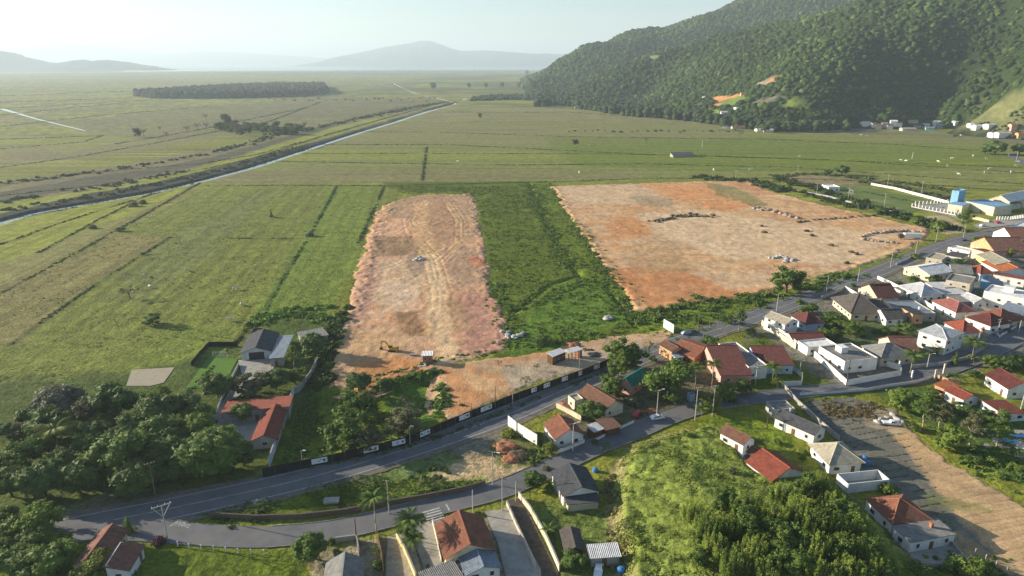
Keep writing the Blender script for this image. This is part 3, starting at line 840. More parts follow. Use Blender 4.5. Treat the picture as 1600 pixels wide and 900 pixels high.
def scatter_lumps(name, pts, R, cols_, mat_, sub=2, zf=.35, nv=6, amp=.3, group=None, lab=None, cat='forest'):
    vars_ = [ico_lump(sub, 40 + i, amp) if sub < 5 else leaf_lump(sub, 40 + i, amp) for i in range(nv)]
    Vs = []; Fs = []; Cs = []; off = 0
    kk = rs.randint(0, nv, len(pts)); ang = rs.rand(len(pts)) * 6.28
    for k in range(nv):
        m = kk == k; n = m.sum()
        if not n: continue
        V, F = vars_[k]; p = pts[m]; r = R[m]; a = ang[m]; ca, sa = np.cos(a), np.sin(a)
        x = V[None, :, 0] * ca[:, None] - V[None, :, 1] * sa[:, None]; y = V[None, :, 0] * sa[:, None] + V[None, :, 1] * ca[:, None]
        z = np.repeat(V[None, :, 2], n, 0)
        X = np.stack([x * r[:, None] + p[:, 0:1], y * r[:, None] + p[:, 1:2], (z + zf) * r[:, None] + p[:, 2:3]], -1)
        Vs.append(X.reshape(-1, 3)); Fs.append((F[None] + (np.arange(n) * len(V))[:, None, None]).reshape(-1, 3) + off); off += n * len(V)
        Cs.append(np.repeat(cols_[m], len(V), 0))
    me = newmesh(name, np.concatenate(Vs), np.concatenate(Fs), True); setcol(me, np.concatenate(Cs))
    o = link(name, me, mat_); tag(o, lab, cat, kind='stuff'); return o
M_canopy = ground_mat('canopy', (.8, .35), (.15, .2), 1.0, 1.6, .9)
def inpoly_any(X, Y, polys):
    k = np.zeros(X.shape, bool)
    for W in polys: k |= sd_poly(X, Y, W) > 0
    return k
N_ = 115000
px_ = rs.rand(N_) * 2300 + 60; py_ = 900 + rs.rand(N_) ** 1.25 * 2700
hz = hill(px_, py_)
keep = (hz > 1.0) & ~inpoly_any(px_, py_, bare)
# keep only the crowns on slopes that can be seen from about here (margin for a side step)
ang_ = np.arctan2(px_, py_); keep &= (ang_ < math.radians(44)) & (ang_ > math.radians(-5))
Dg = np.hypot(px_, py_)
vis = np.ones(N_, bool)
for t in np.linspace(.55, .96, 22):
    vis &= (CAMH + (hz + 22 - CAMH) * t) > hill(px_ * t, py_ * t) - 30
keep &= vis
pts = np.stack([px_, py_, hz], -1)[keep]
Rr = (2.7 + 4.4 * rs.rand(len(pts)) ** 3) * np.clip(.75 + Dg[keep] / 5000, .8, 1.3)
t = rs.rand(len(pts)); big = fbm(pts[:, 0] / 110, pts[:, 1] / 110, 3, 141)
fc = np.array([.040, .068, .016])[None] * (.72 + .6 * t[:, None] ** 2) * (.45 + 1.3 * big[:, None])
fc[t > .9] = fc[t > .9] * [1.6, 1.3, 1.5]; fc[t < .06] = fc[t < .06] * [1.7, 1.1, 1.2]
scatter_lumps('hill_forest', pts, Rr, fc, M_canopy, 2, .0, 8, .75, lab='dense green forest covering the hill at the right', cat='forest')

# low scrub on the open slope and the foot of the hill
def scatter_poly(px, n, world=False):
    W = px if world else GP(flat(px)); A = np.asarray(W); lo = A.min(0); hi = A.max(0)
    x = lo[0] + rs.rand(n) * (hi[0] - lo[0]); y = lo[1] + rs.rand(n) * (hi[1] - lo[1])
    k = sd_poly(x, y, W) > 0; return x[k], y[k]
x, y = [], []
for W in bare[-2:-1]:
    a, b = scatter_poly(W, 900, True); x.append(a); y.append(b)
x = np.concatenate(x); y = np.concatenate(y); k = fbm(x / 30, y / 30, 2, 5) > .52; x, y = x[k], y[k]
p = np.stack([x, y, hill(x, y)], -1)
scatter_lumps('slope_scrub', p, 1.2 + 2.2 * rs.rand(len(p)) ** 2, np.array([[.05, .075, .02]]) * (.7 + .8 * rs.rand(len(p), 1)), M_canopy, 1, .2, 4, .4, lab='dark scrub scattered over the tan slope at the far right', cat='bushes')

# woods on the plain
def plain_wood(name, px, n, r0, r1, h, c, lab, cat='woods', zmul=1.0):
    x, y = scatter_poly(px, n)
    p = np.stack([x, y, h * (.6 + .5 * rs.rand(len(x)))], -1)
    p = np.concatenate([p, p * [1, 1, .35]]); n2 = len(p)
    scatter_lumps(name, p, r0 + (r1 - r0) * rs.rand(n2), np.array([c]) * (.6 + .9 * rs.rand(n2, 1)), M_canopy, 2, 0, 6, .5, lab=lab, cat=cat)
plain_wood('distant_wood', [210,150, 280,145, 350,140, 430,136, 505,136, 512,146, 470,151, 350,154, 240,154], 5200, 5, 9, 15, (.05, .06, .035), 'dark wood standing alone on the hazy plain at the left')
plain_wood('foot_of_hill_wood', [835,168, 845,138, 900,140, 1000,160, 1100,174, 1250,192, 1325,199, 1325,205, 1240,206, 1190,205, 1120,196, 1080,190, 1000,184, 940,176, 870,164], 7000, 3.5, 7, 11, (.042, .062, .022), 'dark belt of trees along the foot of the far hill')
plain_wood('hedgerow_wood', [735,158, 800,156, 860,158, 850,150, 780,150, 740,153], 400, 3, 6, 4, (.05, .07, .03), 'low dark trees at the far end of the canal')

# ditches with dark weeds between the pastures (countless tufts: one mass)
def tufts(lines, name, lab, c, w, r, dens, cat='weeds', mat_=None):
    Ps = []; Rs = []
    for px in lines:
        W = GP(flat(px))
        for i in range(len(W) - 1):
            a = np.array(W[i]); b = np.array(W[i + 1]); L_ = np.hypot(*(b - a)); D_ = np.hypot(*((a + b) / 2)); sc = 1 + D_ / 900
            n = int(L_ * dens / sc) + 1
            t = rs.rand(n, 1); q = a + (b - a) * t; nn = np.array([-(b - a)[1], (b - a)[0]]) / max(L_, .01)
            q = q + nn * rs.randn(n, 1) * w * .5 * sc
            kq = fbm(q[:, 0] / 14, q[:, 1] / 14, 3, 15) > .34
            q = q[kq]
            Ps.append(np.concatenate([q, hgt(q[:, 0], q[:, 1])[:, None]], 1)); Rs.append(r * sc * (.5 + .9 * rs.rand(len(q))))
    p = np.concatenate(Ps); R = np.concatenate(Rs)
    return scatter_lumps(name, p, R, np.array([c]) * (.7 + .6 * rs.rand(len(p), 1)), mat_ or M_leafy, 26, .0, 6, .42, lab=lab, cat=cat)
def leaf_mat(name, base=None, trans=.35):
    m = mat(name, base or (.1, .1, .1), .7, .25, vary=.3, scale=.6, attr=None if base else 'Col', trans=trans); return m
M_leafy = leaf_mat('leafy')
M_weed = ground_mat('weeds', (2.5, .35), (.3, .2), .9, .3, 3)
tufts(LN, 'ditch_weeds', 'dark weeds lining the ditches between the pastures', (.06, .085, .025), .8, .32, 2.6)
tufts([[1210,279, 1270,293, 1330,315, 1400,336, 1470,352, 1490,362], [1080,277, 1180,283, 1230,300]], 'lot_edge_scrub', 'dark green scrub along the back edge of the large dirt lot', (.055, .085, .02), 5, 1.6, 1.6, 'bushes')
tufts([[990,505, 1050,480, 1120,468, 1200,462, 1260,450, 1330,428], [1010,515, 1080,495, 1150,478, 1190,470]], 'roadside_scrub', 'green scrub between the large dirt lot and the road', (.11, .17, .03), 4.5, 1.1, 2.6, 'bushes')
tufts([[825,288, 848,340, 868,385, 890,420], [905,350, 925,390, 960,440, 990,480], [800,480, 850,470, 910,440, 950,450, 985,500], [780,540, 830,540, 900,530, 980,515], [770,440,790,500,800,540]], 'drain_scrub', 'lush green growth along the drain between the two dirt lots', (.12, .19, .03), 4, .6, 3.2, 'bushes')
tufts([[560,612, 620,596, 665,580, 692,582], [690,600, 694,640]], 'embankment_scrub', 'green growth along the embankment under the dirt lot', (.08, .15, .025), 2.5, .8, 4, 'bushes')
tufts([[395,510, 440,490, 500,485, 515,500], [400,500, 460,480, 520,478], [430,495,520,492]], 'banana_patch', 'bright leafy plants behind the grey barn', (.12, .21, .03), 4, 1.0, 3, 'bushes')
tufts([[0,286, 60,280, 200,262, 330,240, 430,212, 560,186, 690,160], [0,316, 160,292, 300,266], [0,330,160,305,322,272,480,228]], 'canal_bank_weeds', 'dark weeds along the canal bank', (.05, .065, .03), 5, 1.0, 1.0, 'weeds')
tufts([[770,700, 800,705, 850,715, 830,725], [700,735, 640,752, 560,775], [420,800, 330,815], [700,755, 620,780]], 'verge_weeds', 'tall weeds on the verge between the two roads', (.09, .14, .03), 3, .6, 3, 'weeds')

# coarse marsh grass in the wet plots
def meadow(name, px, n, r0, r1, c, lab, thr=.3):
    x, y = scatter_poly(px, n); k = (fbm(x / 9, y / 9, 3, 161) > thr); x, y = x[k], y[k]
    p = np.stack([x, y, hgt(x, y)], -1); b_ = fbm(x / 12, y / 12, 3, 163)[:, None]
    scatter_lumps(name, p, r0 + (r1 - r0) * rs.rand(len(p)) ** 2, np.array([c]) * (.55 + .6 * rs.rand(len(p), 1)) * (.6 + .8 * b_), M_leafy, 9, 0, 6, .5, lab=lab, cat='grass')
meadow('marsh_grass', [605,292, 740,292, 860,286, 905,350, 960,440, 1000,505, 980,520, 800,548, 795,500, 762,410, 750,330, 720,300, 625,303], 16000, .35, 1.0, (.13, .19, .025), 'coarse dark green marsh grass between the two dirt lots', .36)
meadow('hollow_grass', [440,722, 475,610, 500,615, 560,612, 690,582, 694,640, 640,690, 520,712], 9000, .15, .5, (.12, .19, .03), 'rank green grass in the hollow behind the hoarding', .4)
meadow('verge_grass_patch', [300,806, 420,775, 560,742, 640,745, 700,752, 755,750, 700,768, 560,796, 420,808], 7000, .12, .38, (.13, .20, .03), 'rough grass on the verge between the two roads', .42)
meadow('pasture_tussocks', [-20,470, 100,400, 260,300, 590,292, 560,430, 515,500, 400,520, 290,565, 180,600, -20,640], 15000, .15, .5, (.17, .19, .04), 'low tussocks scattered over the near pasture', .42)
meadow('roadside_grass', [1000,520, 1060,482, 1200,466, 1290,435, 1330,425, 1180,488, 1060,535], 4000, .3, .8, (.14, .21, .03), 'tall grass on the bank between the large dirt lot and the road', .3)

# grass of the unmown plot on the rise: tussocks by the thousand
x, y = scatter_poly(MOUND, 60000, True)
s = sd_poly(x, y, MOUND); k = s > .6; x, y = x[k], y[k]
p = np.stack([x, y, hgt(x, y)], -1); R = .14 + .34 * rs.rand(len(p)) ** 2
t = rs.rand(len(p), 1); big = fbm(x / 5, y / 5, 3, 151)[:, None]
scatter_lumps('tussock_grass', p, R * .95, np.array([[.215, .27, .05]]) * (.7 + .5 * t) * (.7 + .6 * big), M_leafy, 10, .0, 8, .5, lab='tall bright green tussock grass on the unmown rise', cat='grass')

# ------------------------------------------------------------------ the air
hb = MB(); hb.box((0, 25000, 370), (90000, 74000, 764))
hz_m = bpy.data.materials.new('haze'); hz_m.use_nodes = True
hn = hz_m.node_tree.nodes; hn.remove(hn['Principled BSDF'])
pv = hn.new('ShaderNodeVolumePrincipled'); pv.inputs['Color'].default_value = (.74, .90, 1, 1)
pv.inputs['Density'].default_value = 1.05e-4; pv.inputs['Anisotropy'].default_value = .2
hz_m.node_tree.links.new(pv.outputs[0], hn['Material Output'].inputs['Volume'])
tag(hb.build('haze', hz_m), 'pale blue haze over the plain', 'haze', kind='stuff')
# ------------------------------------------------------------------ tiles: windows of the photograph used to read off positions
T1 = T(0,560,2.647); TA = T(300,480,2.143); T3 = T(600,480,3.215); T4 = T(560,640,3.461); T5 = T(960,440,3.75); T6 = T(900,620,3.215)
T7 = T(1200,560,2.647); T8 = T(1160,380,3.214); R2 = T(1360,380,5.625); Z4 = T(300,480,3.75); Z5 = T(460,740,5.625); Z7 = T(820,560,5.292)
Z6T = T(640,760,6.429); Z8 = T(1360,560,5.0); TS = T(1400,270,8.0); TP = T(1360,260,5.625); A2 = T(0,300,2.812); TB = T(0,40,2.812); TC = T(400,40,3.2)
TH1 = T(840,0,3.75); TR3 = T(1340,150,6.154); TV = T(1080,130,6.154); TU = T(1480,380,12.858); TW = T(1480,440,10.0); TX = T(1100,480,10.0); PX = T(0,0,1.0)

# ------------------------------------------------------------------ plants
M_bark = mat('bark', (.13, .10, .075), .95, .1, vary=.3, scale=2, bump=.5, bscale=6)
M_pale = mat('pale_bark', (.36, .31, .24), .9, .1, vary=.25, scale=2)
LEAF = {k: leaf_mat('leaves_' + k, c, t) for k, c, t in [
    ('dark', (.092, .145, .032), .3), ('mid', (.115, .178, .033), .35), ('light', (.15, .215, .035), .35), ('yellow', (.19, .225, .04), .35),
    ('dusty', (.13, .13, .06), .3), ('bamboo', (.25, .32, .055), .4), ('purple', (.09, .03, .045), .3), ('grey', (.13, .14, .085), .3)]}

def leaves(centres, radii, per, size, seed, shell=(.7, 1.05), squash=1.0, up=.2, long=1.0, rag=.55):
    r = np.random.RandomState(seed); Vs = []
    for c, R in zip(centres, radii):
        n = int(per * R * R) + 3
        d = r.randn(n, 3); d /= np.linalg.norm(d, axis=1)[:, None]
        d[:, 2] = np.where(d[:, 2] < -.35, -d[:, 2], d[:, 2])
        rr = shell[0] + (shell[1] - shell[0]) * r.rand(n, 1)
        rr *= 1 + .22 * np.sin(d[:, :1] * 7 + seed + c[0] * 9) * np.sin(d[:, 1:2] * 6 + c[1] * 5)
        p = np.asarray(c) + d * rr * R * [1, 1, squash]
        nm = d + r.randn(n, 3) * rag + [0, 0, up]; nm /= np.linalg.norm(nm, axis=1)[:, None]
        a = np.cross(nm, r.randn(n, 3)); a /= np.linalg.norm(a, axis=1)[:, None]; b = np.cross(nm, a)
        s_ = size * (.55 + .9 * r.rand(n, 1))
        Vs.append(np.stack([p - a * s_ * .6, p - b * s_ * .55 * long, p + a * s_ * .8, p + b * s_ * .55 * long], 1).reshape(-1, 3))
    V = np.concatenate(Vs); return V, np.arange(len(V)).reshape(-1, 4)

def crown_mesh(kind, seed, m):
    r = np.random.RandomState(seed); C = []; R = []
    if kind == 'round':
        for i in range(30):
            a = r.rand() * 6.28; cz = -.75 + 1.75 * r.rand(); q = math.sqrt(max(0, 1 - min(cz * cz, 1))) * .74 * (.75 + .3 * r.rand())
            C.append((math.cos(a) * q, math.sin(a) * q, cz * .55)); R.append(.22 + .18 * r.rand())
        V, F = leaves(C, R, 440, .08, seed, (.8, 1.1), .85, .3)
        core = [(c, R_ * .86) for c, R_ in zip(C, R)] + [((0, 0, 0), .66)]
    elif kind == 'loose':
        for i in range(30):
            a = r.rand() * 6.28; q = math.sqrt(r.rand()) * .86; h = r.rand()
            w_ = math.sin(math.pi * (.2 + .65 * h)) ** .7
            C.append((math.cos(a) * q * w_, math.sin(a) * q * w_, -.3 + 1.35 * h)); R.append(.2 + .17 * r.rand())
        V, F = leaves(C, R, 620, .08, seed, (.45, 1.12), .85, .3, 1, .7)
        core = [(c, R_ * .7) for c, R_ in zip(C, R)] + [((0, 0, .35), .48)]
    elif kind == 'sparse':
        for i in range(15):
            a = r.rand() * 6.28; q = .35 + .6 * r.rand(); h = r.rand()
            C.append((math.cos(a) * q, math.sin(a) * q, -.1 + .7 * h)); R.append(.10 + .14 * r.rand())
        V, F = leaves(C, R, 1500, .07, seed, (.2, 1.3), .55, .5, 1, .8); core = []
    elif kind == 'bamboo':
        for i in range(34):
            a = r.rand() * 6.28; q = math.sqrt(r.rand()) * .85; h = 1.35 - .5 * q + .3 * r.rand(); lean = .12 + .15 * r.rand()
            for k in range(7):
                t = k / 6; C.append((math.cos(a) * q * (1 + lean * t), math.sin(a) * q * (1 + lean * t), h * (.25 + .75 * t))); R.append(.17 * (1 - .75 * t) + .03)
        V, F = leaves(C, R, 1500, .085, seed, (.3, 1.2), 1.2, .3, .45, .8)
        core = [((c[0] * .9, c[1] * .9, c[2] * .8), .11) for c in C if c[2] < 1.0][::3] + [((0, 0, .3), .55)]
    elif kind == 'cone':
        for i in range(34):
            h = r.rand(); a = r.rand() * 6.28; q = (1 - h) * .75
            C.append((math.cos(a) * q, math.sin(a) * q, -.2 + 2.6 * h)); R.append(.16 + .22 * (1 - h))
        V, F = leaves(C, R, 420, .09, seed, (.5, 1.1), .8, .2, .5); core = [((0, 0, z), .55 * (1 - z / 2.6)) for z in (0, .4, .8, 1.2, 1.6)]
    elif kind == 'tall':
        for i in range(24):
            h = r.rand(); a = r.rand() * 6.28; q = .8 * math.sin(math.pi * min(.95, h + .15)) * math.sqrt(r.rand())
            C.append((math.cos(a) * q, math.sin(a) * q, -.6 + 2.1 * h)); R.append(.22 + .2 * r.rand())
        V, F = leaves(C, R, 520, .075, seed, (.45, 1.1), .9, .25); core = [(c, R_ * .6) for c, R_ in zip(C, R)]
    else:  # bush
        for i in range(10):
            a = r.rand() * 6.28; q = math.sqrt(r.rand()) * .6; C.append((math.cos(a) * q, math.sin(a) * q, .1 + .45 * r.rand())); R.append(.32 + .16 * r.rand())
        V, F = leaves(C, R, 360, .1, seed, (.65, 1.1), .85, .3); core = [(c, R_ * .75) for c, R_ in zip(C, R)]
    Vs = [V]; faces = [F]
    fl = [tuple(f) for f in F]; off = len(V)
    iv, if_ = ico_lump(1, seed + 3, .3, .9)
    for c, R_ in core:
        Vs.append(iv * R_ * .95 + np.asarray(c)); fl += [tuple(int(i) + off for i in f) for f in if_]; off += len(iv)
    me = newmesh('crown', np.concatenate(Vs), fl, False); me.materials.append(m); return me

def trunk_mesh(seed, m, h=1.0, r0=.07, n=5, fork=.45):
    """trunk and limbs, height 1 up to the crown's heart, x and y in crown radii"""
    r = random.Random(seed); b = MB(); pts = [(0, 0, -.05)]; x = y = 0
    for i in range(4):
        x += r.uniform(-.05, .05); y += r.uniform(-.05, .05); pts.append((x, y, fork * (i + 1) / 4))
    b.path(pts, r0, r0 * .75, 7)
    for i in range(n):
        a = 6.28 * i / n + r.uniform(-.4, .4); q = r.uniform(.35, .6)
        b.path([(x, y, fork * .97), (x + math.cos(a) * q * .5, y + math.sin(a) * q * .5, fork + (1 - fork) * .5), (x + math.cos(a) * q, y + math.sin(a) * q, 1.0)], r0 * .5, r0 * .18, 5)
    b.path([(x, y, fork * .97), (x, y, 1.0)], r0 * .6, r0 * .2, 5)
    return b.mesh('trunk', m, True)

CM = {}
def crown_of(kind, leaf):
    if (kind, leaf) not in CM:
        CM[(kind, leaf)] = [crown_mesh(kind, 11 + 7 * i + hash_(kind), LEAF[leaf]) for i in range(3 if kind in ('round', 'loose', 'bamboo') else 2)]
    return CM[(kind, leaf)]
def hash_(s): return sum(ord(c) * (i + 3) for i, c in enumerate(s)) % 97
TM = [trunk_mesh(i, M_bark) for i in range(3)]; TMP = [trunk_mesh(i + 9, M_pale, r0=.05, n=6, fork=.6) for i in range(2)]

def palm_mesh(seed, m, nf=20, L=1.0, arch=.9, wid=.30):
    r = random.Random(seed); V = []; F = []
    for k in range(nf):
        a = 6.28 * k / nf + r.uniform(-.2, .2); el = r.uniform(.1, 1.15); d = Vector((math.cos(a), math.sin(a), 0)); s = Vector((-d.y, d.x, 0))
        pts = []; N_s = 9
        for i in range(N_s + 1):
            t = i / N_s; z = math.sin(el) * t * L - arch * t * t * L * .75
            pts.append(d * (t * L * math.cos(el * .6)) + Vector((0, 0, z)))
        for i in range(N_s):
            for sg in (-1, 1):
                for j in range(2):
                    t = (i + j * .5) / N_s; p = pts[i].lerp(pts[i + 1], j * .5); w = wid * math.sin(math.pi * min(.97, t + .12)) + .02
                    tip = p + s * sg * w + d * (.09 * L) + Vector((0, 0, -.45 * w))
                    q = p + d * .055 * L
                    n = len(V); V += [tuple(p), tuple(q), tuple(tip)]; F.append((n, n + 1, n + 2))
    me = newmesh('fronds', V, F); me.materials.append(m); return me
PALM = {k: [palm_mesh(i + 3, LEAF[k]) for i in range(2)] for k in ('mid', 'light', 'yellow', 'dark')}
BAN = [palm_mesh(20 + i, LEAF['light'], 11, 1.0, .55, .20) for i in range(2)]
pt = MB(); pt.path([(0, 0, -.02), (.004, .003, .3), (-.003, .004, .65), (0, 0, 1)], .016, .010, 8); PTR = pt.mesh('trunk', M_pale, True)

def plant(kind, leaf, tile, u, v, ru, label, hr=1.7, cat='tree', group=None, name=None, base=False):
    """a tree from the centre and half-width of its crown (or the foot, base=True) in the photograph"""
    px, py = tile(u, v); s = tile(1, 0)[0] - tile(0, 0)[0]; rp = ru * s
    z0 = 0.0; zc = 0.0
    for _ in range(6):
        g = G(px, py, z0 + zc); dcam = g[1] * math.cos(PITCH) + (CAMH - z0 - zc) * math.sin(PITCH)
        r = rp * dcam / FOCAL * (1.2 if kind in ('loose', 'tall') else 1.1); h = r * hr
        zc = 0 if base else h * .55
        z0 = gh(*g)
    x, y = g
    ext = {'round': (-.72, .86, .86), 'loose': (-.42, 1.28, .88), 'sparse': (-.15, .75, .5), 'tall': (-.8, 1.75, .74)}
    o = empty(name or {'palm': 'palm_tree', 'banana': 'banana_plant', 'bush': 'shrub', 'bamboo': 'bamboo_clump', 'cone': 'conifer_tree'}.get(kind, 'tree'), (x, y, z0 - .05), 0, label, cat, group)
    rot = rnd.random() * 6.28
    if kind == 'palm':
        c = link('fronds', PALM[leaf][rnd.randrange(2)], None, o, (0, 0, h)); c.scale = (r * 1.25, r * 1.25, r * 1.2); c.rotation_euler[2] = rot
        t = link('trunk', PTR, None, o); t.scale = (h * 1.1, h * 1.1, h)
        return o
    if kind == 'banana':
        c = link('leaves', BAN[rnd.randrange(2)], None, o, (0, 0, h * .45)); c.scale = (r, r, r * 1.2); c.rotation_euler[2] = rot
        t = link('stem', PTR, None, o); t.scale = (h * 1.5, h * 1.5, h * .47)
        return o
    ms = crown_of(kind, leaf); k = 1.0
    if kind == 'bush': zb = 0
    elif kind == 'bamboo': zb = 0; k = h / (r * 1.75)
    elif kind == 'cone': k = h * .9 / (2.5 * r); zb = h * .1
    else: lo, hi, cov = ext[kind]; k = cov * h / ((hi - lo) * r); zb = h - hi * r * k
    c = link('crown', ms[rnd.randrange(len(ms))], None, o, (0, 0, max(zb, 0))); c.scale = (r, r * rnd.uniform(.9, 1.1), r * k); c.rotation_euler[2] = rot
    if kind not in ('bush', 'bamboo'):
        tt = TMP if kind in ('tall',) else TM
        t = link('trunk', tt[rnd.randrange(len(tt))], None, o); t.scale = (r, r, max(zb + r * k * (.15 if kind == 'round' else .5), .6)); t.rotation_euler[2] = rot
        if kind == 'cone': t.scale = (r * .5, r * .5, h * .5)
    elif kind == 'bamboo':
        b = MB()
        for i in range(10):
            a = i * .63; q = .35 + .3 * (i % 3) / 2
            b.tube((math.cos(a) * q * .6, math.sin(a) * q * .6, 0), (math.cos(a) * q, math.sin(a) * q, 1.0), .014, .008, 5)
        if 'bamboo_stems' not in CM: CM['bamboo_stems'] = b.mesh('stems', M_pale)
        t = link('stems', CM['bamboo_stems'], None, o); t.scale = (r, r, h * .7)
    return o

# ------------------------------------------------------------------ houses
TILE_DEF = dict(red=((.27,.07,.04), 1.4), brown=((.17,.085,.055), 1.4), dark=((.115,.098,.085), 1.4), orange=((.50,.16,.06), 1.4), maroon=((.14,.04,.032), 1.4), terra=((.27,.105,.06), 1.4),
    slate=((.075,.08,.085), 1.2), cement=((.22,.215,.20), .8), metal=((.48,.49,.50), .8), white=((.72,.71,.68), .6), green=((.02,.20,.14), 1.2), bluegrey=((.19,.23,.28), .8), tan=((.40,.36,.27), 1.0), skyblue=((.20,.38,.58), .8), oldred=((.25,.11,.075), 1.4), pink=((.36,.13,.11), 1.4))
ROOFM = {k: mat('roof_' + k, c, .55 if k in ('metal', 'white', 'bluegrey') else .8, .3, vary=.3, scale=1.1, tile=t, bump=.9, bdist=.16,
                stain=(tuple(x * .55 for x in c), .45, .55)) for k, (c, t) in TILE_DEF.items()}
WALL_DEF = dict(white=(.72,.70,.65), cream=(.62,.54,.38), grey=(.34,.33,.31), pink=(.60,.33,.26), blue=(.38,.50,.60), orange=(.58,.33,.17), beige=(.52,.45,.34), brick=(.36,.16,.09), wood=(.13,.07,.04), dark=(.04,.04,.045), yellow=(.62,.50,.22), concrete=(.34,.32,.29), steel=(.42,.43,.43), teal=(.22,.42,.58), pale=(.60,.62,.62))
WALLM = {k: mat('wall_' + k, c, .9, .15, vary=.12, scale=.8, stain=(tuple(x * .55 for x in c), .35, .45)) for k, c in WALL_DEF.items()}
M_glass = mat('window_glass', (.02, .025, .03), .12, .8, vary=0)
M_frame = mat('window_frame', (.55, .53, .5), .6, .3, vary=.1)
M_door = mat('door_wood', (.16, .08, .04), .6, .3, vary=.2)
M_ridge = {k: mat('ridge_' + k, tuple(min(1, x * 1.35) for x in ROOF[0]), .8, .2, vary=.2) for k, ROOF in TILE_DEF.items()}
M_tank = mat('tank_fibre', (.05, .19, .42), .5, .4, vary=.1)

def fit_quad(tile, q, he):
    pts = [tile(*p) for p in q]; c = (sum(p[0] for p in (pts[0], pts[2])) / 2, sum(p[1] for p in (pts[0], pts[2])) / 2)
    z0 = 0.0
    for _ in range(5):
        g = G(*c, z0 + he); z0 = gh(*g)
    A, B, C_ = [Vector(G(*p, z0 + he)) for p in pts]
    e1, e2 = B - A, C_ - B
    ctr = (A + C_) / 2
    a1 = math.atan2(e1.y, e1.x); a2 = math.atan2(e2.y, e2.x)
    sgn = 1 if e1.x * e2.y - e1.y * e2.x > 0 else -1
    a2o = a2 - sgn * math.pi / 2
    dlt = (a2o - a1 + math.pi) % (2 * math.pi) - math.pi
    w2 = e2.length / (e1.length + e2.length)
    rot = a1 + dlt * w2
    return ctr, z0, e1.length, e2.length, rot

def windows_on(o, L, W, z1, rows, seed, pane=True, door=True, skip=()):
    r = random.Random(seed)
    for side in range(4):
        if side in skip: continue
        ln = L if side % 2 == 0 else W; off = W / 2 if side % 2 == 0 else L / 2; ang = [-math.pi / 2, 0, math.pi / 2, math.pi][side]
        n = max(1, int(ln / 3.4)) if ln > 2.4 else 0
        nx, ny = math.cos(ang), math.sin(ang); tx, ty = -ny, nx
        for row in range(rows):
            zz = 1.55 + row * 2.9
            if zz + .7 > z1: break
            for i in range(n):
                if r.random() < .12: continue
                t = (i + .5) / n * ln - ln / 2 + r.uniform(-.2, .2); w = r.choice([1.0, 1.3, 1.6]); hh = 1.1
                isd = door and row == 0 and side in (0, 2) and i == n // 2
                cx, cy = nx * off + tx * t, ny * off + ty * t
                if isd:
                    b = MB(); b.box((cx + nx * .03, cy + ny * .03, 1.02), (.12, .95, 2.05), ang); b.build('door', M_door, o); continue
                b = MB(); b.box((cx + nx * .02, cy + ny * .02, zz), (.10, w, hh), ang); f = b.build('window', M_frame, o)
                if pane:
                    b = MB(); b.box((cx + nx * .055, cy + ny * .055, zz), (.04, w - .22, hh - .2), ang); b.build('pane', M_glass, f)

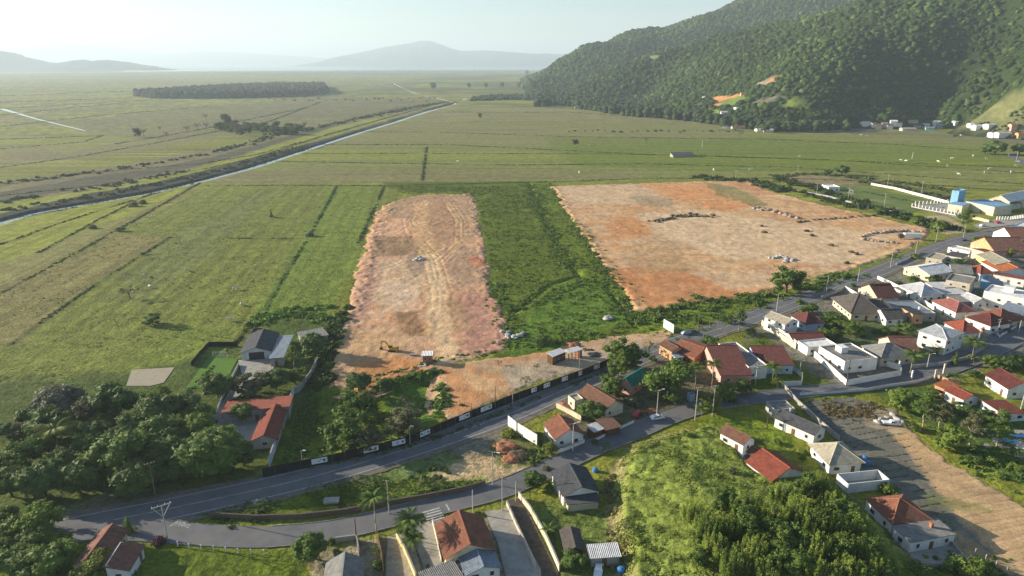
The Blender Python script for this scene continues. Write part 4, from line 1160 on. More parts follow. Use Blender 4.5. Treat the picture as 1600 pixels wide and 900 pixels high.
def house(label, tile, q, kind, ridge, roof, wall, he=3.0, rise=None, over=.4, rows=None, win=True, door=True, pane=True, skip=(), cat='house', name='house', group=None, split=.5, low=None):
    ctr, z0, L, W, rot = fit_quad(tile, q, he)
    if ridge == 'b': L, W, rot = W, L, rot + math.pi / 2
    o = empty(name, (ctr.x, ctr.y, z0), rot, label, cat, group)
    rise = rise * 1.3 if rise is not None and kind != 'flat' else W * .28
    l, w = L / 2, W / 2; li, wi = max(l - over, .4), max(w - over, .4)
    b = MB(); wm = WALLM[wall]; rm = ROOFM[roof]; t = .14
    if kind == 'flat':
        b.prism([(-l, -w), (l, -w), (l, w), (-l, w)], -1.5, he - .25); li, wi = l, w
        b.build('wall', wm, o)
        b = MB(); b.box((0, 0, he - .19), (L - .36, W - .36, .12)); b.build('roof', rm, o)
        b = MB()
        for (cx, cy, dx, dy) in ((0, -w + .09, L, .18), (0, w - .09, L, .18), (-l + .09, 0, .18, W - .36), (l - .09, 0, .18, W - .36)): b.box((cx, cy, he), (dx, dy, .5))
        b.build('parapet', wm, o)
    else:
        b.prism([(-li, -wi), (li, -wi), (li, wi), (-li, wi)], -1.5, he - .02)
        yr = -w + W * split
        if kind == 'gable':
            k = rise / w
            for s in (-1, 1):
                x = s * li; zr = he + rise - .12
                b.add([(x, -wi, he - .02), (x, wi, he - .02), (x, yr, zr), (x - s * .18, -wi, he - .02), (x - s * .18, wi, he - .02), (x - s * .18, yr, zr)], [(0, 1, 2), (3, 5, 4), (0, 2, 5, 3), (1, 4, 5, 2)])
            b.build('wall', wm, o)
            b = MB(); b.slab([(-l, -w, he), (l, -w, he), (l, yr, he + rise), (-l, yr, he + rise)], t); b.slab([(l, w, he), (-l, w, he), (-l, yr, he + rise), (l, yr, he + rise)], t)
            rf = b.build('roof', rm, o)
            b = MB(); b.box((0, yr, he + rise + .03), (L + .02, .34, .12)); b.build('ridge_cap', M_ridge[roof], rf)
        elif kind == 'hip':
            b.build('wall', wm, o); m = max(l - w, .05)
            b = MB(); R1, R2_ = (-m, 0, he + rise), (m, 0, he + rise); c = [(-l, -w, he), (l, -w, he), (l, w, he), (-l, w, he)]
            b.slab([c[0], c[1], R2_, R1], t); b.slab([c[2], c[3], R1, R2_], t); b.slab([c[1], c[2], R2_], t); b.slab([c[3], c[0], R1], t)
            rf = b.build('roof', rm, o)
            b = MB(); b.tube(R1, R2_, .13, .13, 6)
            for cc_, rr_ in ((c[0], R1), (c[3], R1), (c[1], R2_), (c[2], R2_)): b.tube(cc_, rr_, .11, .11, 6)
            b.build('ridge_cap', M_ridge[roof], rf)
        elif kind == 'shed':
            for s in (-1, 1):
                x = s * li; b.add([(x, -wi, he - .02), (x, wi, he - .02), (x, wi, he + rise - .1), (x - s * .15, -wi, he - .02), (x - s * .15, wi, he - .02), (x - s * .15, wi, he + rise - .1)], [(0, 1, 2), (3, 5, 4), (0, 2, 5, 3), (1, 4, 5, 2)])
            b.box((0, wi - .08, he + rise / 2 - .08), (2 * li - .3, .16, rise))
            b.build('wall', wm, o)
            b = MB(); b.slab([(-l, -w, he), (l, -w, he), (l, w, he + rise), (-l, w, he + rise)], t); b.build('roof', rm, o)
    if win: windows_on(o, 2 * li, 2 * wi, he, rows or (2 if he > 4.6 else 1), hash_(label) + len(label), pane, door, skip)
    return o

def on_roof(o, what, x, y, z, s=1.0, m=None):
    b = MB()
    if what == 'tank':
        b.tube((x, y, z), (x, y, z + 1.1 * s), .62 * s, .75 * s, 12); b.tube((x, y, z + 1.1 * s), (x, y, z + 1.35 * s), .78 * s, .35 * s, 12); b.build('water_tank', m or M_tank, o)
    elif what == 'block': b.box((x, y, z + .8 * s), (2.6 * s, 2.2 * s, 1.6 * s)); b.box((x, y, z + 1.6 * s + .06), (2.8 * s, 2.4 * s, .12)); b.build('water_tank_housing', m or WALLM['white'], o)
    elif what == 'chimney': b.box((x, y, z + .6), (.6, .6, 1.2)); b.box((x, y, z + 1.25), (.8, .8, .12)); b.build('chimney', m or WALLM['brick'], o)

def wall_line(label, tile, pts, h, wm='white', t=.2, cat='wall', name='wall', group=None, cap=True, base=0.0):
    """free-standing wall; its foot follows the given points"""
    W = [P(*tile(*p)) for p in pts]; o = empty(name, W[0], 0, label, cat, group); x0, y0, z0 = W[0]
    b = MB(); c = MB()
    for i in range(len(W) - 1):
        a, e = Vector(W[i]) - Vector(W[0]), Vector(W[i + 1]) - Vector(W[0]); d = (e - a); L_ = math.hypot(d.x, d.y); ang = math.atan2(d.y, d.x); m_ = (a + e) / 2
        b.box((m_.x, m_.y, m_.z + h / 2 - .4 + base), (L_ + (t if i % 2 == 0 else -.01), t, h + .8 - i * .006), ang)
        if cap: c.box((m_.x, m_.y, m_.z + h + .04 - i * .003 + base), (L_ + t + .02, t + .10, .08), ang)
    b.build('masonry', WALLM[wm] if isinstance(wm, str) else wm, o)
    if cap: c.build('coping', WALLM['concrete'], o)
    return o
def post_row(label, tile, pts, n, h, r, wm, name='fence_post', group=None, cat='post'):
    W = [Vector(P(*tile(*p))) for p in pts]; L_ = [0]
    for i in range(len(W) - 1): L_.append(L_[-1] + (W[i + 1] - W[i]).length)
    b = MB(); b.box((0, 0, h / 2 - .2), (r * 2, r * 2, h + .4)); b.box((0, 0, h + .03), (r * 2.5, r * 2.5, .07)); me = b.mesh(name, WALLM[wm])
    for k in range(n):
        s = L_[-1] * k / max(n - 1, 1); i = max(j for j in range(len(L_) - 1) if L_[j] <= s + 1e-6); q = W[i].lerp(W[i + 1], (s - L_[i]) / max(L_[i + 1] - L_[i], .01))
        tag(link(name, me, None, None, q), label, cat, group)

# ------------------------------------------------------------------ poles
M_pole = mat('pole_concrete', (.40, .38, .34), .9, .2, vary=.15, scale=1); M_polew = mat('pole_wood', (.12, .085, .06), .9, .1, vary=.3, scale=2)
M_steel = mat('galvanised_steel', (.45, .46, .46), .45, .5, metal=.4, vary=.1); M_lamp = mat('lamp_cover', (.7, .7, .66), .4, .5, vary=0)
M_wire = mat('wire', (.03, .03, .03), .6, .3, vary=0)
def pole(label, tile, u, v, h=9.0, arm='cross', ang=0.0, m=None, lamp=0, name='utility_pole', group=None, r=.14):
    p = P(*tile(u, v)); o = empty(name, p, ang, label, 'street lamp' if name == 'street_lamp' else 'pole', group)
    b = MB(); b.tube((0, 0, -.6), (0, 0, h), r * 1.15, r * .75, 10); b.build('shaft', m or M_pole, o)
    if arm in ('cross', 'double'):
        for k in range(1 if arm == 'cross' else 2):
            z = h - .35 - k * 1.1; b = MB(); b.box((0, .16, z), (2.2, .12, .14)); ca = b.build('crossarm', M_polew, o)
            for x in (-1.0, -.4, .4, 1.0):
                b = MB(); b.tube((x, .16, z + .07), (x, .16, z + .30), .06, .04, 6); b.build('insulator', M_lamp, ca)
    if arm == 'vee':
        b = MB(); b.tube((0, 0, h - 2.6), (-1.7, 0, h + .2), .09, .08, 6); b.tube((0, 0, h - 2.6), (1.7, 0, h + .2), .09, .08, 6); b.box((0, 0, h + .28), (4.0, .14, .16)); ca = b.build('crossarm', M_pole, o)
        for x in (-1.8, -.7, .7, 1.8):
            b = MB(); b.tube((x, 0, h + .36), (x, 0, h + .75), .07, .05, 6); b.build('insulator', M_lamp, ca)
    if lamp:
        s = lamp; b = MB(); b.path([(0, 0, h - .5), (.8 * s, 0, h + .1), (1.7 * s, 0, h + .15)], .06, .05, 6); la = b.build('lamp_arm', M_steel, o)
        b = MB(); b.box((2.0 * s, 0, h + .12), (.8, .32, .16)); b.build('lamp_head', M_lamp, la)
    if arm == 'flood':
        b = MB(); b.box((0, 0, h), (1.6, .1, .1)); fr = b.build('lamp_bracket', M_steel, o)
        for x in (-.55, .55):
            b = MB(); b.box((x, -.14, h + .05), (.6, .2, .5)); b.build('floodlight', M_lamp, fr)
    o['top'] = h
    return o
def wires(label, a, b_, zs=((-1, 0), (-.4, 0), (.4, 0), (1, 0)), sag=.6, group=None):
    b = MB(); A = Vector(a.location); B = Vector(b_.location); d = (B - A); n = Vector((-d.y, d.x, 0)).normalized()
    for off, dz in zs:
        p = A + n * off + Vector((0, 0, a['top'] - .1 + dz)); q = B + n * off + Vector((0, 0, b_['top'] - .1 + dz)); N_s = 8
        b.path([p.lerp(q, i / N_s) - Vector((0, 0, sag * 4 * (i / N_s) * (1 - i / N_s))) for i in range(N_s + 1)], .018, .018, 4)
    tag(b.build('overhead_wire', M_wire), label, 'wires', group)

# ------------------------------------------------------------------ vehicles
M_tyre = mat('tyre', (.02, .02, .02), .9, .2, vary=0); M_rim = mat('rim', (.5, .5, .52), .35, .6, metal=.7, vary=0); M_light = mat('headlight_glass', (.7, .72, .7), .2, .8, vary=0)
M_trim = mat('black_trim', (.03, .03, .03), .6, .3, vary=0)
def paintm(n, c): return mat(n, c, .3, .6, vary=.03)
CARP = {'white': paintm('car_white', (.74, .74, .73)), 'red': paintm('car_red', (.42, .012, .03)), 'silver': paintm('car_silver', (.42, .48, .54)), 'dark': paintm('car_dark', (.05, .055, .06))}
def car(label, px, py, ang, colr='white', L=4.2, kind='hatch', name='parked_car', cat='car', group=None, dz=0, tile=PX):
    p = Vector(P(*tile(px, py))) + Vector((0, 0, dz + .02)); o = empty(name, p, ang, label, cat, group); w = .86; h = L / 2
    if kind == 'hatch': prof = [(-h, .35), (-h + .05, .85), (-h + .35, 1.0), (-h + .75, 1.42), (.35, 1.46), (1.05, 1.0), (h - .25, .86), (h, .62), (h, .35)]; gl = [(-h + .50, 1.03), (-h + .82, 1.36), (.30, 1.39), (.92, 1.03)]
    else: prof = [(-h, .4), (-h, .95), (-.55, .98), (-.45, 1.0), (-.25, 1.55), (.75, 1.58), (1.25, 1.05), (h - .2, .95), (h, .7), (h, .4)]; gl = [(-.35, 1.05), (-.15, 1.46), (.68, 1.49), (1.10, 1.08)]
    def ext(pr, w0, w1f):
        b = MB(); n = len(pr); vs = []
        for s in (-1, 1): vs += [(x, s * (w0 if z < 1.02 else w0 - (z - 1.02) * w1f), z) for x, z in pr]
        fs = [tuple(range(n)), tuple(range(n, 2 * n))[::-1]] + [(i, n + i, n + (i + 1) % n, (i + 1) % n) for i in range(n)]
        return b.add(vs, fs)
    bo = ext(prof, w, .35).build('body', CARP[colr], o)
    bo.modifiers.new('bevel', 'BEVEL').width = .05
    ext(gl, w + .012, .35).build('side_window', M_glass, o)
    b = MB(); (x0, z0), (x1, z1) = gl[3], gl[2]; b.slab([(x0 + .10, -w * .78, z0 + .05), (x0 + .10, w * .78, z0 + .05), (x1 + .10, w * .70, z1), (x1 + .10, -w * .70, z1)], .03); b.build('windscreen', M_glass, o)
    for x in (-h + .75, h - .8):
        for s in (-1, 1):
            b = MB(); b.tube((x, s * (w - .16), .31), (x, s * (w + .03), .31), .31, .31, 14); wh = b.build('wheel', M_tyre, o)
            b = MB(); b.tube((x, s * (w + .02), .31), (x, s * (w + .045), .31), .18, .16, 10); b.build('rim', M_rim, wh)
    for s in (-1, 1):
        b = MB(); b.box((h - .03, s * .62, .68), (.1, .3, .14)); b.build('headlight', M_light, o)
    return o
# ------------------------------------------------------------------ houses, near to far
# (label, tile, three eave corners, roof kind, ridge side, roof, wall, height, extra)
HOUSES = [
 ('house with a dull red-brown roof in the shade at the bottom left beside the road', T1, [(320,850),(400,705),(507,720)], 'gable','a','oldred','beige',3.0,{}),
 ('brown tile lean-to roof with a tall pale side wall at the bottom left', T1, [(425,890),(500,778),(604,768)], 'shed','a','oldred','pale',2.8,dict(rise=1.2)),
 ('long house with a grey sheet roof at the bottom edge below the round tree', Z5, [(255,765),(590,765),(625,990)], 'gable','b','cement','beige',3.0,{}),
 ('corner house with a large orange-brown tile roof beside the concrete driveway', Z6T, [(245,378),(735,292),(870,640)], 'gable','b','terra','cream',3.0,dict(rise=2.0, over=.5)),
 ('low glass and sheet metal roof built onto the front of the corner house', Z6T, [(470,700),(840,640),(945,825)], 'gable','b','bluegrey','white',2.6,dict(rise=1.0, cat='annex', name='annex')),
 ('wide pale grey flat roof at the bottom edge in front of the corner house', Z6T, [(60,870),(430,770),(600,940)], 'shed','a','cement','cream',2.6,dict(rise=.3, cat='annex', name='annex')),
 ('house with a dark slate-grey gable roof and orange ridge tiles left of the grassy rise', T4, [(1047,338),(1238,306),(1300,440)], 'gable','b','slate','white',3.0,dict(rise=1.5)),
 ('dark sheet-roofed porch in front of the slate-grey house', T4, [(1112,468),(1290,450),(1308,498)], 'shed','a','slate','beige',2.3,dict(rise=.35, cat='porch', name='porch', win=False)),
 ('small shed with an old dark tile roof left of the white-roofed shed', T4, [(1085,650),(1196,645),(1230,765)], 'gable','b','dark','wood',2.3,dict(rise=.8, cat='shed', name='shed')),
 ('shed with a bright white sheet roof above the parked pickup at the bottom', T4, [(1230,738),(1398,728),(1425,795)], 'shed','a','metal','concrete',2.6,dict(rise=.4, cat='shed', name='shed')),
 ('grey gabled farm barn with an open dark front beside the mini football pitch', Z4, [(283,270),(328,158),(508,150)], 'gable','a','slate','pale',2.9,dict(rise=1.5, win=False, over=.6)),
 ('low blue-grey annex on the right side of the grey farm barn', Z4, [(480,300),(500,160),(565,170)], 'shed','b','bluegrey','grey',2.6,dict(rise=.5, cat='annex', name='annex')),
 ('small dark shed behind the grey farm barn', Z4, [(350,150),(360,125),(415,125)], 'flat','a','slate','wood',2.2,dict(cat='shed', name='shed', win=False)),
 ('grey-roofed outbuilding half hidden by trees right of the farm barn', Z4, [(640,155),(775,115),(775,160)], 'shed','a','cement','grey',2.6,dict(rise=.3, cat='shed', name='shed')),
 ('long low farmhouse with a faded red roof behind the round yard tree', Z4, [(188,630),(195,545),(578,523)], 'shed','b','red','grey',2.8,dict(rise=.9)),
 ('wing of the red farmhouse running along the pale compound wall', Z4, [(420,595),(562,588),(500,775)], 'gable','b','red','grey',2.8,dict(rise=1.2, cat='annex', name='annex')),
 ('small house with a red tile roof and white front on the village road', Z7, [(160,545),(400,498),(490,628)], 'gable','b','terra','pale',3.0,dict(rise=1.9)),
 ('long house with a dark brown tile roof between the main road and the village road', Z7, [(432,290),(592,238),(828,378)], 'gable','b','brown','cream',3.0,dict(rise=1.8)),
 ('cream flat-roofed annex at the main-road end of the brown-roofed house', Z7, [(362,312),(432,292),(482,335)], 'flat','a','tan','cream',3.2,dict(cat='annex', name='annex')),
 ('carport with a pale sheet roof beside the small red-roofed house', Z7, [(500,560),(588,530),(662,580)], 'shed','a','metal','wood',2.5,dict(rise=.2, cat='carport', name='carport', win=False)),
 ('open dark-roofed shelter in front of the brown-roofed house', Z7, [(600,520),(720,480),(790,560)], 'shed','a','brown','wood',2.4,dict(rise=.3, cat='shelter', name='shelter', win=False)),
 ('small house with a bright green roof between two large trees', Z7, [(795,195),(905,100),(1000,150)], 'gable','a','green','pink',3.4,dict(rise=1.8)),
 ('old house with a brown sheet roof and an orange brick side near the main road', T5, [(270,368),(335,345),(400,392)], 'gable','b','brown','orange',3.6,dict(rise=.9)),
 ('house with a long weathered orange tile roof next to the brick-sided house', T5, [(378,395),(440,322),(540,385)], 'gable','b','terra','brick',3.0,dict(rise=1.3)),
 ('flat pale blue roof in front of the orange-tiled house', T5, [(322,415),(365,405),(405,440)], 'shed','a','bluegrey','pale',2.5,dict(rise=.2, cat='annex', name='annex')),
 ('pink house with a dark red roof beside the white flat-roofed building', T5, [(540,418),(706,402),(788,540)], 'gable','a','maroon','pink',3.4,dict(rise=2.8, split=.86)),
 ('long building with a white parapet round its flat grey roof between two red roofs', T5, [(620,368),(715,353),(885,490)], 'flat','b','cement','white',4.4,{}),
 ('pale blue house with a dark red roof right of the long flat-roofed building', T5, [(810,405),(990,390),(1025,480)], 'gable','a','maroon','blue',3.4,dict(rise=1.6, split=.88)),
 ('narrow two-storey house with a cream roof beside the main road', TX, [(990,150),(1140,75),(1425,215)], 'gable','b','tan','white',5.2,dict(rise=1.2)),
 ('house with a dark red hip roof and blue walls behind the narrow cream-roofed house', T5, [(1035,198),(1145,186),(1230,240)], 'hip','a','maroon','blue',3.2,{}),
 ('low house with a dull maroon roof behind the white garden wall', T5, [(1000,300),(1190,290),(1235,332)], 'gable','a','maroon','white',3.0,dict(rise=.9)),
 ('small white flat-roofed building below the low maroon roof', T5, [(1085,352),(1240,330),(1290,368)], 'flat','a','white','white',3.0,{}),
 ('modern white house with a flat grey roof and a walled yard on the village road', T8, [(395,522),(545,500),(670,575)], 'flat','b','cement','white',4.2,{}),
 ('house with a pale concrete hip roof right of the modern white house', T8, [(615,520),(760,500),(842,562)], 'hip','a','cement','beige',3.2,{}),
 ('house with a dull brown roof behind the pale concrete hip roof', T8, [(690,482),(805,476),(882,542)], 'gable','a','oldred','beige',3.0,{}),
 ('wide house with a dark grey hip roof and a porch near the main road', T8, [(485,283),(620,268),(672,345)], 'hip','a','dark','cream',3.2,dict(over=.9)),
 ('smaller wing with a dark grey hip roof right of the wide dark-roofed house', T8, [(640,300),(715,290),(748,345)], 'hip','a','dark','cream',3.0,{}),
 ('house with a dark maroon roof behind the wide dark grey house', T8, [(600,228),(688,215),(768,268)], 'gable','a','maroon','beige',3.0,{}),
 ('large low shed with a blue-grey flat roof in the middle of the village', T8, [(690,292),(868,286),(955,350)], 'flat','a','bluegrey','grey',3.4,{}),
 ('small house with old dark tiles and a white front beside the orange-sided house', R2, [(50,605),(175,582),(262,655)], 'gable','a','dark','white',2.8,{}),
 ('house with a black roof and a bright orange side wall', R2, [(255,560),(350,550),(465,625)], 'shed','b','slate','orange',4.0,dict(rise=.4)),
 ('white two-storey house with balconies and a pale metal hip roof', R2, [(490,775),(560,690),(760,778)], 'hip','b','metal','white',6.2,dict(rise=1.0)),
 ('white corner house with a bright red hip roof on the village street', R2, [(668,702),(815,688),(960,782)], 'hip','a','red','white',3.2,{}),
 ('long white house with a brown-red hip roof behind the street corner garden', TW, [(330,560),(690,715),(960,640)], 'hip','a','maroon','white',3.4,{}),
 ('house with an orange-brown hip roof left of the blue-grey gable', TW, [(600,497),(830,425),(1060,560)], 'hip','b','terra','cream',3.4,{}),
 ('long low building with a tan roof between the pink-red and brown-red roofs', TW, [(200,535),(620,425),(800,440)], 'shed','a','tan','beige',3.0,dict(rise=.3)),
 ('house with a pinkish red hip roof in the village centre', R2, [(580,515),(718,490),(890,592)], 'hip','b','pink','white',3.4,{}),
 ('white house with a light grey hip roof and a white tank block', R2, [(285,380),(440,352),(605,440)], 'hip','b','metal','white',3.4,{}),
 ('house with a pale flat sheet roof right of the light grey hip roof', R2, [(510,358),(690,345),(830,440)], 'shed','a','metal','beige',3.4,dict(rise=.5)),
 ('unfinished-looking two-storey beige building with a flat top', R2, [(655,325),(725,268),(935,300)], 'flat','b','cement','beige',6.0,{}),
 ('low house with a grey corrugated roof left of the red hip roofs', TU, [(40,490),(425,493),(460,605)], 'gable','a','cement','pale',3.0,{}),
 ('white house with a small orange-red hip roof beside the bright orange roof', TU, [(465,505),(665,470),(860,595)], 'hip','a','red','white',3.6,{}),
 ('house with a bright orange gable roof, brown on its far slope', TU, [(920,412),(1330,355),(1465,545)], 'gable','b','orange','white',4.0,dict(rise=1.8)),
 ('long low red-roofed wing running to the right edge below the bright orange roof', TU, [(940,640),(950,565),(1600,690)], 'shed','b','red','white',3.2,dict(rise=.5)),
 ('tall cream building with a pale tan roof below the red roof strip', TU, [(705,245),(1150,225),(1400,430)], 'gable','b','tan','yellow',5.0,dict(rise=1.5)),
 ('building with a narrow dark red roof behind the tall cream building', TU, [(520,130),(750,100),(1030,195)], 'shed','b','red','cream',4.6,dict(rise=.6)),
 ('white-walled house with a black roof near the main road', R2, [(642,112),(722,72),(882,95)], 'shed','b','slate','white',3.4,dict(rise=.5)),
 ('white gabled house with a tan front next to the black-roofed house', R2, [(388,222),(500,162),(645,235)], 'gable','a','white','cream',3.4,dict(rise=1.8)),
 ('low building with a dull brown flat roof behind the white gabled house', R2, [(480,128),(560,85),(700,105)], 'flat','b','tan','beige',3.2,{}),
 ('row of white garages along the main road near the school', R2, [(720,38),(740,15),(900,60)], 'flat','b','white','white',2.8,{}),
 ('large white two-storey block with a parapet roof at the right edge of the village', TW, [(590,150),(1255,285),(1330,170)], 'flat','a','white','white',7.0,{}),
 ('hall with a blue-grey sheet gable roof at the right edge of the village', TW, [(885,430),(1020,315),(1330,425)], 'gable','b','bluegrey','white',4.5,dict(rise=1.3)),
 ('small white gabled shed between the pink-red roof and the large white block', TW, [(250,238),(400,205),(570,310)], 'gable','b','metal','white',3.0,{}),
 ('small building with a dark blue sheet roof behind the hip roofs', R2, [(960,345),(1000,310),(1180,345)], 'shed','a','bluegrey','teal',3.0,{}),
 ('cream house with a dark brown roof beside the main road at the upper right', TP, [(1030,690),(1190,650),(1240,720)], 'gable','a','oldred','orange',3.2,{}),
 ('low house with a terracotta roof beyond the dark brown one at the upper right', TP, [(1180,590),(1290,565),(1350,620)], 'gable','a','terra','white',3.0,{}),
 ('white house cut by the right edge just below the main road', TP, [(1280,540),(1330,470),(1460,500)], 'flat','b','white','white',4.5,{}),
 ('red-roofed house with a second bright orange slope beside the village fence', Z8, [(455,208),(600,190),(732,216)], 'shed','a','orange','orange',2.8,dict(rise=.4)),
 ('house with a red tile roof and a satellite dish behind the row of garden trees', Z8, [(580,250),(700,222),(855,300)], 'gable','b','red','pale',3.0,dict(rise=.9)),
 ('low outbuilding with a flat red tile roof above the garden pool', Z8, [(885,342),(1058,316),(1198,425)], 'shed','b','red','pale',2.6,dict(rise=.5)),
 ('white house with a dark maroon roof and round window openings at the right edge', Z8, [(900,125),(1075,245),(1290,235)], 'gable','a','maroon','white',3.4,dict(rise=1.8)),
 ('small pool house with an orange roof at the right edge beside the pool', Z8, [(1120,640),(1150,628),(1260,650)], 'shed','b','terra','white',2.6,dict(rise=.3)),
 ('house with a dark grey sheet roof and white walls beside the ploughed lot', T7, [(32,245),(72,213),(235,290)], 'gable','b','slate','white',3.0,dict(rise=1.3)),
 ('small grey flat-roofed annex beside the village road above the dark grey roof', T7, [(0,182),(75,172),(105,208)], 'flat','a','cement','grey',3.0,dict(cat='annex', name='annex')),
 ('white house with a large sand-coloured hip roof beside the ploughed lot', T7, [(165,352),(308,342),(402,432)], 'hip','a','tan','white',3.2,dict(over=.7)),
 ('house with a red tile hip roof in front of the ploughed lot', T7, [(400,578),(560,560),(682,668)], 'hip','a','terra','white',3.2,{}),
 ('pale concrete-roofed lower wing with a row of windows in front of the red hip roof', T7, [(520,700),(700,662),(775,725)], 'shed','a','cement','white',2.9,dict(rise=.25, over=.2)),
 ('white house with a brown tile roof at the top of the grassy rise', T6, [(715,178),(780,150),(908,215)], 'gable','b','brown','white',3.0,dict(rise=1.3)),
 ('lower brown-tiled wing between the white house and the red-roofed house', T6, [(808,252),(880,235),(985,285)], 'gable','b','brown','pale',2.6,dict(rise=.7, cat='annex', name='annex')),
 ('white house with a large red tile roof, dark beyond its ridge, on the rise', T6, [(840,322),(1010,282),(1160,380)], 'gable','b','red','white',3.0,dict(rise=2.0)),
 ('small pale blue shed behind the palms on the village road', T5, [(428,655),(452,648),(472,662)], 'flat','a','bluegrey','blue',2.2,dict(cat='shed', name='shed', win=False)),
 ('blue-roofed entrance wing of the school beside the white fence posts', TS, [(640,385),(830,410),(965,378)], 'shed','a','skyblue','cream',5.5,dict(rise=.2, over=.2, cat='school building', name='school_building')),
 ('long blue-roofed classroom block of the school', TS, [(900,355),(1240,432),(1430,405)], 'shed','a','skyblue','cream',6.5,dict(rise=.3, over=.2, cat='school building', name='school_building')),
 ('square blue tower rising above the school roofs', TS, [(690,222),(785,232),(890,215)], 'flat','a','skyblue','teal',13.0,dict(cat='tower', name='school_tower', win=False)),
 ('large hall with a pale curved-looking roof behind the school', TS, [(1210,330),(1450,258),(1680,300)], 'gable','a','white','cream',6.5,dict(cat='hall', name='sports_hall', rise=3.0)),
 ('small grey lean-to against the inside of the curved white wall', PX, [(1398,450),(1414,447),(1424,452)], 'shed','a','cement','white',2.6,dict(rise=.2, cat='shed', name='shed')),
 ('small dark-roofed outbuilding between the maroon roof and the wide dark grey one', PX, [(1353,470),(1366,467),(1376,472)], 'gable','a','dark','beige',2.6,{}),
 ('tiny terracotta-roofed outbuilding right of the light grey hip roof', PX, [(1473,452),(1486,450),(1494,455)], 'gable','a','terra','white',2.6,{}),
 ('narrow grey-roofed house squeezed left of the small white gabled shed', PX, [(1483,464),(1500,461),(1514,470)], 'shed','a','cement','grey',3.0,dict(rise=.3)),
 ('small blue-grey roof in the shaded yard under the long red wing', PX, [(1552,440),(1575,443),(1583,449)], 'shed','a','bluegrey','pale',2.8,dict(rise=.3)),
 ('low brown-roofed shelter behind the street corner garden', PX, [(1572,497),(1590,494),(1600,500)], 'gable','a','oldred','beige',2.8,{}),
 ('small white changing hut beside the football pitch', PX, [(1289,289),(1303,288),(1308,292)], 'flat','a','white','white',3.2,dict(cat='hut', name='hut')),
 ('lone dark-roofed farm shed on the open pasture', PX, [(1049,241.5),(1081,240),(1083,241.6)], 'shed','a','slate','concrete',2.4,dict(cat='shed', name='farm_shed', win=False)),
]
for (lab, tl, q, kind, rg, roof, wall, he, kw) in [h if h[1] is not None else h for h in HOUSES]:
    o = house(lab, tl, q, kind, rg, roof, wall, he, pane=(tl not in (TS, PX, TP)), **kw)
    H_LAST = o
    if 'modern white house' in lab: on_roof(o, 'block', 1.5, 1.5, he - .1, 1.2)
    if 'light grey hip' in lab and lab.startswith('white house'): on_roof(o, 'block', 0, 0, he + .9, 1.1)
    if 'large white two-storey' in lab: on_roof(o, 'block', 0, 1.0, he - .1, 1.4)
    if 'sand-coloured' in lab: on_roof(o, 'tank', 5.5, -3.8, he + .1, .8)
    if 'lower wing with a row' in lab: on_roof(o, 'chimney', 2.2, .5, he)
    if 'dark grey sheet roof' in lab: on_roof(o, 'tank', 5.2, -3.9, he + .2, .8, M_steel)
    if 'blue-grey flat roof' in lab: on_roof(o, 'tank', 4, -3, he + .1, .8, M_lamp)
    if 'satellite dish' in lab:
        b = MB(); b.tube((0, 0, he), (0, 0, he + 1.5), .05, .05, 6); b.tube((.1, 0, he + 1.5), (.3, 0, he + 1.6), .15, .5, 12); b.build('satellite_dish', M_lamp, o)
    if 'farm barn' in lab and 'gabled' in lab:
        ctr, z0, L, W, rot = fit_quad(tl, q, he)
        b = MB(); b.box((-(L / 2 - .6) - .02, 0, 1.4), (.14, W * .46, 2.8)); b.build('dark_opening_panel', M_trim, o)  # solid black box on the gable, standing in for the shade inside

# roofless room, its walls only, and the paved terrace below the red hip roof
def room(label, tile, q, h, wm, name='roofless_room', cat='building', t=.22):
    ctr, z0, L, W, rot = fit_quad(tile, q, h); o = empty(name, (ctr.x, ctr.y, z0), rot, label, cat)
    b = MB()
    for (cx, cy, dx, dy) in ((0, -W / 2, L, t), (0, W / 2, L, t), (-L / 2, 0, t, W - t), (L / 2, 0, t, W - t)): b.box((cx, cy, h / 2 - .4), (dx, dy, h + .8))
    b.build('wall', WALLM[wm], o); b = MB(); b.box((0, 0, -.1), (L - t, W - t, .5)); b.build('floor', M_conc, o); return o
room('roofless white-walled room with a bare concrete floor beside the ploughed lot', T7, [(288,478),(455,460),(502,500)], 2.6, 'pale')
room('low-walled paved terrace in front of the red hip-roofed house', T7, [(575,860),(560,775),(770,742)], 1.1, 'concrete', 'terrace', 'terrace')

# far houses at the foot of the hill, each with walls and roof
M_rs = ['terra', 'cement', 'metal', 'white', 'bluegrey', 'oldred']
def far_house(label, px, py, w, roof, wall, z=None, h=3.0, d=7, group=None, k='gable'):
    if z is None: x, y = G(px, py); z0 = 0
    else: (x, y, z0) = hillpoly([(px, py)])[0]
    L = w * math.hypot(y, CAMH) / FOCAL; o = empty('house', (x, y, z0), rnd.uniform(-.35, .35), label, 'house', group)
    b = MB(); b.prism([(-L / 2, -d / 2), (L / 2, -d / 2), (L / 2, d / 2), (-L / 2, d / 2)], -3, h)
    for s in (-1, 1): b.add([(s * L / 2, -d / 2, h), (s * L / 2, d / 2, h), (s * L / 2, 0, h + 1.5)], [(0, 1, 2) if s > 0 else (0, 2, 1)])
    b.build('wall', WALLM[wall], o)
    b = MB(); l = L / 2 + .5; w_ = d / 2 + .5
    b.slab([(-l, -w_, h - .1), (l, -w_, h - .1), (l, 0, h + 1.65), (-l, 0, h + 1.65)], .15); b.slab([(l, w_, h - .1), (-l, w_, h - .1), (-l, 0, h + 1.65), (l, 0, h + 1.65)], .15)
    b.build('roof', ROOFM[roof], o); return o
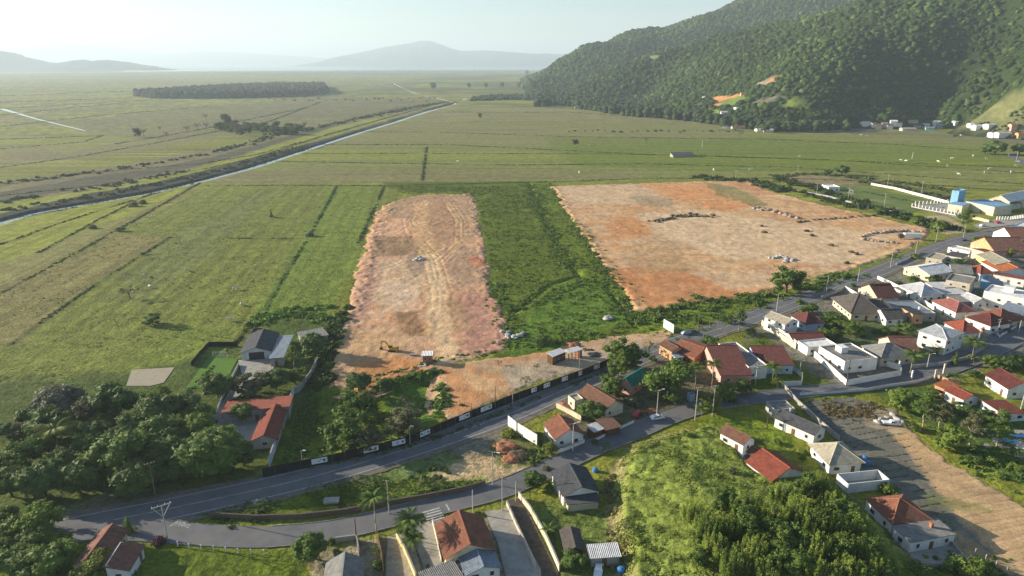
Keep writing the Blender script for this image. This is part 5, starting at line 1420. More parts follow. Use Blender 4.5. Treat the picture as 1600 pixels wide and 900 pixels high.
FAR = [(70,272,75,'metal','white','pale house at the left end of the hill-foot village row'),(145,290,50,'terra','white','white house with a red gable, second from the left in the hill-foot village'),(190,296,60,'terra','cream','long low house with a terracotta roof in the hill-foot village'),
 (255,285,45,'cement','grey','small grey house in the middle of the hill-foot village row'),(300,302,50,'oldred','white','white house with a brown roof in front of the grey one in the hill-foot village'),(340,272,55,'white','white','taller white house left of the twin white gables at the hill foot'),
 (392,265,55,'cement','white','white gabled house under the dark trees in the hill-foot village'),(480,322,130,'tan','cream','long cream building on the road in front of the hill-foot village'),(520,262,85,'tan','beige','tall beige house, the largest in the hill-foot village'),
 (565,300,60,'slate','grey','dark-roofed house right of the tall beige one at the hill foot'),(645,285,65,'white','white','bright white house right of centre in the hill-foot village'),(690,315,70,'bluegrey','teal','pale blue-green building by the road in the hill-foot village'),
 (755,282,60,'white','white','white house with a tall front near the right end of the hill-foot village'),(800,290,60,'metal','grey','grey house at the right end of the hill-foot village'),(930,272,30,'white','white','tiny white hut at the edge of the tan slope'),
 (1085,284,40,'white','white','small white shed at the foot of the tan slope'),(1155,302,90,'white','white','long white house on the tan slope, left of a second one'),(1262,298,95,'white','white','long low white house on the tan slope, right of its neighbour'),
 (1300,378,75,'metal','white','white-roofed house where the valley road bends'),(1400,388,160,'metal','white','long pale warehouse beside the valley road at the right'),(1480,325,50,'terra','pink','pink two-storey house above the long pale warehouse'),(1570,378,80,'terra','orange','orange house at the right edge above the pasture')]
for (u, v, w, rf, wl, lab) in FAR:
    q = TR3(u, v); far_house(lab, q[0], q[1] + 2, w / 6.154, rf, wl, z=1, h=5.5 if 'tall' in lab or 'two-storey' in lab else 3.4, d=9)
FARV = [(120,150,18,'white','white','little white house high on the left of the orange cuttings'),(262,108,20,'bluegrey','white','little white house above the orange cutting on the hill'),(490,112,30,'terra','pink','pinkish house at the top of the green clearing on the hill'),
 (320,298,70,'metal','white','long pale house on the bright green clearing at the hill foot'),(535,380,30,'white','white','tiny white house left of the dark round wood'),(85,222,50,'cement','grey','grey-roofed house among trees at the hill foot'),(430,258,26,'white','white','tiny white hut above the dark round wood')]
for (u, v, w, rf, wl, lab) in FARV:
    q = TV(u, v); far_house(lab, q[0], q[1], w / 6.154, rf, wl, z=1, d=8)
for (px, py, w, rf, wl, lab) in [(1133,200,9,'slate','white','dark-gabled white farmhouse at the edge of the pasture'),(1153,201,20,'oldred','beige','farmhouse with a long brown roof beside the dark round wood'),(1186,205,12,'white','white','low white shed in front of the dark round wood'),(1200,206,14,'metal','white','long low white shed right of the farmhouse'),
     (908,169,20,'cement','grey','long grey shed on the far pasture below the hill'),(934,170,18,'white','grey','pale-roofed shed beside the long grey one on the far pasture'),(996,167,9,'white','white','white cottage alone under the trees at the hill foot'),(1029,168,10,'white','white','white cottage with a bright roof under the trees at the hill foot'),(727,157,6,'white','white','tiny white hut at the far end of the canal')]:
    far_house(lab, px, py, w, rf, wl)

# ------------------------------------------------------------------ site offices, booth, hoarding, billboard
TO = T(840, 520, 10.0)
def office(label, q, he, nwin, open_=False):
    ctr, z0, L, W, rot = fit_quad(TO, q, he); o = empty('site_office', (ctr.x, ctr.y, z0), rot, label, 'site office')
    b = MB()
    if open_:
        for x in np.linspace(-L / 2 + .2, L / 2 - .2, 5):
            for y in (-W / 2 + .2, W / 2 - .2): b.box((x, y, he / 2 - .2), (.16, .16, he + .3))
        b.build('post', WALLM['wood'], o); b = MB(); b.box((L / 2 - .9, 0, he / 2 - .2), (1.6, W - .5, he + .1)); b.build('wall', WALLM['brick'], o)
    else:
        b.box((0, 0, he / 2 - .3), (L - .4, W - .4, he + .3)); b.build('wall', WALLM['wood'], o)
        for x in np.linspace(-W / 2 + .8, W / 2 - .8, 3):
            b = MB(); b.box((-L / 2 + .17, x, 1.3), (.1, .55, 2.2)); b.build('door', M_door, o)
        for x in np.linspace(-L / 2 + 1.2, L / 2 - 1.2, nwin):
            b = MB(); b.box((x, -W / 2 + .17, 1.7), (1.1, .1, .8)); f = b.build('window', M_frame, o); b = MB(); b.box((x, -W / 2 + .13, 1.7), (.9, .08, .6)); b.build('pane', M_glass, f)
    b = MB(); b.slab([(-L / 2, -W / 2, he + .12), (L / 2, -W / 2, he + .12), (L / 2, W / 2, he + .55), (-L / 2, W / 2, he + .55)], .14); b.build('roof', ROOFM['white'], o)
    return o
office('site office with a white sheet roof and dark wooden walls behind the black hoarding', [(240,375),(460,298),(345,262)], 3.2, 3)
office('open shelter with a white sheet roof on posts beside the wooden site office', [(490,325),(700,265),(630,225)], 3.2, 0, True)
ctr, z0, L, W, rot = fit_quad(T(590, 520, 10.0), [(690,360),(870,362),(868,285)], 3.4)
o = empty('guard_booth', (ctr.x, ctr.y, gh(ctr.x, ctr.y)), rot, 'small brown guard booth with a white roof at the edge of the dirt lot', 'booth')
b = MB(); b.box((0, 0, 1.5), (L - .8, W * .6, 3.3)); b.build('wall', WALLM['brick'], o)
b = MB(); b.box((0, 0, 3.4), (L, W, .18)); b.build('roof', ROOFM['white'], o)
for x in (-L * .2, L * .2):
    b = MB(); b.box((x, -W * .3, 1.9), (.9, .12, .9)); f = b.build('window', M_frame, o); b = MB(); b.box((x, -W * .3 - .04, 1.9), (.72, .1, .72)); b.build('pane', M_glass, f)
b = MB(); b.box((0, 0, .5), (2.6, 1.0, .5)); tag(b.build('concrete_block', WALLM['concrete'], None, False, P(646, 556)), 'pale concrete block lying left of the guard booth', 'block')
b = MB(); b.box((0, 0, .3), (.7, 2.4, .35), .2); b.box((-1.2, -1.3, .3), (2.2, .6, .35), .2); tag(b.build('concrete_step', WALLM['pale'], None, False, P(664, 571)), 'white concrete step below the guard booth', 'step')

HO = [(411,746), (470,733), (500,727), (560,714), (620,699), (640,694), (700,668), (735,654), (800,628), (865,604), (915,586), (953,570)]
M_black = mat('black_shade_cloth', (.018, .018, .02), .8, .2, vary=.4, scale=.6, bump=.5, bscale=1.2, bdist=.08)
M_banner = mat('banner_vinyl', (.66, .68, .68), .5, .3, vary=.12, scale=.7)
M_ink = mat('banner_ink', (.10, .12, .14), .6, .2, vary=.2)
hw = [Vector(P(*q)) for q in HO]; o = empty('site_hoarding', hw[0], 0, 'long black hoarding with white banners along the main road', 'hoarding')
b = MB()
for i in range(len(hw) - 1):
    a, e = hw[i] - hw[0], hw[i + 1] - hw[0]; d = e - a; L_ = math.hypot(d.x, d.y); ang = math.atan2(d.y, d.x); m_ = (a + e) / 2
    n_ = max(1, int(L_ / 2.6))
    for k in range(n_):
        t = (k + .5) / n_; c = a.lerp(e, t); hh = 2.5 + rnd.uniform(-.10, .10); b.box((c.x, c.y, hh / 2), (L_ / n_ - .03, .06, hh), ang + rnd.uniform(-.03, .03))
        q = a.lerp(e, k / n_); pb = MB(); pb.box((q.x, q.y, 1.2), (.12, .14, 3.0), ang); pb.build('post', M_polew, o)
b.build('mesh_panel', M_black, o)
def on_line(px, py):
    g = Vector((*G(px, py, 1.3), 0)); best = None
    for i in range(len(hw) - 1):
        a, e = hw[i].xy.to_3d(), hw[i + 1].xy.to_3d(); d = e - a; t = max(0, min(1, (g - a).dot(d) / d.length_squared)); q = a + d * t
        if best is None or (q - g).length < best[0]: best = ((q - g).length, q, math.atan2(d.y, d.x))
    return best[1], best[2]
for (px, py, w) in [(500,724,4.0),(580,703,4.0),(621,689,3.7),(662,676,3.4),(727.5,653,3.8),(761,639,4.2),(836,611,2.2),(855,603,2.6),(881.5,592,2.6),(905,583,1.6),(931,573,2.8)]:
    q, ang = on_line(px, py); q = q - hw[0]; n = Vector((math.sin(ang), -math.cos(ang), 0)); c = q + n * .16
    b = MB(); b.box((c.x, c.y, 1.5), (w, .05, 1.5), ang); bn = b.build('banner', M_banner, o)
    b = MB(); c2 = c + n * .035; dx = Vector((math.cos(ang), math.sin(ang), 0)); r_ = random.Random(int(px))
    for k in range(2):
        s = r_.uniform(-.35, .1) * w; ww = r_.uniform(.12, .22) * w; p_ = c2 + dx * (s + ww / 2); b.box((p_.x, p_.y, 1.75 - k * .45), (ww, .02, .16), ang)
    p_ = c2 + dx * (w * .3); b.box((p_.x, p_.y, 1.5), (w * .16, .02, .7), ang); b.build('print', M_ink, bn)
def panel(label, base0, base1, zb, h):
    a, e = Vector(P(*base0)), Vector(P(*base1)); d = e - a; L_ = math.hypot(d.x, d.y); ang = math.atan2(d.y, d.x); o = empty('billboard', (a + e) / 2, ang, label, 'billboard')
    b = MB(); b.box((0, 0, zb + h / 2), (L_, .15, h)); b.build('panel', WALLM['white'], o); b = MB()
    for x in np.linspace(-L_ / 2 + .3, L_ / 2 - .3, 4): b.box((x, .18, (zb + h) / 2 - .3), (.16, .16, zb + h))
    b.build('frame', M_polew, o)
panel('white blank billboard on the verge, the shorter and nearer-to-the-road of two', (794,669), (807,680), .9, 3.2)
panel('long white blank billboard on the verge beside the small red-roofed house', (809,681), (839,700), .9, 3.2)

# excavator
M_yel = mat('excavator_yellow', (.55, .33, .03), .5, .4, vary=.2, scale=2)
o = empty('excavator', P(614, 549), math.radians(168), 'yellow excavator with its arm bent to the left on the dirt lot', 'excavator')
for s in (-1, 1):
    b = MB(); b.add([(x, s * 1.15 + y, z) for y in (-.3, .3) for (x, z) in ((-1.9,.3),(-1.6,0),(1.6,0),(1.9,.3),(1.9,.6),(1.6,.9),(-1.6,.9),(-1.9,.6))],
        [tuple(range(8)), tuple(range(8, 16))[::-1]] + [(i, 8 + i, 8 + (i + 1) % 8, (i + 1) % 8) for i in range(8)]); b.build('track', M_trim, o)
b = MB(); b.box((-.5, 0, 1.45), (3.6, 2.5, .9)); b.box((-1.9, 0, 1.7), (.8, 2.4, 1.3)); bo = b.build('body', M_yel, o); bo.modifiers.new('bevel', 'BEVEL').width = .08
b = MB(); b.box((.7, .7, 2.5), (1.5, 1.0, 1.5)); cb = b.build('cab', M_yel, o); b = MB(); b.box((.75, .7, 2.6), (1.56, 1.06, .9)); b.build('cab_window', M_glass, cb)
b = MB(); b.add([(x, y, z) for y in (-.45, -.1) for (x, z) in ((.9,1.5),(1.3,1.4),(3.6,3.9),(5.0,3.9),(5.0,4.3),(3.3,4.4))], [tuple(range(6)), tuple(range(6, 12))[::-1]] + [(i, 6 + i, 6 + (i + 1) % 6, (i + 1) % 6) for i in range(6)]); b.build('boom', M_yel, o)
b = MB(); b.add([(x, y, z) for y in (-.42, -.13) for (x, z) in ((4.7,4.5),(5.2,4.3),(5.7,1.3),(5.4,1.2))], [tuple(range(4)), tuple(range(4, 8))[::-1]] + [(i, 4 + i, 4 + (i + 1) % 4, (i + 1) % 4) for i in range(4)]); b.build('arm', M_yel, o)
b = MB(); b.add([(x, y, z) for y in (-.8, .25) for (x, z) in ((5.3,1.4),(5.9,1.2),(5.8,.4),(5.1,.3),(4.9,.8))], [tuple(range(5)), tuple(range(5, 10))[::-1]] + [(i, 5 + i, 5 + (i + 1) % 5, (i + 1) % 5) for i in range(5)]); b.build('bucket', M_trim, o)

bpy.data.objects['excavator'].scale = (.85, .85, .85)

# ------------------------------------------------------------------ vehicles
car('white hatchback parked at the edge of the village road under the street lamp', 1027, 655, .28, 'white')
car('bright red car parked in the yard of the brown-roofed house', 996, 649, .95, 'red')
car('pale silver car parked near the tall white wall panel by the main road', 1072, 522, .35, 'silver')
car('white car on the terrace of the narrow cream-roofed house', 1236, 516, .1, 'white', name='parked_car')
car('white pickup parked in front of the white-roofed shed at the bottom', 935, 895, 1.35, 'white', 4.6, 'pickup', 'pickup_truck', 'pickup')
car('white pickup left on the ploughed lot near the brown weeds', 1392, 664, -.2, 'white', 4.8, 'pickup', 'pickup_truck', 'pickup')
car('dark red van parked in front of the school', 1559, 349, .4, 'red', 4.8)
car('white car on the forecourt near the tall tree by the school', 1535, 354, .3, 'white')
car('dark car driving on the main road near the school', 1505, 376, .5, 'dark', name='car')
car('small silver car driving on the far road at the right edge', 1590, 253, 2.4, 'silver', name='car')
car('tiny white car driving on the road by the hill-foot village', 1503, 212, .0, 'white', 5, name='car')
o = empty('box_truck', Vector(P(1420, 374)) + Vector((0, 0, .45)), math.radians(-4), 'long white box truck with a dark cab end parked on the large dirt lot', 'truck')
b = MB(); b.box((1.6, 0, 2.1), (9.5, 2.5, 2.6)); b.build('cargo_box', CARP['white'], o)
b = MB(); b.box((-5.0, 0, 1.7), (2.4, 2.4, 2.2)); cb = b.build('cab', CARP['dark'], o); cb.modifiers.new('bevel', 'BEVEL').width = .15
b = MB(); b.box((-6.18, 0, 2.2), (.12, 2.1, .9)); b.build('windscreen', M_glass, o)
b = MB(); b.box((0, 0, .7), (12, 1.1, .3)); b.build('chassis', M_trim, o)
for x in (-5.0, 3.6, 5.0):
    for s in (-1, 1):
        b = MB(); b.tube((x, s * .9, .5), (x, s * 1.22, .5), .5, .5, 14); wh = b.build('wheel', M_tyre, o); b = MB(); b.tube((x, s * 1.2, .5), (x, s * 1.25, .5), .25, .22, 10); b.build('rim', M_rim, wh)
for (px, py, lab, s) in [(970,895,'blue plastic water barrel beside the white-roofed shed', 1.0), (930,738,'blue and white plastic tank behind the slate-grey house', .9), (1354,727,'blue water tank standing behind the sand-coloured hip roof', 1.0), (1162,716,'blue water tank beside the white house on the rise', .8)]:
    b = MB(); b.tube((0, 0, -.3), (0, 0, 1.2 * s), .7 * s, .8 * s, 14); b.tube((0, 0, 1.2 * s), (0, 0, 1.45 * s), .82 * s, .3 * s, 14); tag(b.build('water_tank', M_tank, None, False, P(px, py)), lab, 'water tank')

# pool
patch('pool_deck', [1536,695, 1560,672, 1610,672, 1640,700, 1600,715, 1545,712], M_conc, .06)
WP = GP(flat([1563,688, 1575,681, 1600,678, 1625,682, 1615,692, 1580,694]))
o = link('garden_pool', newmesh('garden_pool', [(x, y, .07) for x, y in WP], [tuple(range(len(WP)))]), mat('pool_water', (.03, .26, .55), .1, .8, vary=.1, scale=2)); tag(o, 'bright blue garden pool at the right edge', 'pool')

# goal posts
def goal(label, px, py, ang, w=3.5, h=2.0):
    o = empty('football_goal', P(px, py), ang, label, 'goal'); b = MB()
    b.tube((-w / 2, 0, -.1), (-w / 2, 0, h), .08, .08, 6); b.tube((w / 2, 0, -.1), (w / 2, 0, h), .08, .08, 6); b.tube((-w / 2, 0, h), (w / 2, 0, h), .08, .08, 6)
    for s in (-1, 1): b.tube((s * w / 2, 0, h), (s * w / 2, 1.1, 0), .05, .05, 5)
    b.tube((-w / 2, 1.1, .03), (w / 2, 1.1, .03), .05, .05, 5); b.build('frame', M_lamp, o)
    b = MB()
    for i in range(7): x = -w / 2 + w * i / 6; b.tube((x, 0, h), (x, 1.1, 0), .015, .015, 4)
    for i in range(4): b.tube((-w / 2, 1.1 * i / 4, h * (1 - i / 4)), (w / 2, 1.1 * i / 4, h * (1 - i / 4)), .015, .015, 4)
    b.build('net', M_lamp, o)
goal('small white football goal on the mini pitch beside the grey barn', 344, 559, 0, 5.0, 2.2)
goal('white football goal at the near end of the big pitch', 1330, 302, 1.5, 7.3, 2.4)
wall_line('dark mesh fence along the left side of the mini pitch', PX, [(299,573),(313,556),(327,541),(372,541)], 1.8, M_black, .06, 'fence', 'mesh_fence', cap=False)
wall_line('low pale wall along the farm driveway', PX, [(373,571),(365,588),(356,606),(349,620),(340,642),(330,656)], .9, 'pale')
wall_line('long pale wall down the right side of the farm compound', PX, [(459,617),(447,650),(434,690),(421,729)], 2.4, 'pale', .3)
wall_line('dark upper stretch of the farm compound wall under the trees', PX, [(497,566),(485,590),(468,612),(459,616)], 2.0, 'concrete', .2)
wall_line('low wall at the near corner of the farm compound with the green lawn beyond', PX, [(395,692),(424,694)], 1.6, 'pale')

# walls of the village
wall_line('yellowed wall along the right side of the walled lane', PX, [(811,778),(829,801),(852,842),(868,878),(874,893)], 1.7, 'cream', .25)
wall_line('pale wall between the concrete driveway and the walled lane', PX, [(792,790),(807,824),(821,854),(836,888)], 1.3, 'beige', .25)
wall_line('narrow yellowish wall between the sandy alley and the palm garden', PX, [(620,840),(632,862),(650,905)], 1.6, 'yellow', .25)
wall_line('cream wall at the left edge of the corner house yard', PX, [(676,818),(683,846),(690,878)], 1.6, 'cream', .2)
wall_line('low dark wall along the roadside above the long grey-roofed house', PX, [(525,847),(557,843),(562,870)], 1.2, 'concrete', .2)
wall_line('dark fence along the left side of the sandy alley', PX, [(590,838),(597,870),(600,905)], 1.4, 'wood', .12, 'fence', 'board_fence', cap=False)
wall_line('dark stone retaining wall below the verge between the two roads', PX, [(329,808),(400,812),(470,810),(540,802),(600,790),(660,780),(720,768),(757,758)], 1.3, M_bark, .4, cap=False)
wall_line('white front wall of the small red-roofed house', PX, [(872,709),(892,701),(913,692)], 1.1, 'white')
wall_line('white front wall left of the parked white hatchback', PX, [(929,690),(945,682),(961,674),(990,661)], .9, 'white')
wall_line('cream wall between the brown-roofed house and the green plot', PX, [(870,637),(890,647),(908,657)], 1.6, 'cream')
wall_line('tall white wall panel standing at the main road bend', PX, [(1037,512),(1052,521)], 3.6, 'white', .25)
wall_line('cream wall running downhill from the narrow cream-roofed house', PX, [(1190,508),(1216,527),(1243,546)], 2.2, 'cream', .2)
wall_line('tall stained white wall left of the low maroon roof', PX, [(1214,524),(1228,533),(1243,545)], 3.2, 'white', .2)
wall_line('white yard wall round the modern white house, along the village road', PX, [(1267,552),(1295,577),(1323,603),(1365,595),(1407,587),(1406,579),(1370,566)], 2.0, 'white')
wall_line('grey-blue yard wall right of the pale blue house', PX, [(1229,571),(1253,589),(1252,602),(1222,603)], 1.5, 'pale')
wall_line('white curved wall along the gardens below the main road', PX, [(1371,436),(1390,444),(1424,462),(1459,484)], 1.6, 'white', .25)
wall_line('short white wall beside the wide dark grey house', PX, [(1320,452),(1343,465)], 1.6, 'white')
wall_line('long pale wall along the main road near the wide dark grey house', PX, [(1283,467),(1302,460),(1322,450)], 1.4, 'beige')
wall_line('low white wall along the main road above the white gabled house', PX, [(1400,414),(1422,404),(1440,395)], 1.0, 'pale')
wall_line('white guard wall along the lower side of the village road', PX, [(1250,618),(1300,615),(1353,611),(1393,604),(1431,599),(1463,589)], .9, 'white', .18)
wall_line('wall in front of the villas along the village street', PX, [(1424,576),(1475,571),(1508,563),(1545,541)], 1.3, 'grey', .2)
wall_line('garden wall at the street corner by the long brown-red roof', PX, [(1530,500),(1562,527),(1590,510),(1610,494)], 1.0, 'pale', .2)
wall_line('long grey wall between the dark grey roof and the ploughed lot', PX, [(1226,607),(1245,630),(1275,658),(1311,689)], 1.4, 'concrete', .2)
wall_line('orange-tinted wall beside the red-roofed house on the village road', PX, [(1465,592),(1480,598),(1500,600)], 1.4, 'orange', .2)
wall_line('white wall along the far side of the football pitch', PX, [(1361,289),(1398,296),(1440,307),(1482,318)], 1.8, 'white', .25)
wall_line('low white wall along the near side of the football pitch', PX, [(1240,298),(1290,307),(1340,320),(1380,329),(1420,337)], 1.1, 'grey', .2)
wall_line('pale front wall of the school facing the main road', TS, [(960,575),(1060,598),(1160,625)], 1.8, 'beige', .25)
wall_line('white plinth along the near side of the school yard', TS, [(195,430),(400,470),(640,515),(820,555)], .6, 'white', .25)
post_row('white fence post along the near side of the school yard', TS, [(200,428),(400,468),(640,512),(820,552)], 15, 2.6, .28, 'white', group='white posts round the school yard')
post_row('white fence post along the far side of the school yard', TS, [(240,400),(440,392),(640,375)], 10, 2.4, .25, 'white', group='white posts at the back of the school yard')
post_row('white fence post in front of the classroom block', TS, [(1260,590),(1430,590),(1600,565)], 14, 2.4, .25, 'white', group='white posts before the classroom block')
post_row('short white post along the lawn at the bottom left', PX, [(278,853),(298,857),(336,860),(372,864),(412,866)], 8, 1.1, .09, 'white', group='short white posts beside the lower road')
post_row('pale fence post at the lower right beyond the terrace', PX, [(1483,838),(1514,862),(1545,880),(1572,897)], 7, 1.6, .09, 'concrete', group='fence posts at the edge of the ploughed lot')
post_row('white gate post beside the village street', PX, [(1404,577),(1424,592)], 2, 3.0, .2, 'white', group='gate posts on the village street')
post_row('tall white gate pillar where the street meets the red-roofed house', PX, [(1460,593),(1474,584)], 2, 3.6, .25, 'beige', group='gate pillars beside the red-roofed house')
post_row('thin timber post of the far pasture fence', PX, [(740,162),(800,163),(870,164)], 22, 2.2, .22, 'grey', group='fence along the far pasture edge')

# ------------------------------------------------------------------ poles, lamps, wires
pole_a = pole('utility pole with a V-shaped crossarm on the lawn side of the road junction', PX, 262, 843, 8.5, 'vee', .6)
pole_b = pole('tall utility pole behind the V-shaped one, across the main road', PX, 247, 795, 12.5, 'cross', .6, M_polew)
wires('wires between the two poles at the road junction', pole_a, pole_b, ((-1.6, .4), (1.6, .4)))
p1 = pole('bare concrete pole on the verge above the queen palm', PX, 608, 803, 9, 'cross', -.3)
p2 = pole('lamp pole beside the sandy access between the roads', PX, 770, 758, 9.5, 'cross', -.4, lamp=.8, name='street_lamp')
pole('concrete pole at the head of the concrete driveway', PX, 785, 798, 9, 'cross', -.4)
pole('short concrete pole at the top of the walled lane', PX, 806, 783, 5.5, None)
pole('concrete pole beside the small bush at the corner house', PX, 739, 803, 6.5, None)
pole('thin dark pole at the mouth of the sandy alley', PX, 619, 832, 4.5, None, 0, M_polew, r=.09)
pole('leaning dark wooden pole on the kerb near the long grey-roofed house', PX, 557, 843, 5.5, None, 0, M_polew)
p3 = pole('street lamp in front of the small red-roofed house', PX, 895, 705, 8.5, 'cross', .3, lamp=.7, name='street_lamp')
p4 = pole('street lamp rising behind the parked white hatchback', PX, 1026, 650, 8.5, 'cross', .3, lamp=.8, name='street_lamp')
p5 = pole('concrete pole beside the feathery palm on the village road', PX, 1086, 656, 10.5, 'cross', .2)
pole('concrete pole between the palms and the round yellow-green tree', PX, 1113, 650, 10, 'cross', .2)
p6 = pole('concrete pole in front of the long flat-roofed building', PX, 1180, 602, 7.5, 'double', 0)
pole('dark pole on the lawn left of the dark grey roof', PX, 1198, 670, 6, None, 0, M_polew)
pole('white post in the walled yard of the pale blue house', PX, 1249, 585, 4.5, None, r=.12)
p7 = pole('thin dark pole at the yard corner of the modern white house', PX, 1322, 603, 9.5, 'cross', 0, M_polew)
p8 = pole('street lamp behind the banana plants on the village street', PX, 1448, 576, 5.5, None, 0, lamp=.8, name='street_lamp')
p9 = pole('concrete pole in front of the white corner house with a red hip roof', PX, 1527, 540, 7, 'cross', .4)
p10 = pole('pole with twin crossarms in the corner garden by the brown-red roof', PX, 1558, 523, 6.5, 'double', .4)
pole('street pole at the right edge beside the village street', PX, 1591, 521, 5.5, None)
pole('white pillar pole beside the low red outbuilding at the right edge', PX, 1595, 640, 6, None, r=.2)
wires('overhead wires over the sandy access', p1, p2); wires('overhead wires from the sandy access to the small red-roofed house', p2, p3); wires('overhead wires along the village road past the white hatchback', p3, p4)
wires('overhead wires from the hatchback lamp to the palms', p4, p5); wires('overhead wires from the palms to the long flat-roofed building', p5, p6); wires('overhead wires in front of the green plot', p6, p7); wires('overhead wires along the village street', p7, p9); wires('overhead wires at the street corner garden', p9, p10)
pole('small lamp on the hoarding by the shaded lawn', PX, 473, 728, 4.5, None, 0, lamp=.4, name='street_lamp', r=.1)
pole('small lamp on the hoarding left of the orange access ramp', PX, 641, 694, 5.5, None, 0, lamp=.4, name='street_lamp', r=.1)
pole('thin dark mast on the hoarding at the foot of the orange ramp', PX, 737, 655, 5.5, None, 0, M_polew, r=.08)
pole('tall thin mast behind the hoarding at the orange ramp', PX, 774, 641, 8, None, 0, M_polew, r=.12)
pole('short pole on the hoarding right of the tall thin mast', PX, 801, 632, 3.8, None, 0, r=.1)
pole('thin grey mast in the site yard near the white offices', PX, 863, 596, 4.5, None, 0, M_steel, r=.07)
pole('thin white mast in front of the open-sided shelter', PX, 905, 580, 8, None, 0, M_steel, r=.08)
pole('street lamp on the main road near the box truck', PX, 1462, 378, 9, None, 2.6, lamp=1, name='street_lamp')
for i, (u, v, h, lab) in enumerate([(1386,293,10.5,'floodlight pole at the middle of the far side of the football pitch'),(1439,305,10.5,'floodlight pole at the right end of the far side of the football pitch'),(1381,324,10,'floodlight pole at the near right side of the football pitch'),(1325,312,9,'floodlight pole in the middle of the near side of the football pitch'),(1276,302,8,'floodlight pole at the near left corner of the football pitch'),(1149,281,8,'thin lamp pole behind the back edge of the large dirt lot'),(1246,272,7,'thin pole on the pasture left of the dark bushes')]):
    pole(lab, PX, u, v, h, 'flood', 0, name='floodlight_pole', r=.16)
pole('lone white pole standing in the pasture right of centre', PX, 1097, 230, 9, None, r=.4)
pole('lone white pole in the pasture above the football pitch', PX, 1425, 249, 8, None, r=.35)
pole('street lamp where the far road enters the right edge', PX, 1576, 244, 9, None, 2.6, lamp=1, name='street_lamp', r=.25)
pole('street lamp post on the far right road verge', PX, 1588, 250, 9, None, 2.6, lamp=1, name='street_lamp', r=.22)
for (px, py, lab) in [(1213,487,'pole on the main road left of the large lone tree'),(1291,457,'pole on the main road right of the large lone tree'),(1340,440,'pole on the main road behind the wide dark grey house'),(1391,418,'pole on the main road by the low palms'),(1430,397,'pole on the main road above the brown flat roof'),(1505,372,'pole on the main road opposite the tall school tree')]:
    pole(lab, PX, px, py, 8, 'cross', .5, name='utility_pole')

patch('school_yard', [1424,324, 1440,319, 1480,317, 1500,330, 1505,345, 1480,337, 1450,331], M_conc, .25)
patch('school_forecourt', [1520,352, 1560,342, 1600,338, 1640,336, 1640,345, 1580,352, 1530,358], M_conc, .25)
patch('far_road', [1490,211, 1520,210, 1550,214, 1600,222, 1640,228, 1640,232, 1600,226, 1550,218, 1515,214, 1490,214], M_shoulder, .3)
patch('far_road', [1572,243, 1580,241, 1620,262, 1680,290, 1670,300, 1610,266], M_asph, .3)
patch('far_road', [1330,206, 1420,207, 1500,212, 1490,214, 1420,210, 1330,209], M_shoulder, .3)
patch('far_canal', [0,170, 6,169.7, 60,186, 135,204.3, 133,205, 58,187, 0,171], M_canal, .2)
patch('dusk_field', [1240,200, 1365,198, 1370,207, 1230,208], mat('bare_field', (.17, .15, .12), .95, .1, vary=.2, scale=.05), .3)

# ------------------------------------------------------------------ boulders and rubble on the lots
M_rock = mat('rock', (.33, .25, .19), .95, .1, vary=.3, scale=1, bump=.8, bscale=2); M_rubble = mat('rubble', (.36, .35, .33), .95, .1, vary=.4, scale=1, bump=.8, bscale=2); M_soil = mat('dark_soil', (.11, .085, .055), .95, .1, vary=.4, scale=1, bump=.8, bscale=2); M_redsoil = mat('red_soil', (.30, .135, .075), .95, .1, vary=.35, scale=.8, bump=.9, bscale=1.5)
ROCK = [newmesh('boulder', *(lambda V, F: (V * [1.3, .9, .8], F))(*ico_lump(2, 70 + i, .5, .8))) for i in range(4)]
def rocks(pts, r, m, label, group, cat='boulder', name='boulder', jit=.3):
    for (px, py) in pts:
        k = rnd.randrange(4); key = (k, m.name)
        if key not in CM: me = ROCK[k].copy(); me.materials.append(m); CM[key] = me
        x, y, z = P(px, py); s = r * rnd.uniform(1 - jit, 1 + jit); o = link(name, CM[key], None, None, (x, y, z + .35 + s * .15)); o.scale = (s, s, s * .8); o.rotation_euler = (0, 0, rnd.random() * 6); tag(o, label, cat, group)
def along(pts, n, j=1.0):
    out = []; P_ = flat(pts)
    for i in range(n):
        t = i / max(1, n - 1) * (len(P_) - 1); k = min(int(t), len(P_) - 2); f = t - k
        out.append((P_[k][0] + (P_[k + 1][0] - P_[k][0]) * f + rnd.uniform(-j, j), P_[k][1] + (P_[k + 1][1] - P_[k][1]) * f + rnd.uniform(-j, j) * .5))
    return out
rocks(along([1018,348, 1040,344, 1060,338, 1085,337, 1110,339], 40, 5), 1.3, M_soil, 'dark clod in the long heap near the middle of the large dirt lot', 'dark clods heaped on the large dirt lot', 'clod', 'soil_clod')
rocks(along([1178,326, 1200,330, 1225,336, 1250,342], 30, 4), 1.5, M_rock, 'pale boulder in the line across the upper right of the large dirt lot', 'boulders across the upper right of the lot')
rocks(along([1245,347, 1290,343, 1340,339, 1366,338], 22, 2), 1.1, M_soil, 'dark clod in the thin row at the right of the large dirt lot', 'dark clods in a thin row', 'clod', 'soil_clod')
rocks(along([1342,372, 1360,366, 1385,363, 1410,362, 1440,363], 20, 1.5), 1.4, M_rock, 'pale boulder in the arc behind the box truck', 'boulders in an arc behind the truck')
rocks(along([1345,374, 1370,378, 1400,380], 12, 1.5), 1.3, M_rock, 'pale boulder in the row left of the box truck', 'boulders in a row left of the truck')
rocks(along([1205,405, 1220,402, 1240,408, 1225,410], 24, 3), 1.0, M_rubble, 'grey chunk of rubble on the heap in front of the lone tree', 'grey rubble heap on the large dirt lot', 'rubble', 'rubble_chunk')
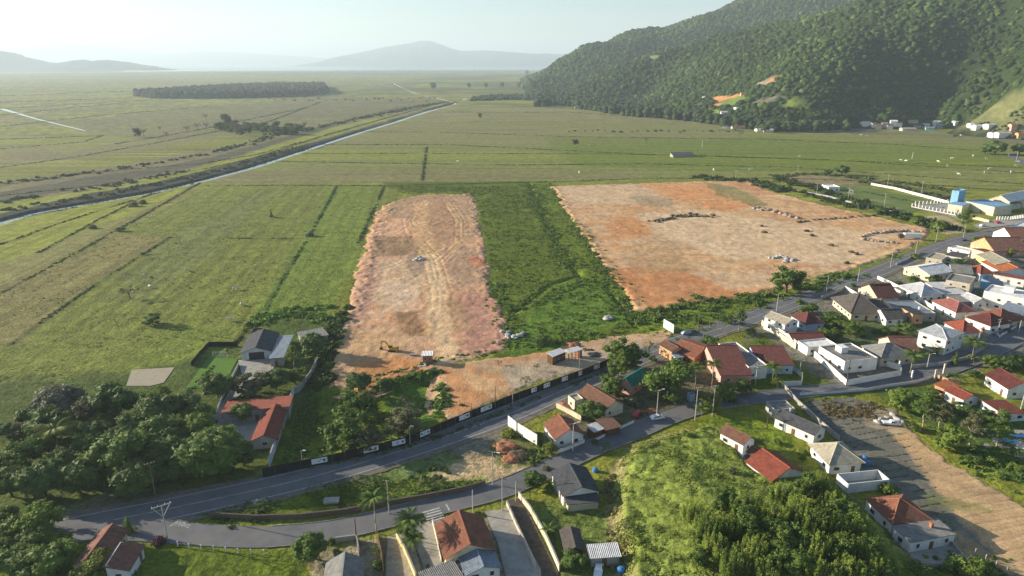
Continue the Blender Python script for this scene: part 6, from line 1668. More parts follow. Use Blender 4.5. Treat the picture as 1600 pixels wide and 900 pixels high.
rocks([(1190,354),(1194,364),(1260,362),(1268,369),(1330,395),(1338,398),(1322,412),(1298,384)], 1.3, M_soil, 'dark clod lying alone on the large dirt lot', 'scattered clods on the large dirt lot', 'clod', 'soil_clod')
rocks([(652,406),(656,404),(648,408),(659,407)], 1.4, M_rubble, 'grey boulder left of the truck track on the left dirt lot', 'grey boulders on the left dirt lot')
rocks(along([790,520, 800,530, 815,524], 16, 4), .9, M_rubble, 'grey stone in the weeds beside the left dirt lot', 'grey stones in the weeds', 'stone', 'stone')
rocks([(950,497),(954,499),(947,500)], 1.2, M_rubble, 'pale stone beside the drain right of the left dirt lot', 'pale stones by the drain', 'stone', 'stone')
rocks([(1376,657),(1386,654),(1402,657),(1410,660),(1395,650),(1372,662)], .9, M_rubble, 'pale stone near the pickup on the ploughed lot', 'stones near the pickup', 'stone', 'stone')
def heap(label, px, py, r, h, m, name='soil_heap'):
    b = MB(); V, F = ico_lump(4, int(px), .45, .6); V = V * (1 + .5 * (fbm(V[:, 0] * 6 + px, V[:, 1] * 6 + V[:, 2] * 5, 4, 5) - .5))[:, None]; z = P(px, py); me = newmesh(name, V * [r, r * .8, h * 1.6], F, True); me.materials.append(m); tag(link(name, me, None, None, (z[0], z[1], z[2] - .3)), label, 'heap')
heap('reddish heap of earth beside the two billboards', 792, 700, 3.8, 1.6, M_redsoil); heap('orange heap of earth at the sandy access', 800, 718, 2.6, 1.3, M_redsoil); heap('brown heap of earth and roots below the billboards', 812, 712, 3.5, 1.2, M_soil)
heap('orange soil heap behind the wooden site office', 897, 539, 3.0, 1.2, M_redsoil); heap('red soil heap beside the cream annex of the brown-roofed house', 884, 634, 3.0, 1.0, M_redsoil); heap('small orange soil heap behind the street lamp by the hatchback', 1018, 642, 2.2, .8, M_redsoil)
heap('dark pile of tarpaulin and timber beside the open-sided shelter', 928, 555, 3.0, .9, M_trim, 'tarpaulin_pile'); heap('low dark pile on the ground right of the open-sided shelter', 918, 548, 2.6, .7, M_trim, 'tarpaulin_pile')
b = MB(); b.box((0, 0, .25), (3.4, 2.0, .5), .1); b.box((0, 0, .52), (3.6, 2.2, .08), .1); tag(b.build('concrete_slab', WALLM['concrete'], None, False, P(518, 784)), 'pale concrete slab lying on the shaded verge between the roads', 'slab')

# ------------------------------------------------------------------ cattle
def animal_mesh():
    bm_v = [(0,0,1.05),(.75,0,1.08),(1.05,0,1.25),(1.35,0,1.45),(1.62,0,1.30),(-.75,0,1.08),(.62,.2,.75),(.64,.2,.38),(.62,.2,.04),(.62,-.2,.75),(.64,-.2,.38),(.62,-.2,.04),(-.78,.2,.80),(-.90,.2,.42),(-.82,.2,.04),(-.78,-.2,.80),(-.90,-.2,.42),(-.82,-.2,.04),(-1.0,0,1.05),(-1.08,0,.6)]
    ed = [(0,1),(1,2),(2,3),(3,4),(0,5),(1,6),(6,7),(7,8),(1,9),(9,10),(10,11),(5,12),(12,13),(13,14),(5,15),(15,16),(16,17),(5,18),(18,19)]
    rr = [.36,.34,.2,.15,.10,.32,.13,.07,.07,.13,.07,.07,.15,.08,.07,.15,.08,.07,.05,.03]
    me = bpy.data.meshes.new('cow'); me.from_pydata(bm_v, ed, []); o = bpy.data.objects.new('cow_source', me); S.collection.objects.link(o)
    o.modifiers.new('skin', 'SKIN')
    sv = me.skin_vertices[0].data if me.skin_vertices else None
    if sv is None:
        import bmesh
        bm = bmesh.new(); bm.from_mesh(me); bm.verts.layers.skin.verify(); bm.to_mesh(me); bm.free(); sv = me.skin_vertices[0].data
    for i, r in enumerate(rr): sv[i].radius = (r, r * (1.0 if i not in (0, 1, 5) else 1.25)); sv[i].use_root = (i == 0)
    o.modifiers.new('sub', 'SUBSURF').levels = 1
    dg = bpy.context.evaluated_depsgraph_get(); m2 = bpy.data.meshes.new_from_object(o.evaluated_get(dg)); bpy.data.objects.remove(o); m2.name = 'cow'
    m2.materials.clear(); m2.materials.append(mat('cow_hide', (.62, .58, .50), .9, .1, vary=.1)); return m2
COW = animal_mesh()
for (px, py, lab) in [(291,424,'white cow grazing on the near pasture, the right one of three'),(226,432,'pale cow grazing on the near pasture, furthest left of three'),(234,450,'white cow grazing on the near pasture below the other two'),(377,478,'white cow grazing at the edge of the bright green field'),(360,502,'white cow grazing close behind the mini pitch'),(367,453,'pale cow lying on the green field left of the bright strip')]:
    o = link('cow', COW, None, None, P(px, py), rnd.random() * 6.28); tag(o, lab, 'cow', 'cattle on the near pasture'); o.scale = (1.15,) * 3
for (px, py) in [(1415,253),(1466,254),(1480,260),(1498,274),(1541,249),(1546,265),(1579,270),(1587,260),(1538,271),(1355,213),(1345,212),(1408,252),(1487,249),(1520,245),(1172,267),(1249,245),(920,228),(905,271),(715,254),(683,250),(1115,267)]:
    o = link('cow', COW, None, None, P(px, py), rnd.random() * 6.28); tag(o, 'white cow far off on the open pasture', 'cow', 'white cattle far off on the pasture'); o.scale = (1.5,) * 3
# ------------------------------------------------------------------ trees, palms and shrubs, one by one
PL = [
 # farm wood, left
 ('round','dark',T1,465,170,95,'big dark round tree at the top of the left wood, nearest the sand court',1.5),
 ('round','grey',T1,250,175,95,'broad flat-topped greyish tree at the upper left of the wood',1.3),
 ('round','dark',T1,205,262,88,'dark domed tree just below the broad greyish one',1.4),
 ('loose','dusty',T1,345,225,70,'thin brownish tree between the dark domes in the left wood',1.5),
 ('round','dark',T1,655,205,90,'wide dark tree right of the biggest one in the left wood',1.4),
 ('loose','light',T1,640,148,52,'pale feathery tree just below the sand court',1.3),
 ('round','dark',T1,768,185,60,'round dark tree below the mini pitch fence',1.5),
 ('round','mid',T1,820,228,66,'round tree at the lower end of the mini pitch lawn',1.3),
 ('round','dark',T1,892,105,66,'neat round tree between the mini pitch and the farm driveway',1.6),
 ('round','mid',T1,665,290,82,'domed tree in the middle of the wood with a sunlit left side',1.4),
 ('round','light',T1,812,275,72,'pale domed tree at the foot of the farm driveway',1.4),
 ('round','mid',T1,482,395,125,'huge sunlit domed tree in the centre of the left wood',1.4),
 ('round','dark',T1,685,385,88,'dark domed tree right of the huge sunlit one',1.5),
 ('round','mid',T1,870,378,140,'largest spreading tree, left of the farmhouse yard',1.3),
 ('round','dark',T1,1000,395,65,'dark tree at the lower corner of the farmhouse yard',1.4),
 ('round','dark',T1,165,490,95,'round tree in the roadside row, second from the left edge',1.6),
 ('round','dark',T1,318,485,85,'round tree in the roadside row left of the V-armed pole',1.6),
 ('round','dark',T1,30,510,72,'round tree at the left end of the roadside row',1.6),
 ('round','dark',T1,545,490,92,'dark tree of the roadside row behind the tall pole',1.5),
 ('palm','yellow',T1,235,335,75,'pale drooping palm in a gap of the left wood',1.2),
 ('loose','mid',T1,90,385,80,'loose tree behind the left end of the roadside row',1.4),
 ('loose','mid',T1,350,350,60,'small loose tree right of the drooping palm',1.3),
 ('round','dark',T1,20,290,45,'dark bush-like tree at the left edge above the wood',1.2),
 ('loose','dusty',T1,92,290,42,'brownish thin tree at the left end of the wood',1.3),
 ('round','dark',T1,380,300,75,'dark tree filling the gap below the brownish one',1.2),
 ('round','dark',T1,555,260,70,'dark round tree tucked between the domes of the wood',1.3),
 ('bush','yellow',T1,932,457,22,'small yellow-green bush at the foot of the largest spreading tree',1.2),
 ('round','dark',Z4,485,415,85,'round dark tree between the farm driveway and the red farmhouse',1.5),
 ('loose','dusty',Z4,335,450,85,'loose brownish tree left of the round dark one above the red farmhouse',1.3),
 ('round','mid',Z4,292,610,68,'round tree growing in the farmhouse yard in front of the red roof',1.6),
 ('tall','light',Z4,590,285,48,'tall pale tree right of the grey barn',2.6),
 ('round','dark',Z4,700,210,82,'large dark tree in front of the grey-roofed outbuilding',1.6),
 ('banana','light',Z4,675,290,45,'banana plant below the large dark tree by the compound wall',1.2),
 ('loose','mid',Z4,600,400,60,'loose tree inside the compound wall right of the barn driveway',1.4),
 ('bush','mid',Z4,660,360,36,'shrub by the upper compound wall',1.1),
 ('round','dark',T1,120,235,55,'dark tree between the broad greyish one and the left edge',1.3),
 ('round','mid',T1,430,245,60,'round tree just below the biggest dark one by the sand court',1.3),
 ('round','dark',T1,500,320,70,'dark tree behind the huge sunlit domed tree',1.3),
 ('round','dark',T1,590,350,60,'tree wedged between the huge sunlit dome and its right neighbour',1.4),
 ('round','dark',T1,255,420,70,'dark tree between the drooping palm and the roadside row',1.4),
 ('round','dark',T1,420,470,70,'dark tree in front of the huge sunlit dome, on the roadside',1.5),
 ('round','dark',T1,640,465,72,'low dark tree at the roadside right of the tall pole',1.3),
 ('round','dark',T1,750,455,66,'dark tree at the roadside in front of the largest spreading one',1.3),
 ('round','mid',T1,745,320,60,'small dome left of the largest spreading tree',1.3),
 ('round','dark',T1,160,370,60,'dark tree behind the second roadside tree',1.3),
 ('round','dark',T1,30,420,60,'dark tree at the left edge behind the roadside row',1.3),
 ('round','mid',T1,940,330,50,'tree touching the left corner of the farmhouse yard',1.3),
 # trees left of the lower road, bottom left
 ('loose','light',T1,165,660,80,'pale-topped tree at the left edge above the lower left grove',1.6),
 ('round','mid',T1,60,705,70,'round tree at the left edge beside the road',1.4),
 ('round','mid',T1,140,745,80,'broad tree in the middle of the lower left grove',1.3),
 ('round','light',T1,210,822,98,'bright green round tree in the lower left grove',1.3),
 ('round','mid',T1,60,835,90,'round tree at the bottom left corner',1.3),
 ('round','mid',T1,20,655,60,'tree at the left edge where the road leaves the picture',1.4),
 ('loose','mid',T1,25,765,66,'loose tree at the left edge in the middle of the lower left grove',1.4),
 ('round','mid',T1,150,885,70,'round tree at the bottom edge of the lower left grove',1.3),
 ('loose','light',T1,235,745,52,'pale loose tree between the lower left grove and the dull red roof',1.4),
 ('loose','yellow',T1,400,850,75,'yellow-green feathery tree in front of the dull red roofs',1.3),
 ('bush','mid',T1,280,880,42,'bush at the bottom edge left of the feathery tree',1.2),
 ('cone','dark',T1,525,680,36,'small dark conical tree at the road junction',2.4),
 ('bush','purple',T1,650,742,33,'dark purple-red bush beside the V-armed pole',1.4),
 ('bush','mid',T1,540,890,30,'bright bush at the bottom edge beside the pale side wall',1.1),
 # hollow between hoarding and dirt lot
 ('round','dark',TA,555,248,46,'dark tree at the top of the clump below the dirt lot',1.5),
 ('loose','mid',TA,562,315,58,'mid-green tree in the middle of the clump below the dirt lot',1.5),
 ('loose','mid',TA,518,405,80,'largest pale tree of the clump behind the hoarding',1.5),
 ('loose','dusty',TA,590,440,50,'dusty tree right of the largest one behind the hoarding',1.4),
 ('sparse','grey',TA,712,332,34,'thin bare-looking tree above the yellowish one',1.6),
 ('loose','dusty',TA,705,385,64,'yellowish broad tree behind the hoarding, right of the clump',1.3),
 ('bush','yellow',TA,633,362,18,'small pale shrub between the clump and the yellowish tree',1.2),
 ('bush','mid',TA,640,250,30,'green shrub on the embankment below the excavator',1.0),
 # lower middle
 ('round','mid',TA,395,800,56,'round tree on the lawn edge beside the long grey roof',1.5),
 ('bush','dark',TA,462,780,18,'flat dark bush right of the round tree by the lower road',1.0),
 ('bush','light',TA,486,812,14,'small bright bush in the yard of the long grey roof',1.0),
 ('palm','mid',TA,612,692,44,'queen palm at the mouth of the sandy alley',2.9),
 ('palm','mid',TA,732,750,48,'dark feathery palm, the left one in the palm garden',2.0),
 ('palm','light',TA,742,795,34,'lower bright palm in the palm garden',1.6),
 ('palm','dark',TA,722,775,34,'dark palm between the other two of the palm garden',1.8),
 ('banana','light',TA,612,812,22,'banana plant beside the sandy alley',1.3),
 ('bush','mid',TA,620,860,20,'low green shrub at the bottom end of the alley fence',1.0),
 ('bush','mid',Z6T,685,255,42,'small dense bush at the back corner of the corner house',1.0),
 ('bush','light',Z6T,185,795,24,'tiny bright bush in the yard left of the corner house',1.0),
 ('round','dark',T4,950,375,62,'round dark tree beside the slate-grey house',1.4),
 ('cone','dark',T4,1035,405,34,'dark cypress-like tree against the slate-grey house',2.4),
 ('banana','light',T4,1030,640,60,'large clump of banana leaves by the yellowed lane wall',1.2),
 ('round','mid',T4,1165,810,72,'dark spreading tree left of the white-roofed shed',1.2),
 ('bush','mid',T4,1110,545,24,'small shrub in front of the dark sheet-roofed porch',1.0),
 ('sparse','grey',T4,1445,620,36,'grey leafless-looking tree at the left bank of the rise',1.5),
 ('loose','yellow',T3,832,705,36,'yellow-green shrub tree left of the small red-roofed house',1.4),
 ('bush','yellow',T3,640,625,48,'tuft of tall yellow grass left of the billboards',.8),
 ('bush','mid',T3,770,640,40,'green shrub under the long billboard',.8),
 ('sparse','mid',T3,1110,700,38,'thin grey-green bush on the kerb of the village road',1.0),
 ('sparse','mid',T3,713,372,26,'spindly sapling behind the hoarding',2.0),
 ('sparse','dusty',T3,768,300,18,'young bare sapling in the middle of the site yard',2.0),
 ('sparse','dusty',T3,575,278,20,'leafless brown shrub on the sand by the dirt lot',1.2),
 ('bush','dark',T3,790,155,46,'dark shrub beside the right edge of the dirt lot',1.0),
 # middle
 ('round','mid',T3,1040,515,66,'round leafy tree in front of the brown tile roof',1.3),
 ('loose','mid',T3,1192,225,78,'tall dark tree at the road bend behind the green roof',1.7),
 ('loose','light',T3,1180,300,52,'paler tree left of the green roof',1.5),
 ('loose','mid',T3,1140,385,66,'leafy tree at the road edge below the tall dark one',1.3),
 ('bush','dusty',T3,1245,460,36,'dry-looking bush below the green roof',1.1),
 ('loose','mid',T5,318,560,150,'very large spreading tree right of the green roof',1.35),
 ('loose','mid',T5,100,435,85,'broad tree left of the very large one, above the green roof',1.5),
 ('bush','grey',T5,120,690,55,'grey-green shrubs in the yard above the red car',1.0),
 ('bush','mid',T5,440,440,44,'shrub between the orange roof and the concrete yard',1.1),
 ('sparse','mid',T5,205,385,40,'thin tree beside the brick-sided house',1.6),
 ('palm','mid',T5,492,240,36,'queen palm at the left of the roadside palm row',2.2),
 ('palm','mid',T5,560,235,36,'queen palm second in the roadside palm row',2.2),
 ('palm','mid',T5,608,240,36,'queen palm third in the roadside palm row',2.4),
 ('palm','mid',T5,650,262,32,'queen palm at the right of the roadside palm row',2.2),
 ('tall','dark',T5,735,215,50,'dark tall tree at the right end of the palm row',2.4),
 ('loose','mid',T5,560,355,62,'loose shrubs behind the pink house',1.0),
 ('banana','yellow',T5,775,325,44,'pale yellow-leaved plant above the long flat roof',1.0),
 ('bush','light',T5,800,285,36,'light green bush at the road edge above the pale plant',1.0),
 ('palm','light',T5,478,555,48,'feathery palm right of the very large tree',2.6),
 ('palm','mid',T5,578,540,46,'palm in front of the pink house',2.8),
 ('palm','light',T5,510,765,46,'short palm at the bend of the village road',1.2),
 ('loose','light',T5,650,640,66,'light tree between the pink house and the road',1.4),
 ('loose','yellow',T5,565,705,62,'yellow-green tree on the lawn below the pink house',1.4),
 ('loose','mid',T5,755,610,58,'dark loose tree left of the concrete pole with twin arms',1.4),
 ('palm','light',T5,930,545,52,'clump palm in front of the pale blue house',1.9),
 ('palm','yellow',T5,955,605,34,'small yellow palm below the clump palm',1.4),
 ('bush','mid',T5,700,690,30,'bush beside the road below the light tree',1.0),
 ('bush','light',T6,560,185,30,'bright bush on top of the rise near the road',.8),
 ('palm','yellow',T6,905,245,42,'yellow-green palm between the brown and the red roofs',1.0),
 # village
 ('loose','mid',T8,226,175,76,'large lone tree beside the main road in front of the dirt lot',1.55),
 ('loose','mid',T8,330,325,44,'dark shrubs above the dark red hip roof',1.0),
 ('loose','mid',T8,455,385,58,'dark bushy tree in the garden left of the light banana plants',1.1),
 ('loose','light',T8,560,425,56,'light green leafy tree in the middle of the village gardens',1.0),
 ('loose','mid',T8,440,450,52,'olive bushy tree behind the low maroon roof',1.2),
 ('bush','mid',T8,700,430,48,'low brownish-green bushes above the dull brown roof',.8),
 ('loose','mid',T8,820,430,48,'green tree left of the white two-storey house',1.2),
 ('banana','light',T8,905,555,44,'light banana clump left of the street lamp',1.2),
 ('banana','light',T8,975,530,44,'light banana clump in front of the white two-storey house',1.2),
 ('palm','light',T8,850,612,48,'queen palm on the village street beside the white yard wall',2.2),
 ('cone','dark',T8,1075,570,26,'dark cypress at the village street',2.8),
 ('palm','mid',T8,1160,540,54,'dark queen palm at the street corner',1.8),
 ('palm','yellow',T8,1163,590,26,'small pale palm below the dark queen palm',1.4),
 ('round','mid',T8,1260,590,56,'dense tree below the corner at the right, left one of three',1.1),
 ('round','dark',T8,1330,600,60,'dense tree at the right of the street, the middle of three',1.1),
 ('round','mid',T8,1400,590,56,'dense tree at the right edge of the street, last of three',1.1),
 ('banana','light',T8,1085,665,46,'banana clump behind the orange roof',1.2),
 ('round','dark',T8,1165,655,30,'small round dark tree beside the banana clump',1.1),
 ('palm','mid',T8,760,90,38,'pair-like low palm beside the main road',1.2),
 ('palm','mid',T8,620,175,24,'small palm on the main road verge',1.2),
 ('bush','mid',T8,556,208,18,'small shrub on the verge left of the small palm',1.0),
 ('bush','mid',T8,860,180,40,'garden hedge in front of the white gabled house',.9),
 ('bush','mid',T8,960,172,38,'right part of the hedge before the white gabled house',.9),
 ('loose','mid',T8,1090,95,34,'garden tree beside the black-roofed house',1.1),
 ('bush','light',T8,870,60,30,'shrub on the verge across from the box truck',.8),
 ('bush','mid',TP,950,640,60,'dark shrubs on the verge of the main road near the school',.9),
 ('bush','mid',TP,1030,620,50,'dark bush above the orange-walled house at the upper right',.9),
 ('loose','yellow',TP,1220,750,42,'pale yellow-green tree among the upper right roofs',1.6),
 ('loose','mid',TP,1270,690,50,'dark tree behind the terracotta roof at the upper right',1.1),
 ('tall','mid',TS,880,560,105,'tall dark tree in front of the school',2.4),
 ('bush','light',TS,270,590,90,'round bush on the verge left of the school, nearer the pitch',.8),
 ('bush','light',TS,560,650,125,'wide green bush on the verge between the truck and the school',.6),
 ('palm','dark',TS,1440,420,42,'dark palm at the end of the classroom block',2.2),
 ('palm','dark',TS,1510,415,42,'dark palm nearest the right edge by the school',2.2),
 ('bush','dark',TP,80,385,70,'dark bush at the near edge of the football pitch',.7),
 ('palm','mid',R2,250,130,1,'x',1) if False else ('bush','mid',R2,700,600,20,'small bush beside the pink-red hip roof',1.0),
 ('banana','light',R2,1140,760,40,'leafy garden plant at the street corner under the twin-armed pole',1.0),
 # garden trees right
 ('round','light',Z8,248,315,128,'bright round tree nearest the brown weeds of the ploughed lot',1.3),
 ('tall','mid',Z8,440,385,95,'tall pale-trunked tree right of the bright round one',2.6),
 ('tall','dusty',Z8,560,430,105,'dusty tall tree in the middle of the garden row',2.0),
 ('loose','light',Z8,630,610,112,'light green tree leaning over the dirt track',1.6),
 ('tall','dusty',Z8,805,545,118,'brownish tall round tree behind the leaning one',1.9),
 ('tall','mid',Z8,1025,525,95,'airy tree on a thin white trunk left of the pool',3.0),
 ('loose','dark',Z8,700,385,66,'dark tree in front of the red tile roof with a dish',1.3),
 ('loose','dark',Z8,905,440,72,'dark tree below the low red outbuilding',1.2),
 ('loose','mid',Z8,480,262,52,'dry-leaved tree beside the bright orange slope',1.2),
 ('palm','mid',Z8,1060,700,58,'short palm beside the pool at the lower right',1.2),
 ('palm','light',Z8,1140,745,50,'palm at the right edge below the pool house',1.2),
 ('bush','light',Z8,980,800,60,'low bright shrubs below the pool palms',.7),
 ('bush','mid',Z8,800,790,62,'low green shrubs along the right side of the dirt track',.7),
 ('bush','light',Z8,1130,850,60,'green shrubs at the right edge beside the track',.7),
 ('bush','mid',Z8,350,545,55,'low green weeds at the foot of the bright round tree',.6),
 ('round','light',Z8,605,120,24,'small bush by the village fence near the orange slope',1.0),
 ('bush','dark',Z8,840,110,30,'round dark bush by the white villa with round windows',1.0),
 ('bush','light',T7,508,530,46,'yellow-green bush behind the roofless room',1.1),
 ('bush','light',T7,150,385,24,'small bright bush between the sand-coloured roof and the red roof',.8),
 ('bush','light',T7,800,870,70,'weedy shrub at the bottom edge below the paved terrace',.6),
 ('bush','mid',T7,650,885,70,'low weeds at the bottom edge in front of the terrace',.6),
 ('bush','light',T7,890,860,60,'weedy shrub at the bottom right beside the fence posts',.6),
 # open pasture
 ('sparse','dusty',A2,565,440,34,'lone flat-topped tree on the near pasture casting a long shadow',1.5),
 ('loose','mid',A2,665,555,36,'lone leafy tree leaning on the near pasture, closest to the farm',1.2),
 ('cone','dusty',A2,1190,90,12,'slender dark tree alone on the pasture',3.0),
 ('bush','dark',A2,530,158,20,'dark bush on the ditch of the tan strip',1.2),
 ('bush','dusty',A2,583,50,22,'left one of two bushes near the canal',1.1),
 ('bush','dusty',A2,622,38,20,'right one of two bushes near the canal',1.1),
 ('bush','dusty',A2,403,150,18,'thin bush on the upper ditch of the tan strip',.9),
 ('bush','dusty',A2,630,268,13,'small bush on the ditch below the tan strip',.9),
 ('bush','grey',A2,1362,182,22,'grey bush at the bright field strip',.9),
 ('round','dark',PX,1316,265,12,'dark round bush above the football pitch, the larger of two',1.2),
 ('round','dark',PX,1294,268,7,'dark round bush above the football pitch, the smaller of two',1.2),
 ('round','mid',PX,1556,229,17,'dark tree at the upper right near the valley road',1.2),
 ('round','mid',PX,1540,234,9,'lower tree left of the dark one near the valley road',1.2),
 ('round','mid',PX,1594,232,13,'dark tree cut by the right edge near the valley road',1.2),
 ('loose','dusty',PX,899,221,5,'small lone tree on the far middle pasture',1.6),
 ('sparse','dusty',PX,1157,208,5,'thin lone tree at the edge of the far pasture',2.4),
 ('sparse','dusty',PX,1010,218,4,'spindly lone tree on the far pasture right of centre',2.4),
]
for (k, leaf, tl, u, v, ru, lab, hr) in PL:
    plant(k, leaf, tl, u, v, ru, lab, hr, cat={'palm': 'palm tree', 'banana': 'banana plant', 'bush': 'bush'}.get(k, 'tree'))

# bamboo on the rise
def bam_label(i, u, v):
    row = 'upper edge' if v < 560 else 'upper part' if v < 660 else 'middle' if v < 760 else 'lower part' if v < 840 else 'bottom edge'
    c = 'far left' if u < 680 else 'left' if u < 800 else 'left of centre' if u < 930 else 'centre' if u < 1030 else 'right of centre' if u < 1140 else 'right' if u < 1260 else 'far right'
    return ['feathery yellow-green bamboo clump', 'bright leafy clump', 'rounder mid-green clump'][i % 3] + ' at the ' + row + ' of the thicket, ' + c
for i, (u, v, r) in enumerate([(600,575,62),(665,650,72),(745,515,58),(705,735,66),(850,525,70),(880,630,74),(985,570,66),(1050,470,60),(1170,440,66),(1120,560,74),(1200,610,74),(1000,680,74),(880,760,76),(800,820,72),(1085,720,76),(1200,740,78),(955,860,76),(1100,850,80),(1225,870,80),(1300,640,70),(1330,760,74),(1370,860,78),(1440,900,70),(620,800,50),(1290,520,60),(760,640,60),(1010,790,70),(1150,640,60)]):
    plant(['bamboo', 'bamboo', 'loose'][i % 3] if i not in (0, 1, 3) else 'bamboo', ['bamboo', 'light', 'mid'][i % 3], T6, u, v, r, bam_label(i, u, v), [2.2, 2.3, 1.8][i % 3], 'bamboo clump', 'thicket of clumps on the grassy rise', 'bamboo_clump')
for i, (u, v, r, lab) in enumerate([(250,560,50,'leafy clump in front of the roofless room'),(300,640,62,'tall clump against the left wall of the red hip-roofed house'),(370,690,58,'clump touching the left corner of the red hip-roofed house'),(330,770,66,'broad clump in the right part of the thicket'),(420,770,58,'clump beside the concrete-roofed lower wing'),
    (440,850,62,'clump at the lower right corner of the thicket'),(360,880,66,'clump at the bottom edge below the broad one'),(500,890,52,'low clump at the bottom edge in front of the paved terrace'),(210,500,44,'small clump at the lower corner of the large red tile roof')]):
    plant(['bamboo', 'loose', 'bamboo'][i % 3], ['light', 'mid', 'bamboo'][i % 3], T7, u, v, r, lab, [2.0, 1.5, 2.0][i % 3], 'bamboo clump', 'thicket of clumps on the grassy rise', 'bamboo_clump')
# trees of the plain left of the canal
for (u, v, r, lab) in [(602,466,18,'left one of a pair of small trees on the plain track'),(630,466,16,'right one of a pair of small trees on the plain track'),(905,400,14,'lone tree beside the plain track above the thicket'),(865,440,15,'slim tree left of the tall grove on the plain'),(907,440,15,'slim tree close left of the tall grove on the plain'),
    (730,477,12,'small lone tree below the pair on the plain'),(700,450,9,'tiny bush on the plain track'),(820,455,13,'low tree between the pair and the slim trees'),(995,412,26,'tallest broad tree of the grove on the plain'),(1030,430,18,'tree right of the tallest one in the grove on the plain'),
    (1340,435,13,'dark tree at the right end of the plain thicket')]:
    plant('sparse' if r < 18 else 'loose', 'dusty', TB, u, v, r, lab, 2.0)
ORD = 'first second third fourth fifth sixth seventh eighth ninth tenth eleventh twelfth thirteenth fourteenth fifteenth sixteenth seventeenth eighteenth nineteenth twentieth twenty-first twenty-second twenty-third twenty-fourth twenty-fifth twenty-sixth'.split()
for i in range(26):
    plant('loose', ['mid', 'dusty'][i % 2], TB, 960 + i * 14.6 + rnd.uniform(-6, 6), 448 + rnd.uniform(-14, 14), rnd.uniform(14, 22), ['dark', 'dusty'][i % 2] + ' small tree in the plain thicket, ' + ORD[i] + ' from its left end', 1.5, 'tree', 'thicket on the plain left of the canal')
for i in range(30):
    plant('bush', 'dusty', TC, 60 + i * 29 + rnd.uniform(-12, 12), 366 + rnd.uniform(-8, 8), rnd.uniform(4, 8), 'tiny shrub in the row across the plain behind the thicket', 1.0, 'bush', 'shrub row across the plain')
for (u, v, r, lab) in [(885,298,14,'small round tree beyond the canal end, first of a spaced row'),(1065,297,10,'small tree beyond the canal end, second of a spaced row'),(1150,296,9,'small tree beyond the canal end, third of a spaced row'),(1230,294,11,'small tree beyond the canal end, fourth of a spaced row'),(1315,293,11,'small tree beyond the canal end, fifth of a spaced row'),(1445,296,20,'taller tree at the toe of the hill'),(1355,232,9,'lone dark tree on the skyline of the plain'),(1120,448,10,'lone small tree on the pasture right of the canal')]:
    plant('loose', 'mid', TC, u, v, r, lab, 2.2)
# tall trees and clumps at the foot of the hill
for i in range(34):
    plant('tall', ['dark', 'mid'][i % 2], TH1, 30 + i * 11 + rnd.uniform(-6, 6), 540 + rnd.uniform(-22, 16), rnd.uniform(16, 26), 'tall dark tree in the hill-foot stand, ' + (ORD[i] + ' from its left end' if i < 26 else ORD[33 - i] + ' from its right end'), 2.6, 'tree', 'stand of tall trees at the foot of the hill')
for i in range(20):
    plant('tall', 'dusty', TH1, 800 + i * 11 + rnd.uniform(-8, 8), 560 + rnd.uniform(-20, 20), rnd.uniform(12, 20), 'slim grey-green tree near the orange cuttings', 2.6, 'tree', 'slim trees near the orange cuttings')
for i in range(26):
    plant('round', 'dark', TV, 600 + (i * 67) % 440 + rnd.uniform(-20, 20), 330 + (i * 37) % 100 + rnd.uniform(-6, 6), rnd.uniform(40, 58), 'dark tree in the round wood by the farmhouse at the hill foot', 1.6, 'tree', 'round dark wood at the hill foot')
for i in range(22):
    plant('bush', 'dark', PX, 885 + i * 12.5 + rnd.uniform(-5, 5), 204 + rnd.uniform(-1.5, 1.5), rnd.uniform(1.5, 4), 'dark bush in the line across the far pasture, ' + ORD[i] + ' from the left', 1.1, 'bush', 'line of bushes across the far pasture')

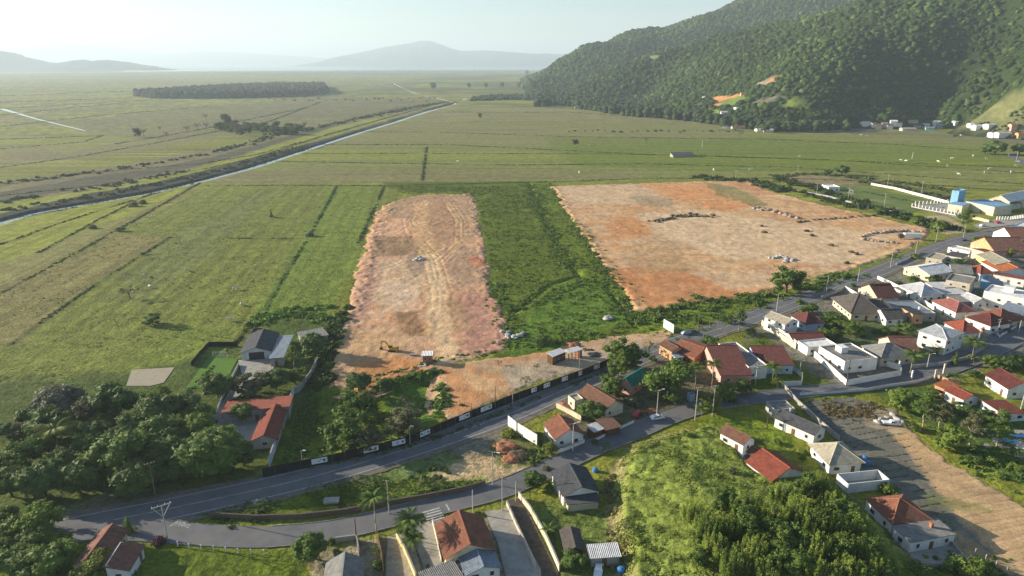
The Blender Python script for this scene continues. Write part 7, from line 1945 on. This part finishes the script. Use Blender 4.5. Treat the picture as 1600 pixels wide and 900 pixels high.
# garden greenery between the village houses
for i, (px, py, r, lab) in enumerate([(1250,470,8,'dark shrub below the main road left of the wide dark grey roof'),(1270,480,9,'shrub in the garden above the modern white house'),(1300,490,8,'round shrub in the middle garden of the village'),(1325,505,9,'garden bush behind the modern white house'),(1345,520,7,'bush at the back of the pale concrete hip roof'),
   (1385,455,6,'bush inside the curved white wall'),(1405,440,6,'shrub along the inside of the curved white wall'),(1420,470,5,'small tree squeezed between two pale hip roofs'),(1455,470,5,'shrub beside the unfinished beige building'),(1480,455,5,'tiny garden tree left of the unfinished beige building'),
   (1500,430,5,'shrub behind the low grey corrugated roof'),(1468,405,6,'garden bush beside the dull brown flat roof'),(1515,418,6,'red-tinged garden bush below the black-roofed house'),(1530,460,5,'small tree in the shaded yard below the red wing'),(1560,458,6,'shrub in the shaded yard beside the white two-storey block'),
   (1415,505,6,'shrub behind the white two-storey house with balconies'),(1395,520,7,'bright bush left of the balcony house'),(1500,505,5,'shrub beside the white corner house'),(1545,515,6,'garden bush inside the street corner wall'),(1575,515,6,'second bush inside the street corner wall'),
   (1090,500,8,'leafy bush on the verge above the palm row'),(1140,498,9,'leafy bush on the verge right of the palm row'),(1060,535,7,'bush in the yard of the brick-sided house'),(1020,560,8,'shrub between the brick-sided house and the big tree'),(1180,545,7,'shrub on the green plot right of the pale blue house'),
   (1215,560,6,'low shrub on the green plot beside the white yard wall'),(1230,655,6,'bush at the back of the dark grey sheet-roofed house'),(1215,690,7,'shrub in the yard between the red roof and the sand-coloured roof'),(1255,715,6,'dry bush beside the sand-coloured hip roof'),(1145,735,7,'shrub at the foot of the red-roofed house wall'),
   (990,590,8,'shrub right of the green-roofed house'),(930,690,6,'bush behind the white front wall on the village road'),(905,640,6,'bush beside the cream wall of the brown-roofed house'),(840,690,8,'tall grass tuft at the end of the long billboard'),(855,730,8,'bush on the corner below the small red-roofed house'),
   (1440,620,8,'bush at the foot of the guard wall by the orange roof'),(1525,660,9,'dark shrub behind the pool deck'),(1575,650,8,'dark shrub between the low red outbuilding and the pool'),(1480,655,9,'dark shrub under the garden trees'),(1420,665,8,'bush under the bright round tree')]):
    plant(['bush', 'loose', 'bush', 'round'][i % 4], ['mid', 'dark', 'light', 'mid', 'dusty'][i % 5], PX, px, py, r, lab, [.9, 1.3, 1.0, 1.1][i % 4], 'bush', name='garden_shrub')

# brown weeds on the edge of the ploughed lot, hedge along the football pitch
tufts([[1285,636, 1330,640, 1380,640], [1290,642, 1340,646, 1390,646]], 'brown_weeds', 'tall brown weeds at the upper edge of the ploughed lot', (.20, .15, .06), 4, .4, 12, 'weeds')
tufts([[1250,300, 1300,315, 1350,328, 1400,340], [1440,352, 1475,362]], 'pitch_hedge', 'dark hedge along the near side of the football pitch', (.05, .08, .02), 2.5, 1.1, 2, 'hedge')
tufts([[1345,284, 1400,292, 1450,303, 1490,312], [1350,279, 1420,288, 1500,302], [1210,276, 1280,272, 1340,278]], 'pitch_scrub', 'scrub between the football pitch and the pasture', (.10, .12, .035), 4, 1.0, 2, 'bushes')
tufts([[1440,900, 1480,885, 1540,880, 1590,900], [1490,720, 1540,740, 1600,750], [1500,705, 1560,725, 1610,735]], 'track_side_scrub', 'bright scrub beside the dirt track at the lower right', (.10, .17, .03), 4, .7, 3, 'bushes')
tufts([[955,800, 960,850, 968,899], [952,740, 955,790]], 'bank_grass', 'dry yellow grass along the left bank of the rise', (.26, .24, .09), 1.6, .6, 5, 'grass')
tufts([[560,596, 600,586, 650,575, 690,560, 790,550]], 'lot_foot_grass', 'green grass strip at the foot of the left dirt lot', (.09, .17, .03), 1.5, .5, 3, 'grass')
tufts([[420,738, 520,722, 620,702, 700,678, 780,646, 860,614, 950,580]], 'verge_grass', 'short green grass between the hoarding and the main road', (.09, .14, .03), 1.0, .35, 4, 'grass')
tufts([[530,500, 518,530, 508,570, 500,610], [540,480,525,520]], 'lot_side_scrub', 'dark growth along the left side of the left dirt lot', (.06, .10, .02), 3, 1.2, 3, 'bushes')

# furrow tufts of the ploughed lot
_a = Vector((*G(1330, 740), 0)); _b = Vector((*G(1480, 715), 0)); _d = (_b - _a).normalized(); _n = Vector((-_d.y, _d.x, 0))
_x, _y = scatter_poly(LOTP, 60000)
_t = (_x - _a.x) * _n.x + (_y - _a.y) * _n.y + (fbm(_x / 8, _y / 8, 2, 71) - .5) * 1.2
_k = (np.abs(_t % 2.9 - 1.4) < .11) & (fbm(_x / 3, _y / 3, 2, 8) > .42) & (sd_poly(_x, _y, GP(flat([1246,628, 1330,620, 1390,640, 1425,690, 1450,740, 1490,800, 1500,880, 1440,820, 1380,760, 1290,670]))) > 0)
_p = np.stack([_x[_k], _y[_k], np.full(_k.sum(), .05)], -1)
scatter_lumps('furrow_weeds', _p, .10 + .12 * rs.rand(len(_p)), np.array([[.08, .078, .035]]) * (.7 + .6 * rs.rand(len(_p), 1)), M_leafy, 8, 0, 4, .5, lab='thin dark weeds along the furrows of the ploughed lot', cat='weeds')
